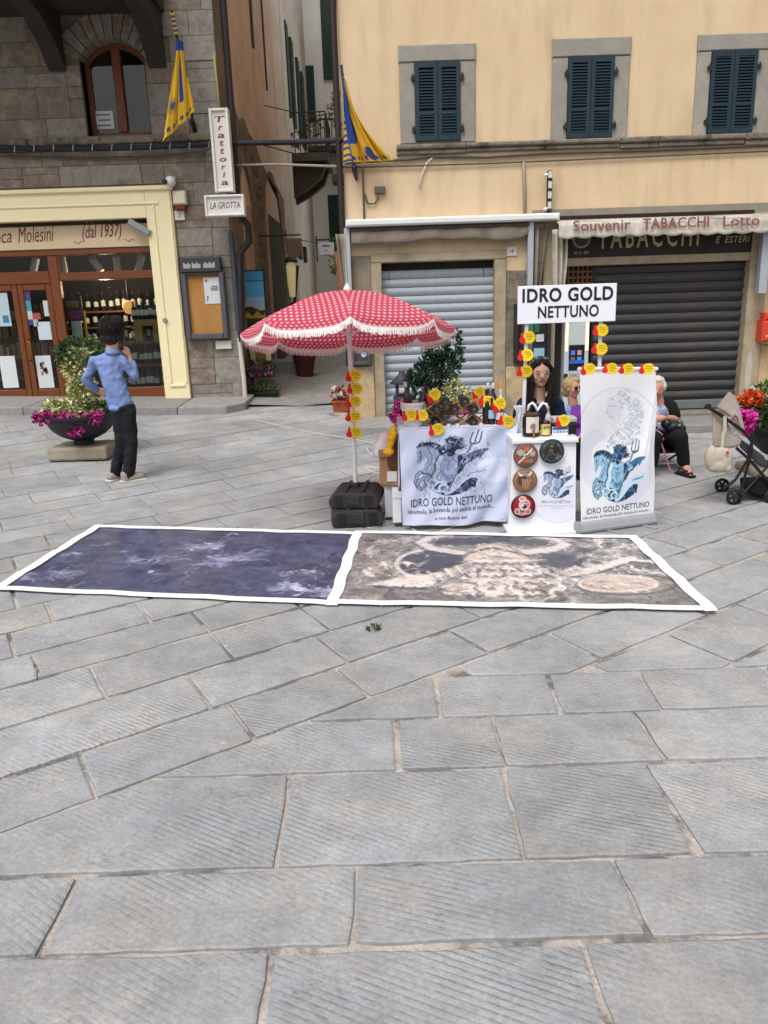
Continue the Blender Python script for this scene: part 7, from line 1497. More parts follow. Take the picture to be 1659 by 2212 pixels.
# goods on the counter
kz = ktop + .002
def on_counter(u, y): return Y(u, 940, y)[0]
x = on_counter(1147, 5.46); jd = thing('drink_dispenser', 'black barrel dispenser with white label and brass tap', 'dispenser', (x, 5.46, kz)); jh = Y(1147, 893, 5.46)[1] - kz
BKG = M('black dispenser glass', '14110f', rough=.2, var=.1, spec=.5)
obj('barrel', MB().lathe([(.05, 0), (.062, .006), (.064, jh * .8), (.055, jh * .9), (.045, jh * .93)], (x, 5.46, kz), 24), BKG, jd, smooth=40); obj('lid', MB().lathe([(.05, jh * .9), (.056, jh * .92), (.056, jh), (.05, jh * 1.02)], (x, 5.46, kz), 24), M('dark wood lid', '4a3a2c', var=.2), jd, smooth=40)
obj('label', MB().grid(lambda u, v: (x + .0655 * math.sin((u - .5) * 1.5), 5.46 - .0655 * math.cos((u - .5) * 1.5), kz + .03 + v * jh * .7), 14, 4), M('kraft white label', 'cfc8be', var=.06), jd); obj('emblem', MB().prism([(x - .02, kz + jh * .4), (x + .018, kz + jh * .38), (x + .016, kz + jh * .58), (x + .004, kz + jh * .62), (x - .016, kz + jh * .55)], 5.3925, 5.394), M('grey emblem ink', '7c6e6a', var=.3, scale=60), jd)
obj('tap', MB().tube([(x, 5.4, kz + .035), (x, 5.36, kz + .035), (x, 5.355, kz + .01)], .008, 8).box(x - .008, x + .008, 5.362, 5.372, kz + .035, kz + .062), M('brass tap', 'a9793f', metal=.7, rough=.35, var=.1), jd, smooth=40)
hs1 = [Y(u, v, 5.5) for u, v in ((1140, 888), (1143, 875), (1150, 870), (1156, 876), (1161, 888), (1165, 880), (1172, 871), (1180, 873), (1184, 884))]
tag(obj('hose', MB().tube([(a, 5.5, b) for a, b in hs1], .0095, 10), M('white hose', 'e6e6ea', rough=.35, var=.03), loc=(hs1[0][0], 5.5, hs1[0][1]), smooth=True), 'white curled plastic hose above the black dispenser', 'hose')
x = on_counter(1178, 5.45); hb = thing('honey_jar', 'dark red jar with pale yellow label beside the dispenser', 'jar', (x, 5.45, kz)); hh = Y(1178, 908, 5.45)[1] - kz
obj('glass', MB().lathe([(.028, 0), (.034, .005), (.034, hh * .85), (.026, hh * .95), (.024, hh)], (x, 5.45, kz), 20), M('dark red glass', '3a1210', rough=.2, var=.1), hb, smooth=40); obj('label', MB().lathe([(.0347, .008), (.0347, hh * .78)], (x, 5.45, kz), 20, caps=False), M('pale yellow label', 'd3c47a', var=.05), hb, smooth=True)
for j in range(4): obj('print_mark', MB().box(x - .02 + j * .011, x - .014 + j * .011, 5.4135, 5.4145, kz + hh * .5, kz + hh * .68), M('dark print', (.05, .05, .055)), hb)
x = on_counter(1185, 5.52); std_bottle('nozzle_bottle', 'upright clear bottle with tan cork cap behind the jar', 1184, 5.52, kz, .2, .022, M('clear plastic', 'b9bcc0', rough=.25, var=.1), None, M('tan cork', 'b8935a', var=.1))
x0_, x1_ = on_counter(1192, 5.5), on_counter(1243, 5.5); cb = thing('cash_box', 'black cash box with white card at its front', 'cash box', ((x0_ + x1_) / 2, 5.52, kz)); ch_ = Y(1215, 914, 5.5)[1] - kz
obj('box', MB().cham(x0_, x1_, 5.47, 5.62, kz, kz + ch_, .006), M('black box', '1c1d20', rough=.4, var=.1), cb); obj('tray', MB().cham(x0_ + .01, x1_ + .01, 5.5, 5.64, kz + ch_ + .002, kz + ch_ + .035, .006), M('grey tray', 'b0b0b2', var=.05), cb)
cx0, cx1 = on_counter(1193, 5.42), on_counter(1227, 5.42); cz = Y(1210, 922, 5.42)[1]; cd = thing('payment_card', 'white and blue card notice leaning on the cash box', 'card', ((cx0 + cx1) / 2, 5.42, kz))
obj('card', MB().box(cx0, cx1, 5.42, 5.424, kz, cz), M('white card stock', 'dde0e6', var=.02), cd); obj('band', MB().box(cx0 + .003, cx1 - .003, 5.417, 5.419, cz - .02, cz - .002), M('blue band ink', '2f62a8', var=.05), cd)
for j in range(5): obj('mark', MB().box(cx0 + .01 + j * .022, cx0 + .022 + j * .022, 5.417, 5.419, kz + .022, kz + .032), M('grey print', '6a6c70'), cd)
x = on_counter(1122, 5.6); tag(obj('plastic_wrap', MB().grid(lambda u, v: (x - .03 + u * .07 + .008 * math.sin(v * 11), 5.62 + .012 * math.sin(u * 14 + v * 7), kz + v * .2), 12, 16), M('milky plastic', 'c9cbd0', rough=.3, var=.05), loc=(x, 5.62, kz), smooth=True, solid=.002), 'crumpled clear plastic bag at the left end of the counter', 'plastic bag')
# boxes and bags at the left end of the table
CARD = M('brown cardboard', '9a7450', rough=.85, var=.1, scale=4)
def px_box(name, label, u0, v0, u1, v1, y0, dep, mat, cat, rot=0, tape_=False):
    x0, x1, z0, z1 = RECT(u0, v0, u1, v1, y0); z0 = max(z0, .006); t = thing(name, label, cat, ((x0 + x1) / 2, y0 + dep / 2, z0)); mt = Matrix.Translation(((x0 + x1) / 2, y0, 0)) @ Matrix.Rotation(rot, 4, 'Z') @ Matrix.Translation((-(x0 + x1) / 2, -y0, 0))
    obj('body', MB().cham(x0, x1, y0, y0 + dep, z0, z1, .006, mt), mat, t); return t, (x0, x1, z0, z1)
t, r = px_box('storage_box', 'tall white plastic box on the ground left of the table', 831, 1048, 860, 1118, 5.86, .3, M('dull white plastic', 'c2c3c8', var=.05), 'box'); obj('lid', MB().cham(r[0] - .006, r[1] + .006, 5.85, 6.17, r[3] + .002, r[3] + .02, .004), MATS['dull white plastic'], t)
t, r2_ = px_box('storage_box', 'narrow white box standing against the table leg', 848, 1062, 868, 1130, 5.66, .18, M('white carton', 'd0d2d8', var=.04), 'box'); obj('flap', MB().box(r2_[0], r2_[1], 5.655, 5.66, r2_[3] - .05, r2_[3]), MATS['white carton'], t)
t, r = px_box('cardboard_box', 'brown cardboard box with a white label left of the table', 819, 985, 862, 1050, 5.82, .3, CARD, 'box', rot=-.25)
obj('label', MB().box(r[0] + .06, r[1] - .02, 5.803, 5.806, r[2] + .04, r[2] + .12), M('box label', 'cfcfd2', var=.05), t); obj('flap', MB().box(r[0], r[1], 5.8, 5.815, r[3] - .002, r[3] + .05, Matrix.Translation((0, -.0, 0))), CARD, t)
def blobm(name, parts, mat, parent=None, loc=None, voxel=.012, smooth=6, label=None):
    """rounded shapes melted into one continuous skin; parts: (p0, r0, p1, r1) or (centre, (rx, ry, rz)[, matrix])"""
    mb = MB()
    for q in parts:
        if len(q) == 4: 
            p0, r0, p1, r1 = q; a, b = Vector(p0), Vector(p1); n = max(2, int((b - a).length / .03)); pts = [a.lerp(b, i / n) for i in range(n + 1)]; mb.tube(pts, [r0 + (r1 - r0) * i / n for i in range(n + 1)], 14); mb.sph(a, r0 * .995, 14, 8); mb.sph(b, r1 * .995, 14, 8)
        else: mb.sph(q[0], q[1], 20, 12, q[2] if len(q) > 2 else None)
    o = obj(name, mb, mat, parent, loc=loc, smooth=True, label=label)
    m = o.modifiers.new('skin', 'REMESH'); m.mode = 'VOXEL'; m.voxel_size = voxel; m.use_smooth_shade = True
    s = o.modifiers.new('smooth', 'SMOOTH'); s.iterations = smooth; s.factor = .5; return o
FOLD = bpy.data.textures.new('cloth folds', 'CLOUDS'); FOLD.noise_scale = .11; FOLD.noise_depth = 2
LOCK = bpy.data.textures.new('hair locks', 'CLOUDS'); LOCK.noise_scale = .045; LOCK.noise_depth = 3
def crease(o, amount=.03, tex=FOLD):
    d = o.modifiers.new('creases', 'DISPLACE'); d.texture = tex; d.strength = amount; d.mid_level = .5; d.texture_coords = 'GLOBAL'; return o
PX = lambda u, v, y: (lambda q: (q[0], y, q[1]))(Y(u, v, y))
b_ = crease(blobm('plastic_bag', [(PX(826, 968, 5.9), (.085, .08, .075)), (PX(834, 950, 5.9), (.06, .06, .06)), (PX(814, 978, 5.88), (.04, .05, .04))], M('white carrier bag', 'ddd6d8', rough=.45, var=.06, bump=.9, bscale=18), loc=PX(826, 985, 5.9)), .035); tag(b_, 'white plastic bag lying on the cardboard box', 'bag')
b_ = crease(blobm('yellow_cloth', [(PX(851, 924, 5.72), .02, PX(846, 945, 5.72), .036), (PX(846, 945, 5.72), .03, PX(841, 968, 5.72), .022), (PX(838, 976, 5.72), (.046, .03, .03)), (PX(850, 938, 5.7), (.03, .02, .03))], M('yellow cloth', 'dba21a', rough=.8, var=.08, bump=.5, bscale=30), loc=PX(842, 978, 5.72), voxel=.008), .035); tag(b_, 'yellow cloth hanging beside the table corner', 'cloth')
b_ = crease(blobm('brown_bag', [(PX(856, 950, 5.84), .05, PX(852, 1005, 5.84), .06)], M('brown bag leather', '5a3a20', rough=.7, var=.15), loc=PX(852, 1005, 5.84), voxel=.01), .035); tag(b_, 'brown bag pressed against the side of the table', 'bag')
t, r = px_box('black_case', 'low black case under the stall table', 905, 1098, 1088, 1134, 5.85, .25, M('black case', '121212', rough=.6, var=.1), 'case'); obj('lid', MB().box(r[0] - .004, r[1] + .004, 5.845, 6.105, r[3] + .002, r[3] + .012), MATS['black case'], t)
WC = M('white power lead', 'c9c6bf', rough=.5, var=.04)
def ground_cable(name, label, pts, r=.006):
    P = [Vector(G(u, v, .008)) for u, v in pts]; Q = []
    for i in range(len(P) - 1):
        a, b, c, d_ = P[max(i - 1, 0)], P[i], P[i + 1], P[min(i + 2, len(P) - 1)]
        for t_ in (0, .25, .5, .75): Q.append(.5 * ((2 * b) + (c - a) * t_ + (2 * a - 5 * b + 4 * c - d_) * t_ ** 2 + (3 * b - a - 3 * c + d_) * t_ ** 3))
    Q.append(P[-1]); tag(obj(name, MB().tube(Q, r, 6), WC, loc=tuple(Q[0]), smooth=True), label, 'cable')
ground_cable('power_lead', 'white lead curling below the front of the stall table', [(888, 1140), (905, 1150), (935, 1153), (960, 1146), (985, 1136)]); ground_cable('power_lead', 'white lead tangled left of the cardboard box', [(795, 965), (798, 978), (840, 1000), (820, 1010), (790, 1008), (810, 1022), (838, 1016), (800, 1030), (795, 1042), (815, 1060)]); ground_cable('power_lead', 'pale lead trailing from the alley corner across the square', [(545, 905), (600, 918), (680, 935), (760, 948), (820, 962)], .005)
ground_cable('power_lead', 'white lead looped behind the parasol weights', [(725, 1052), (750, 1045), (790, 1046), (775, 1055), (770, 1062)], .005); ground_cable('power_lead', 'white lead dropping behind the white boxes', [(826, 1085), (820, 1098), (826, 1115), (850, 1122)], .006)
# ================================================================== PLANTERS, BIN
BOWL = M('black iron bowl', '1f2124', rough=.5, var=.15, bump=.15, bscale=30, spec=.4); BLOCKST = M('worn travertine', '9c9182', rough=.9, var=.15, bump=.5, bscale=10, col2='857a6c')
def bowl(name, label, x, y, zr, r, depth, block=None):
    t = thing(name, label, 'planter', (x, y, hgt(x, y))); prof = [(r * .28, -depth * 1.16), (r * .3, -depth * 1.0)] + [(r * math.sqrt(max(0, 1 - k * k)) if k > 0 else r, -depth * k) for k in (.97, .9, .75, .5, .25, 0)] + [(r * 1.04, 0), (r * 1.04, .03), (r * .94, .03), (r * .9, -.04)]
    prof = [(max(a, r * .3), b) for a, b in prof]
    obj('basin', MB().lathe(prof, (x, y, zr), 40), BOWL, t, smooth=40)
    obj('soil', MB().lathe([(r * .92, -.03), (.01, .0)], (x, y, zr), 24), M('soil', '2a2018', rough=1), t)
    zb = zr - depth * 1.16; g = hgt(x, y)
    w_, d_ = block or (r * .95, r * .8); obj('block', MB().box(x - w_, x + w_, y - d_, y + d_, g + .002, zb - .003), BLOCKST, t, bevel=.025); return t
VARI = ['d3d3a0', 'c2c48c', 'e0dcb4', '8e9a52', '6d7e3c', 'b9b878']; PET = ['9c1a66', 'b02a7a', '8a1458', 'c04a94']; GRN = ['2f4a26', '3d5a2e', '24401f', '4a6a34']
def foliage(t, name, parts, n, size, pal, seed, aspect=.45, droop=.25):
    lf, cl = leaves(multi_cloud(parts), n, size, seed=seed, pal=pal, aspect=aspect, droop=droop); return obj(name, lf, FOL, t, colors=cl)
def blossoms(t, pts, pal, size=.03, seed=0):
    rs_ = np.random.RandomState(seed)
    for j, p in enumerate(pts):
        lf, cl = leaves(ell_cloud(p, (size * .5,) * 3, .1), 12, size, seed=seed + j, droop=0, pal=[pal[rs_.randint(len(pal))]], aspect=1.0); obj('blossom', lf, FOL, t, colors=cl)
bx, by, _ = G(178, 1000); by += .28
zr = Y(178, 899, by)[1]; rr = (Y(247, 905, by)[0] - Y(103, 905, by)[0]) / 2; bx = (Y(247, 905, by)[0] + Y(103, 905, by)[0]) / 2
p1 = bowl('planter_bowl', 'black bowl planter on a stone block beside the walking man', bx, by, zr, rr, rr * .72, (.33, .26))
pp = lambda u, v, dy=0: PX(u, v, by + dy)
foliage(p1, 'variegated_leaves', [(pp(165, 880), (.22, .2, .12), 3), (pp(178, 840), (.15, .15, .16), 3), (pp(165, 795), (.13, .13, .15), 2.4), (pp(172, 768), (.1, .1, .08), 1), (pp(120, 880), (.12, .12, .07), 1.2), (pp(190, 890), (.14, .15, .07), 1.4)], 2600, .058, VARI, 60, .5)
foliage(p1, 'green_leaves', [(pp(175, 755), (.26, .16, .14), 2), (pp(215, 885), (.16, .15, .07), 1.5), (pp(140, 770), (.08, .1, .12), .7)], 1200, .06, GRN, 61)
rs_ = np.random.RandomState(62); blossoms(p1, [pp(75 + 140 * rs_.rand(), 892 + 22 * rs_.rand(), -.3 + .1 * rs_.rand()) for _ in range(44)] + [pp(150 + 30 * rs_.rand(), 915 + 25 * rs_.rand(), -.33) for _ in range(10)], PET, .044, 63)
foliage(p1, 'petunia_leaves', [(pp(110, 900, -.2), (.18, .1, .05), 1), (pp(165, 915, -.3), (.07, .04, .07), .7)], 220, .045, GRN, 64)
# middle planter behind the stall
my = 8.3; mxx = Y(922, 905, my)[0]; zr = Y(922, 898, my)[1]; p2 = bowl('planter_bowl', 'black bowl planter with dark shrub behind the stall table', mxx, my, zr, .37, .27)
pp = lambda u, v, dy=0: PX(u, v, my + dy)
DKG = ['1c3320', '24402a', '2c4a30', '16281a']
foliage(p2, 'shrub_leaves', [(pp(915, 850), (.12, .12, .14), 1.6), (pp(935, 800), (.15, .14, .16), 2.4), (pp(945, 755), (.12, .12, .14), 1.8), (pp(960, 790), (.16, .13, .13), 1.6), (pp(905, 810), (.1, .1, .1), 1), (pp(985, 775), (.07, .07, .08), .6), (pp(950, 715), (.05, .05, .1), .5), (pp(985, 720), (.03, .03, .04), .2), (pp(890, 820), (.05, .05, .06), .3), (pp(995, 745), (.03, .03, .05), .2)], 2600, .055, DKG, 70, .4, .1)
for k in range(7): a = pp(935 + random.uniform(-12, 12), 890); b = pp(905 + 15 * k, 750 + random.uniform(-20, 40)); obj('stem', MB().tube([a, ((a[0] + b[0]) / 2, my, (a[2] + b[2]) / 2 + .03), b], [.012, .008, .003], 6), M('stem bark', '3a3024', var=.2), p2)
foliage(p2, 'variegated_leaves', [(pp(985, 855), (.16, .14, .12), 2), (pp(970, 825), (.08, .08, .1), 1), (pp(1005, 870), (.14, .1, .08), 1)], 900, .055, VARI, 71, .5)
blossoms(p2, [pp(852 + 18 * rs_.rand(), 868 + 40 * rs_.rand(), -.33) for _ in range(16)] + [pp(1000 + 22 * rs_.rand(), 885 + 25 * rs_.rand(), -.2) for _ in range(5)], PET, .05, 72); foliage(p2, 'petunia_leaves', [(pp(862, 892, -.3), (.08, .06, .07), 1)], 90, .05, GRN, 73)
# right planter
ry_ = 7.0; rx = Y(1722, 940, ry_)[0]; zr = Y(1722, 926, ry_)[1]; p3 = bowl('planter_bowl', 'black bowl planter with orange flowers at the right edge', rx, ry_, zr, Y(1722, 940, ry_)[0] - Y(1623, 940, ry_)[0], .3)
pp = lambda u, v, dy=0: PX(u, v, ry_ + dy)
foliage(p3, 'green_leaves', [(pp(1640, 890), (.12, .15, .12), 1.5), (pp(1670, 860), (.16, .2, .16), 2.2), (pp(1700, 880), (.2, .2, .2), 1.5), (pp(1655, 915), (.12, .15, .06), 1)], 1300, .055, ['2c4a24', '3a5c2c', '48703a', '243c1e'], 80, .35, .0)
blossoms(p3, [pp(1604 + 45 * rs_.rand(), 846 + 30 * rs_.rand(), -.1 * rs_.rand()) for _ in range(26)], ['d0561c', 'c84a18', 'e07028'], .045, 81); blossoms(p3, [pp(1600 + 28 * rs_.rand(), 885 + 45 * rs_.rand(), -.25) for _ in range(16)], ['c01a8a', 'b01a78', 'd03aa0'], .055, 82)
foliage(p3, 'stems', [(pp(1625, 880), (.09, .1, .1), 1)], 300, .06, ['5a4a24', '48592a', '3a4a24'], 83, .2, .0)
# litter bin
ly = 9.0; lx0 = Y(870, 860, ly)[0]; lz0 = hgt(lx0, ly); zt_ = Y(870, 806, ly)[1]; zo0, zo1 = Y(870, 855, ly)[1], Y(870, 829, ly)[1]; CAST = M('dark cast iron', '2b2f35', rough=.55, var=.15, spec=.4)
lbn = thing('litter_bin', 'dark cast iron litter bin with a roof behind the white bucket', 'litter bin', (lx0, ly, lz0)); R0 = .105
obj('body', MB().lathe([(.08, 0), (R0, .03), (R0, zo0 - lz0 - .04), (R0 + .015, zo0 - lz0 - .02), (R0 - .01, zo0 - lz0)], (lx0, ly, lz0), 8), CAST, lbn)
obj('roof', MB().lathe([(R0 + .035, 0), (R0 + .04, .02), (R0 - .02, .06), (.05, .1), (.03, .14), (.01, .15)], (lx0, ly, zo1), 8), CAST, lbn)
for k in range(4): a = PI / 4 + k * PI / 2; obj('post', MB().box(-.018, .018, -.018, .018, zo0, zo1 + .005, Matrix.Translation((lx0 + .088 * math.cos(a), ly + .088 * math.sin(a), 0))), CAST, lbn)
obj('liner', MB().lathe([(.07, zo0 - lz0 - .05), (.07, zo0 - lz0 + .02)], (lx0, ly, lz0), 12), M('black liner', (.01, .01, .01), var=0), lbn)
# ================================================================== PUSHCHAIR
zz = lambda x, y: (1377 + x * .1709, 783 + y * .1709)
SYP = 6.25
PT = lambda x, y, dy=0: PX(*zz(x, y), SYP + dy)
pc = thing('pushchair', 'grey pushchair with raised hood parked by the flower bowl', 'pushchair', (PT(1400, 1800)[0], SYP, 0)); GREYC = M('taupe pushchair cloth', 'a39a92', rough=.9, var=.1, bump=.3, bscale=20); BLKT = M('black tube', '17161a', rough=.4, var=.1); 
W2 = .22
hood = MB(); hp = [(1010, 560), (1075, 470), (1160, 372), (1235, 430), (1300, 620), (1352, 850)]; hinge = (1290, 900)
arcn = 14
def hood_pt(u, v):                                      # u along the hood edge, v across its width
    a = u * (len(hp) - 1); i = min(int(a), len(hp) - 2); f = a - i; x = hp[i][0] * (1 - f) + hp[i + 1][0] * f; y = hp[i][1] * (1 - f) + hp[i + 1][1] * f; s_ = 2 * v - 1; k = abs(s_) ** 3
    return PT(x + (hinge[0] - x) * k * .55, y + (hinge[1] - y) * k * .55, s_ * W2)
hood.grid(hood_pt, 30, 20); obj('hood', hood, GREYC, pc, smooth=True, solid=.006)
for s_ in (-1, 1): obj('hood_side', MB().add([PT(x, y, s_ * W2 * .9) for x, y in hp] + [PT(*hinge, s_ * W2 * .95)], [(0, 1, 2, 3, 4, 5, 6)]), GREYC, pc, solid=.005); obj('hood_trim', MB().tube([PT(x, y, s_ * W2 * .96) for x, y in ((1005, 560), (1100, 610), (1220, 700), (1300, 800), (1315, 890))], .007, 6), M('tan piping', 'a87c62', var=.1), pc)
obj('seat_back', MB().grid(lambda u, v: PT(955 + 150 * v * .2 + (1115 - 955) * v * .3 + 30 * u, 620 + 470 * u, (v - .5) * 2 * W2 * .9), 10, 8), GREYC, pc, smooth=True, solid=.03)
obj('seat', MB().add([PT(x, y, s_ * W2 * .85) for s_ in (-1, 1) for x, y in ((960, 620), (1100, 640), (1190, 900), (1330, 960), (1290, 1060), (1150, 1090), (950, 1080))], [(0, 1, 2, 3, 4, 5, 6), (13, 12, 11, 10, 9, 8, 7)] + [(i, i + 7, (i + 1) % 7 + 7, (i + 1) % 7) for i in range(7)]), GREYC, pc, bevel=.02)
obj('leg_rest', MB().add([PT(x, y, s_ * W2 * .8) for s_ in (-1, 1) for x, y in ((1300, 960), (1600, 1180), (1640, 1330), (1560, 1320), (1290, 1070))], [(0, 1, 2, 3, 4), (9, 8, 7, 6, 5)] + [(i, i + 5, (i + 1) % 5 + 5, (i + 1) % 5) for i in range(5)]), M('dark mesh cloth', '3a3a3e', var=.1, rough=.8), pc, bevel=.015)
obj('handle_bar', MB().tube([PT(890, 565, -W2), PT(930, 590, -W2), PT(1090, 690, -W2), PT(1330, 860, -W2), PT(1450, 1000, -W2)], .013, 8), BLKT, pc, smooth=40); obj('handle_bar', MB().tube([PT(890, 565, W2), PT(1090, 690, W2), PT(1330, 860, W2), PT(1450, 1000, W2)], .013, 8), BLKT, pc, smooth=40)
obj('grip', MB().tube([PT(900, 555, -W2), PT(880, 560, -W2 * .6), PT(880, 560, W2 * .6), PT(900, 555, W2)], .022, 10), M('black foam', '232122', rough=.9, var=.1), pc, smooth=40)
for s_ in (-1, 1):
    obj('frame_leg', MB().tube([PT(1450, 980, s_ * W2), PT(1395, 1230, s_ * W2), PT(1240, 1480, s_ * W2), PT(1090, 1600, s_ * W2)], .012, 8), BLKT, pc, smooth=40); obj('frame_leg', MB().tube([PT(1455, 880, s_ * W2), PT(1440, 1150, s_ * W2), PT(1340, 1500, s_ * W2), PT(1265, 1760, s_ * W2)], .011, 8), BLKT, pc, smooth=40)
    obj('frame_leg', MB().tube([PT(1250, 1080, s_ * W2), PT(1420, 1230, s_ * W2), PT(1700, 1560, s_ * W2)], .012, 8), BLKT, pc, smooth=40); obj('brace', MB().tube([PT(1330, 1660, s_ * W2), PT(1480, 1500, s_ * W2), PT(1700, 1250, s_ * W2)], .01, 8), BLKT, pc, smooth=40)
obj('basket', MB().add([PT(x, y, s_ * W2 * .9) for s_ in (-1, 1) for x, y in ((1290, 1450), (1750, 1440), (1750, 1660), (1560, 1695), (1400, 1640), (1300, 1560))], [(0, 1, 2, 3, 4, 5), (11, 10, 9, 8, 7, 6)] + [(i, i + 6, (i + 1) % 6 + 6, (i + 1) % 6) for i in range(6)]), M('black basket', '0e0e12', rough=.9, var=.1), pc, bevel=.02)
TYRE = M('black tyre', '1a1a1c', rough=.75, var=.1); RIMM = M('dark rim', '26262a', rough=.4, var=.1)
for k, (x, y, r_, dy) in enumerate(((1065, 1595, 95, W2 - .03), (1225, 1712, 102, -W2 - .02), (1700, 1690, 100, -W2), (1640, 1600, 95, W2))):
    c = PT(x, y, dy); r_ = r_ * .1709 / 265; 
    if k in (0, 1): c = (c[0], c[1], max(r_ + .002, c[2]))
    wl_ = obj('wheel', MB().lathe([(r_ * .7, -.016), (r_ * .95, -.014), (r_, -.006), (r_, .006), (r_ * .95, .014), (r_ * .7, .016)], c, 28, 'y', caps=False), TYRE, pc, smooth=True)
    obj('rim', MB().lathe([(r_ * .72, -.01), (r_ * .78, -.01), (r_ * .78, .01), (r_ * .72, .01)], c, 28, 'y', caps=False), RIMM, wl_); obj('hub', MB().lathe([(r_ * .25, -.016), (r_ * .28, .0), (r_ * .25, .018), (r_ * .1, .02)], c, 14, 'y'), RIMM, wl_)
    for j in range(5): a = j * 2 * PI / 5 + .3; obj('spoke', MB().box(r_ * .2, r_ * .76, -.008, .008, -.008, .008, Matrix.Translation(c) @ Matrix.Rotation(a, 4, 'Y')), RIMM, wl_)
tt = blobm('tote_bag', [(PT(1020, 1300, -W2 - .05), (.085, .045, .06)), (PT(1100, 1230, -W2 - .05), (.06, .04, .1)), (PT(930, 1200, -W2 - .05), (.05, .04, .1)), (PT(1020, 1180, -W2 - .05), (.085, .04, .07)), (PT(1130, 1330, -W2 - .05), (.04, .035, .04)), (PT(960, 1330, -W2 - .05), (.05, .035, .035))], M('beige canvas tote', 'b3a89a', rough=.9, var=.06, bump=.2, bscale=30), loc=PT(1020, 1400, -W2 - .05), voxel=.008, smooth=4); tag(tt, 'beige canvas tote bag hanging from the pushchair handle', 'bag')
obj('strap', MB().tube([PT(900, 1060, -W2 - .05), PT(890, 1030, -W2 - .05), PT(930, 1060, -W2 - .05)], .008, 6), MATS['beige canvas tote'], tt); obj('strap', MB().grid(lambda u, v: PT((1105 if v < .5 else 1085 + 0 * v) + (u - .5) * 40 - (v > .5) * (v - .5) * 40, 680 + v * 440, -W2 - .02 - .03 * v), 2, 10), MATS['beige canvas tote'], tt, solid=.003); obj('tag_patch', MB().box(0, .02, -.002, .002, -.03, 0, Matrix.Translation(PT(1125, 1120, -W2 - .1))), M('red label', 'c03a38'), tt)
# ================================================================== PEOPLE
SKIN = M('skin', 'c89e8a', rough=.55, var=.05, scale=8, spec=.35); SKIN2 = M('older skin', 'c08a78', rough=.6, var=.08, scale=9, spec=.35); LIP = M('lip', '9a5a52', var=.05, rough=.5); DARKEYE = M('dark eye', (.015, .012, .01), var=0, rough=.25); EYEW = M('eye white', 'cfc8c2', var=0, rough=.3)
def V(*a): return Vector(a)
def fingers(parts, wrist, hand, spread, curl, sc=1.0):
    """palm and five bent fingers; hand: unit direction, spread: across the palm, curl: towards the grip"""
    w, h, s_, c_ = Vector(wrist), Vector(hand).normalized(), Vector(spread).normalized(), Vector(curl).normalized()
    p = w + h * .075 * sc; parts.append((tuple(w), .026 * sc, tuple(p), .03 * sc)); 
    for k in (-1, 1): parts.append((tuple(w + s_ * .014 * k * sc), .02 * sc, tuple(p + s_ * .02 * k * sc), .019 * sc))
    for k, l in zip((-1.5, -.5, .5, 1.5), (.066, .078, .074, .06)):
        a = p + s_ * k * .017 * sc; b = a + (h * .75 + c_ * .5).normalized() * l * .5 * sc; d_ = b + (h * .25 + c_).normalized() * l * .5 * sc
        parts.append((tuple(a), .0095 * sc, tuple(b), .009 * sc)); parts.append((tuple(b), .009 * sc, tuple(d_), .0075 * sc))
    a = w + h * .025 * sc - s_ * .024 * sc; b = a - s_ * .028 * sc + h * .025 * sc + c_ * .01 * sc; d_ = b + h * .028 * sc + c_ * .018 * sc
    parts.append((tuple(a), .013 * sc, tuple(b), .011 * sc)); parts.append((tuple(b), .011 * sc, tuple(d_), .009 * sc))
def face(t, c, r, look, up=V(0, 0, 1), lipm=LIP, eyes=True, skin=None):
    """eyes, brows, mouth on a head of radii r looking along look"""
    c = Vector(c); f = Vector(look).normalized(); s_ = f.cross(up).normalized(); rx, ry, rz = r
    for k in (-1, 1):
        if eyes:
            e = c + s_ * k * rx * .42 + f * ry * .86 + up * rz * .05; obj('eye', MB().sph(e, (.0125, .008, .008)), EYEW, t, smooth=True); obj('iris', MB().sph(e + f * .006, (.0048, .004, .0048)), DARKEYE, t, smooth=True)
            obj('eyelid', MB().tube([e + s_ * -.014 + f * .006, e + up * .007 + f * .008, e + s_ * .014 + f * .005], .0018, 6), DARKEYE, t)
        b = c + s_ * k * rx * .42 + f * ry * .9 + up * rz * .24; obj('eyebrow', MB().tube([b - s_ * .017, b + up * .004 + f * .003, b + s_ * .017 - f * .004], .0022, 6), M('brow', '3a2820', var=.1), t)
    m = c + f * ry * .9 - up * rz * .5; obj('lips', MB().tube([m - s_ * .022 - f * .008, m + f * .003 + up * .002, m + s_ * .022 - f * .008], [.003, .0065, .003], 8), lipm, t, smooth=True)
def head_parts(c, r, look, up=V(0, 0, 1)):
    c = Vector(c); f = Vector(look).normalized(); s_ = f.cross(up).normalized(); rx, ry, rz = r; q = Matrix((s_, f, up)).transposed()
    P = [(tuple(c + up * rz * .15), (rx, ry, rz * .85), q), (tuple(c - up * rz * .35 + f * ry * .15), (rx * .78, ry * .75, rz * .62), q), (tuple(c - up * rz * .78 + f * ry * .5), (rx * .4, ry * .3, rz * .2), q)]
    P.append((tuple(c + f * ry * .88 + up * rz * .1), .009, tuple(c + f * ry * 1.1 - up * rz * .2), .013)); P.append((tuple(c + f * ry * 1.0 - up * rz * .2), (.019, .011, .009), q))
    for k in (-1, 1): P.append((tuple(c + s_ * k * rx * .98 - up * rz * .02), (.01, .02, .03), q)); P.append((tuple(c + s_ * k * rx * .5 + f * ry * .6 - up * rz * .2), (.022, .02, .022), q))
    return P
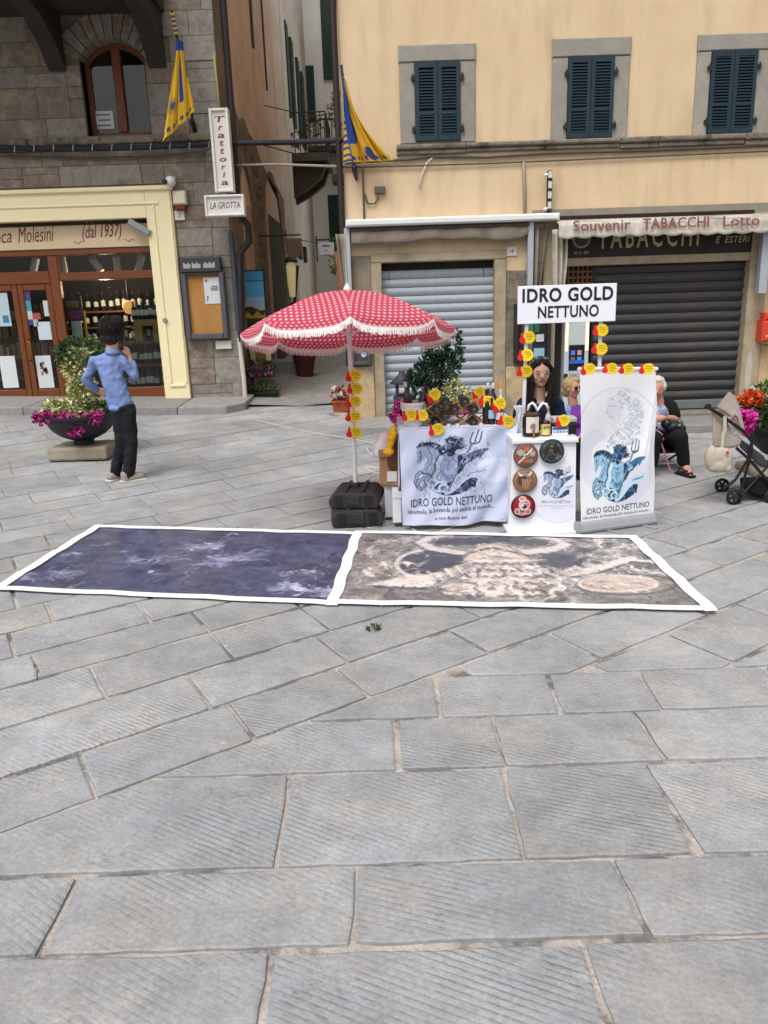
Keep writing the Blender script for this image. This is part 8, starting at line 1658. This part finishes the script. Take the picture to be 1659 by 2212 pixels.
# ---------------- the man walking away with a telephone
mx_, my_, mz_ = G(285, 1040); J = lambda u, v, dy=0: PX(u, v, my_ + dy)
man = thing('person', 'person in blue shirt and dark trousers seen from behind, phone at the ear', 'person', (mx_, my_, mz_))
hc = J(243, 716, .02); skin = head_parts(hc, (.082, .1, .118), (.25, 1, 0)) + [(J(243, 735), .055, J(242, 762), .06), (J(240, 772), .05, J(260, 870), .06), (J(240, 774), .035, J(205, 782), .024), (J(240, 774), .035, J(262, 778), .024), (J(205, 782), .024, J(186, 819, .03), .022), (J(186, 819, .03), .022, J(211, 843, .14), .025), (J(262, 778), .024, J(291, 815, .03), .022), (J(291, 815, .03), .022, J(279, 772, .1), .026),
        (J(260, 870), .06, J(258, 885), .055), (J(258, 885), .055, J(264, 955), .04), (J(264, 955), .04, J(254, 1012, .08), .03), (J(260, 870), .06, J(275, 885), .055), (J(275, 885), .055, J(284, 955), .04), (J(284, 955), .04, J(277, 1028), .03)]
fingers(skin, J(279, 771, .1), V(-.25, -.05, 1), V(.3, 1, .1), V(-1, -.2, .3), .95); fingers(skin, J(211, 843, .14), V(1, .5, -.3), V(0, .6, 1), V(.2, 1, -.3), .95)
blobm('body', skin, SKIN, man, voxel=.0075, smooth=5)
SHIRT = M('blue cotton shirt', '7488ba', rough=.85, var=.07, scale=4, bump=.6, bscale=14)
sh = [(J(205, 781), .052, J(262, 777), .052), (J(242, 763), .05, J(239, 780), .085), (J(240, 770), .06, J(206, 782), .05), (J(240, 770), .06, J(262, 778), .05), (J(205, 781), .05, J(185, 820, .03), .044), (J(185, 820, .03), .044, J(208, 842, .12), .037), (J(263, 777), .05, J(292, 816, .03), .044), (J(292, 816, .03), .043, J(286, 786, .085), .037)]
for k in range(15): f = k / 14; w_ = .132 - .024 * math.sin(min(1, f * 1.35) * PI / 2) + .022 * max(0, f - .55) / .45; sh.append((J(234 + 27 * f, 786 + 88 * f, -.01 * math.sin(f * 3)), (w_, .098, .05), Matrix.Rotation(-.22 * f, 3, 'Y')))
sh.append((J(252, 880, -.02), (.085, .085, .045)))
crease(blobm('shirt', sh, SHIRT, man, voxel=.009, smooth=10), .04); obj('collar', MB().lathe([(.075, -.03), (.064, -.008), (.06, .012), (.055, .008)], J(243, 757), 20, caps=False), SHIRT, man, smooth=True, solid=.008)
TRS = M('dark navy trousers', '15161d', rough=.85, var=.15, bump=.7, bscale=8)
crease(blobm('trousers', [(J(266, 880), (.115, .095, .075)), (J(257, 890), .08, J(263, 955), .06), (J(263, 955), .06, J(250, 1021, .06), .058), (J(275, 888), .085, J(284, 955), .064), (J(284, 955), .062, J(277, 1031), .06)], TRS, man, voxel=.009, smooth=6), .028)
HAIR1 = M('dark brown hair', '1a1210', rough=.6, var=.3, scale=20, bump=1.0, bscale=40)
crease(blobm('hair', [(tuple(Vector(hc) + V(-.005, -.015, .03)), (.096, .11, .108)), (tuple(Vector(hc) + V(-.01, -.06, -.05)), (.088, .07, .075)), (tuple(Vector(hc) + V(-.06, .0, -.0)), (.055, .07, .07)), (tuple(Vector(hc) + V(.06, .0, -.01)), (.05, .07, .075)), (tuple(Vector(hc) + V(.03, .02, .1)), (.07, .08, .05))], HAIR1, man, voxel=.007, smooth=4), .018, LOCK)
def strands(t, mat, n, root, seed, lay):
    rs_ = random.Random(seed); mb = MB()
    for _ in range(n): mb.tube(lay(rs_), [.0035, .003, .0022, .0008], 4, caps=False)
    obj('hair_strands', mb, mat, t, smooth=True, kind='stuff')
def mop(rs_):
    a, b = rs_.uniform(0, 2 * PI), rs_.uniform(.0, 1.57); c = Vector(hc) + V(-.005, -.02, .03); p = []
    for k in range(4): bb = b - k * .3; r = 1.0 + .05 * k + rs_.uniform(-.02, .06); a += rs_.uniform(-.12, .12); p.append(c + V(.098 * r * math.cos(bb) * math.cos(a), .112 * r * math.cos(bb) * math.sin(a), .112 * r * math.sin(bb)))
    return p
strands(man, HAIR1, 420, None, 3, mop)
SHOE = M('grey white trainers', '8f8a84', rough=.6, var=.15); SOLE = M('pale sole', 'c9c5bd', rough=.6, var=.06)
gz0 = mz_
for nm, a, b in (('shoe', J(272, 1034, -.02), J(307, 1039, .05)), ('shoe', J(249, 1020, .06), J(238, 1027, .0))):
    a, b = Vector(a), Vector(b); a.z = b.z = hgt(a.x, a.y) + .045; s1_ = blobm(nm, [(tuple(a), .05, tuple(b), .04), (tuple(a + V(0, 0, .03)), (.05, .05, .045))], SHOE, man, voxel=.008, smooth=4); d_ = (b - a).normalized(); obj('sole', MB().box(-.06, (b - a).length + .045, -.042, .042, .004, .024, Matrix.Translation((a.x, a.y, hgt(a.x, a.y))) @ Matrix.Rotation(math.atan2(d_.y, d_.x), 4, 'Z')), SOLE, s1_, bevel=.01)
ph_ = J(266, 741, .06); tag(obj('mobile_phone', MB().box(-.005, .005, -.035, .035, -.07, .07, Matrix.Translation(ph_) @ Matrix.Rotation(.25, 4, 'Y')), M('black phone', (.012, .012, .014), rough=.25, var=0), loc=ph_), 'black phone held to the ear of the person in the blue shirt', 'phone')
# ---------------- the seller behind the table
sy0 = 6.18; J = lambda u, v, dy=0: PX(u, v, sy0 + dy); sx0_ = J(1165, 900)[0]
sel = thing('person', 'seller with long dark hair and navy top sitting behind the counter', 'person', (sx0_, sy0, .45))
hc = Vector(J(1167, 807)); R_ = (.077, .09, .102)
sk = head_parts(hc, R_, (0, -1, -.02)) + [(J(1166, 828, .015), .041, J(1166, 862, .02), .046), (J(1143, 874, .03), .03, J(1190, 874, .03), .03), (J(1166, 874, .02), .06, J(1166, 960, .05), .07), (J(1136, 876, .02), .032, J(1118, 918, .03), .03), (J(1118, 918, .03), .03, J(1132, 955, -.12), .026), (J(1196, 876, .02), .032, J(1213, 918, .03), .03), (J(1213, 918, .03), .03, J(1195, 955, -.12), .026), (J(1150, 975, .05), .08, J(1145, 975, -.3), .06), (J(1182, 975, .05), .08, J(1186, 975, -.3), .06), (J(1145, 975, -.3), .055, (J(1145, 975, -.3)[0], sy0 - .3, .05), .04), (J(1186, 975, -.3), .055, (J(1186, 975, -.3)[0], sy0 - .3, .05), .04)]
fingers(sk, J(1132, 955, -.12), V(.3, -1, -.2), V(1, .3, 0), V(0, 0, -1)); fingers(sk, J(1195, 955, -.12), V(-.3, -1, -.2), V(-1, .3, 0), V(0, 0, -1))
blobm('body', sk, SKIN, sel, voxel=.0062, smooth=4); face(sel, hc, R_, (0, -1, -.02))
NAVY = M('navy knit top', '161e3c', rough=.9, var=.1, bump=.5, bscale=10)
crease(blobm('top', [(J(1134, 871, .03), .056, J(1198, 871, .03), .056), (J(1166, 895, .02), (.15, .095, .12)), (J(1166, 940, .03), (.145, .1, .16)), (J(1131, 872, .02), .058, J(1115, 920, .03), .055), (J(1115, 920, .03), .054, J(1130, 952, -.09), .042), (J(1201, 872, .02), .058, J(1216, 920, .03), .055), (J(1216, 920, .03), .054, J(1197, 952, -.09), .042)], NAVY, sel, voxel=.009, smooth=5), .028)
crease(blobm('trousers', [(J(1166, 975, .04), (.15, .12, .08)), (J(1150, 975, .05), .095, J(1145, 975, -.3), .075), (J(1182, 975, .05), .095, J(1186, 975, -.3), .075), (J(1145, 975, -.3), .07, (J(1145, 975, -.3)[0], sy0 - .3, .06), .055), (J(1186, 975, -.3), .07, (J(1186, 975, -.3)[0], sy0 - .3, .06), .055)], TRS, sel, voxel=.011), .028)
HAIR2 = M('long dark hair', '1d1210', rough=.45, var=.25, scale=12, bump=.8, bscale=30, stretch=(3, 3, .4))
crease(blobm('hair', [(tuple(hc + V(0, .035, .035)), (.088, .085, .1)), (tuple(hc + V(0, .06, -.06)), (.09, .06, .14)), (tuple(hc + V(-.072, -.005, .04)), .03, J(1146, 850, -.05), .028), (J(1146, 850, -.05), .028, J(1147, 888, -.1), .016), (tuple(hc + V(.072, -.005, .04)), .03, J(1189, 850, -.05), .028), (J(1189, 850, -.05), .028, J(1187, 896, -.1), .016), (tuple(hc + V(-.035, -.05, .088)), .03, tuple(hc + V(-.072, -.02, .03)), .022), (tuple(hc + V(.035, -.05, .088)), .03, tuple(hc + V(.072, -.02, .03)), .022)], HAIR2, sel, voxel=.0065, smooth=4), .016, LOCK)
def fall(rs_):
    s_ = rs_.choice((-1, 1)); x = rs_.uniform(.2, 1); w_ = hc + V(s_ * .03 * x, -.03 - .03 * (1 - x), .115 - .02 * x); e = Vector(J((1146 if s_ < 0 else 1189) + rs_.uniform(-9, 9), rs_.uniform(868, 902), -.09 + rs_.uniform(-.03, .05)))
    m = hc + V(s_ * (.088 + rs_.uniform(-.006, .012)), rs_.uniform(-.05, .04), rs_.uniform(-.02, .05)); return [w_, m, (m + e) / 2 + V(s_ * .012, -.015, 0), e]
strands(sel, HAIR2, 260, None, 5, fall)
SGL = M('sunglass lens', (.05, .055, .065), rough=.15, var=0, spec=.6)
for k in (-1, 1): obj('sunglass_lens', MB().sph(hc + V(.034 * k, -.055, .118), (.03, .02, .016)), SGL, sel, smooth=True); obj('sunglass_arm', MB().tube([hc + V(.06 * k, -.05, .115), hc + V(.085 * k, .03, .07)], .003, 6), M('white arm', 'c9ccd2', var=.05), sel)
st_ = thing('stool', 'low stool under the seller behind the counter', 'stool', (sx0_, sy0 + .05, 0)); zs = J(1166, 975, .04)[2] - .09
obj('seat', MB().lathe([(.16, -.04), (.17, -.03), (.17, 0)], (sx0_, sy0 + .05, zs), 20), BLKT, st_)
for k in range(4): a = PI / 4 + k * PI / 2; obj('leg', MB().tube([(sx0_ + .1 * math.cos(a), sy0 + .05 + .1 * math.sin(a), zs - .03), (sx0_ + .17 * math.cos(a), sy0 + .05 + .17 * math.sin(a), .006)], .012, 8), BLKT, st_)
# ---------------- older person in sunglasses, half hidden by the banner
ey = 7.35; J = lambda u, v, dy=0: PX(u, v, ey + dy)
e1 = thing('person', 'older person in sunglasses and purple top sitting left of the banner', 'person', (J(1238, 950)[0], ey, .3)); hc = Vector(J(1236, 838)); R_ = (.062, .075, .088); lk = (.75, -1, -.05)
sk = head_parts(hc, R_, lk) + [(J(1235, 853, .01), .042, J(1238, 872, .02), .048), (J(1224, 884, .03), .03, J(1260, 884, .03), .03), (J(1240, 885, .03), .05, J(1240, 950, .05), .06), (J(1220, 886, .02), .03, J(1208, 925, .0), .028), (J(1208, 925), .028, J(1228, 945, -.15), .025), (J(1264, 886, .02), .03, J(1276, 925, .0), .028), (J(1276, 925), .028, J(1255, 945, -.15), .025), (J(1228, 958, .05), .08, J(1226, 962, -.3), .06), (J(1254, 958, .05), .08, J(1256, 962, -.3), .06), (J(1226, 962, -.3), .052, (J(1226, 962, -.3)[0], ey - .3, .06), .04), (J(1256, 962, -.3), .052, (J(1256, 962, -.3)[0], ey - .3, .06), .04)]
fingers(sk, J(1228, 945, -.15), V(.6, -1, 0), V(1, .5, 0), V(0, 0, -1), .85); fingers(sk, J(1255, 945, -.15), V(-.6, -1, 0), V(-1, .5, 0), V(0, 0, -1), .85)
blobm('body', sk, SKIN2, e1, voxel=.0065, smooth=4); face(e1, hc, R_, lk, eyes=False)
f_ = Vector(lk).normalized(); sd_ = f_.cross(V(0, 0, 1)).normalized(); q = Matrix((sd_, f_, V(0, 0, 1))).transposed()
for k in (-1, 1): obj('sunglass_lens', MB().sph(hc + sd_ * .028 * k + f_ * .072 + V(0, 0, .006), (.026, .01, .02), 12, 8, q), M('brown lens', '2a1614', rough=.15, var=0, spec=.6), e1, smooth=True)
obj('sunglass_arm', MB().tube([hc + sd_ * -.055 + f_ * .06 + V(0, 0, .01), hc + sd_ * -.066 - f_ * .02 + V(0, 0, .008)], .0035, 6), M('brown frame', '3a2018', var=0), e1)
HAIR3 = M('ash blond hair', '9a8560', rough=.6, var=.3, scale=14, bump=.8, bscale=30)
crease(blobm('hair', [(tuple(hc - f_ * .022 + V(0, 0, .03)), (.082, .08, .078)), (tuple(hc - f_ * .045 + V(0, 0, -.03)), (.07, .06, .065)), (tuple(hc + f_ * .035 + V(0, 0, .075) - sd_ * .015), (.045, .035, .028)), (tuple(hc - sd_ * .062 + f_ * .01 + V(0, 0, -.01)), (.025, .035, .06))], HAIR3, e1, voxel=.0065, smooth=4), .016, LOCK)
crease(blobm('top', [(J(1226, 886, .02), .055, J(1262, 886, .02), .055), (J(1242, 905, .01), (.12, .095, .1)), (J(1242, 940, .02), (.13, .1, .11))], M('purple patterned top', '6a2f8a', rough=.85, var=.1, scale=10, col2='d9d2dc', mix=(.66, .69)), e1, voxel=.009), .028)
crease(blobm('cardigan', [(J(1222, 886, .0), .06, J(1220, 945, .0), .07), (J(1218, 886, .02), .053, J(1206, 926), .05), (J(1206, 926), .048, J(1222, 942, -.1), .04), (J(1268, 886, .02), .053, J(1278, 926), .05), (J(1278, 926), .048, J(1258, 942, -.1), .04)], M('pale blue cardigan', '7f98c4', rough=.9, var=.06, bump=.4, bscale=12), e1, voxel=.009), .028)
crease(blobm('trousers', [(J(1241, 958, .04), (.14, .12, .07)), (J(1228, 958, .05), .09, J(1226, 962, -.3), .07), (J(1254, 958, .05), .09, J(1256, 962, -.3), .07), (J(1226, 962, -.3), .066, (J(1226, 962, -.3)[0], ey - .3, .06), .05), (J(1256, 962, -.3), .066, (J(1256, 962, -.3)[0], ey - .3, .06), .05)], TRS, e1, voxel=.011), .028)
def chair(label, x, y, zs, back, w_=.36):
    t = thing('folding_chair', label, 'chair', (x, y, 0)); obj('seat', MB().cham(x - w_ / 2, x + w_ / 2, y - .2, y + .2, zs - .03, zs, .01), BLKT, t)
    for s_ in (-1, 1):
        obj('leg', MB().tube([(x + s_ * w_ / 2, y - .24, .006), (x + s_ * w_ / 2, y + .2, zs)], .012, 8), BLKT, t); obj('leg', MB().tube([(x + s_ * (w_ / 2 - .02), y + .26, .006), (x + s_ * (w_ / 2 - .02), y - .18, zs)], .012, 8), BLKT, t); obj('back_post', MB().tube([(x + s_ * w_ / 2, y + .2, zs), (x + s_ * w_ / 2, y + .27, back)], .012, 8), BLKT, t)
    obj('crossbar', MB().tube([(x - w_ / 2, y - .2, .08), (x + w_ / 2, y - .2, .08)], .009, 6), LEGM, t); obj('backrest', MB().cham(x - w_ / 2, x + w_ / 2, y + .24, y + .27, back - .16, back, .008), BLKT, t)
chair('black folding chair under the person in sunglasses', J(1241, 950)[0], ey + .06, J(1241, 958)[2] - .085, J(1241, 905)[2])
# ---------------- older person with a stick, right of the banner
ey = 7.5; J = lambda u, v, dy=0: PX(u, v, ey + dy)
e2 = thing('person', 'white haired person in black cardigan sitting with a stick right of the banner', 'person', (J(1430, 960)[0], ey, .3)); hc = Vector(J(1419, 838)); R_ = (.066, .08, .095); lk = (-.35, -1, -.25)
kn = PX(1470, 944, 7.12); an = PX(1478, 1004, 7.14); kn2 = PX(1412, 948, 7.12); an2 = PX(1408, 1006, 7.12)
sk = head_parts(hc, R_, lk) + [(J(1421, 855, .01), .045, J(1424, 874, .03), .055), (J(1408, 884, .03), .035, J(1444, 882, .03), .035), (J(1428, 890, .03), .06, J(1432, 940, .03), .07), (J(1449, 883, .02), .036, J(1459, 905, -.05), .038), (J(1459, 905, -.05), .038, J(1431, 903, -.24), .027), (J(1404, 884, .02), .035, J(1398, 915, -.05), .035), (J(1398, 915, -.05), .036, J(1413, 930, -.25), .027), (J(1444, 946, .02), .085, kn, .06), (kn, .056, an, .036), (J(1420, 946, .02), .085, kn2, .06), (kn2, .056, an2, .036), (an, .036, PX(1490, 1022, 7.05), .028), (an2, .036, PX(1404, 1026, 7.0), .028)]
fingers(sk, J(1431, 903, -.24), V(-1, -.1, -.1), V(0, -.5, -1), V(-.1, -.4, -1), .9); fingers(sk, J(1413, 930, -.25), V(.6, -.2, -.5), V(.3, -1, 0), V(.3, .2, -1), .9)
for k in range(4): sk.append((PX(1487 + k * 2.4, 1024 + k * .6, 7.03), .009, PX(1490 + k * 2.4, 1027 + k * .4, 6.98), .008))
blobm('body', sk, SKIN2, e2, voxel=.0065, smooth=4); face(e2, hc, R_, lk)
f_ = Vector(lk).normalized(); sd_ = f_.cross(V(0, 0, 1)).normalized()
crease(blobm('hair', [(tuple(hc - f_ * .025 + V(0, 0, .035)), (.08, .08, .08)), (tuple(hc - f_ * .05 + V(0, 0, -.03)), (.066, .055, .06)), (tuple(hc + sd_ * .06 - f_ * .005 + V(0, 0, .01)), (.026, .04, .05)), (tuple(hc - sd_ * .06 - f_ * .005 + V(0, 0, .01)), (.026, .04, .05)), (tuple(hc + f_ * .035 + V(0, 0, .085)), (.05, .03, .022))], M('white hair', 'bdb8ae', rough=.6, var=.2, scale=14, bump=.8, bscale=30), e2, voxel=.0065, smooth=4), .016, LOCK)
crease(blobm('shirt', [(J(1427, 893, .02), (.115, .095, .1)), (J(1430, 925, .03), (.13, .11, .1)), (J(1445, 881, .03), .056, J(1458, 899, -.02), .054)], M('grey patterned shirt', '6f7690', rough=.85, var=.25, scale=14, col2='a9aec0', mix=(.5, .6)), e2, voxel=.009), .028)
crease(blobm('cardigan', [(J(1446, 876, .0), .066, J(1455, 893, -.03), .066), (J(1440, 878, .04), .055, J(1452, 890, .03), .062), (J(1449, 885, .05), (.055, .08, .09)), (J(1445, 915, .06), (.06, .09, .1)), (J(1404, 880, .04), .055, J(1400, 925, .04), .06), (J(1425, 885, .09), (.13, .06, .12))], M('black cardigan', '0e0e11', rough=.95, var=.15, bump=.4, bscale=14), e2, voxel=.009), .028)
crease(blobm('trousers', [(J(1431, 948, .02), (.15, .13, .075)), (J(1446, 946, .02), .095, kn, .072), (kn, .07, tuple(Vector(an) + V(0, 0, .03)), .058), (J(1418, 946, .02), .095, kn2, .072), (kn2, .07, tuple(Vector(an2) + V(0, 0, .03)), .058)], M('black trousers', '0c0c0f', rough=.9, var=.15, bump=.5, bscale=9), e2, voxel=.009), .028)
SAND = M('black sandal', '1c1718', rough=.6, var=.1)
for (c0, c1) in (((1470, 1014, 7.12), (1493, 1028, 6.98)), ((1402, 1018, 7.12), (1398, 1030, 6.95))):
    a, b = Vector(PX(*c0)), Vector(PX(*c1)); gz = hgt(a.x, a.y); d_ = (b - a); d_.z = 0; L_ = d_.length; an_ = math.atan2(d_.y, d_.x); mt = Matrix.Translation((a.x, a.y, gz)) @ Matrix.Rotation(an_, 4, 'Z')
    s_ = obj('sandal', MB().box(-.05, L_ + .03, -.038, .038, .005, .03, mt), SAND, e2, bevel=.012)
    for q_ in (.0, .07, .12): obj('strap', MB().tube([mt @ V(q_, -.036, .03), mt @ V(q_ + .01, -.022, .07 - q_ * .2), mt @ V(q_ + .01, .022, .07 - q_ * .2), mt @ V(q_, .036, .03)], .009, 6), SAND, s_)
wr = V(*J(1437, 903, -.2)); obj('wrist_watch', MB().lathe([(.03, -.012), (.033, 0), (.03, .012)], tuple(wr), 14, 'x', caps=False), M('watch band', '3a3834', metal=.4, var=.1), e2)
ca, cb_ = PX(1418, 925, 7.22), PX(1451, 1026, 7.18); cn = thing('walking_stick', 'pink patterned walking stick held by the white haired person', 'walking stick', (cb_[0], cb_[1], .0))
obj('shaft', MB().tube([ca, cb_], .009, 8), M('pink stick', 'b8788c', var=.3, scale=30, rough=.4), cn); obj('handle', MB().tube([V(*ca) + V(-.06, 0, .01), V(*ca) + V(-.02, 0, .025), V(*ca) + V(.005, 0, 0)], .012, 8), BLKT, cn); obj('tip', MB().tube([V(*cb_) + V(0, 0, .015), V(*cb_) + V(.004, 0, -.02)], .013, 8), BLKT, cn)
hbg = blobm('handbag', [(J(1455, 922, -.2), (.095, .06, .06)), (J(1440, 915, -.2), (.055, .05, .05)), (J(1470, 926, -.2), (.055, .05, .045))], M('black leather', '16181b', rough=.4, var=.1, bump=.5, bscale=12, spec=.5), loc=J(1455, 937, -.2), voxel=.008, smooth=4); tag(hbg, 'black leather handbag on the lap of the white haired person', 'handbag')
obj('strap', MB().tube([J(1470, 908, -.24), J(1476, 914, -.25), J(1472, 925, -.26)], .006, 6), MATS['black leather'], hbg); obj('buckle', MB().box(-.012, .012, -.003, .003, -.01, .01, Matrix.Translation(J(1468, 918, -.27))), LEGM, hbg)
chair('black folding chair under the white haired person', J(1431, 950)[0], ey + .03, J(1431, 948)[2] - .085, J(1431, 900)[2])
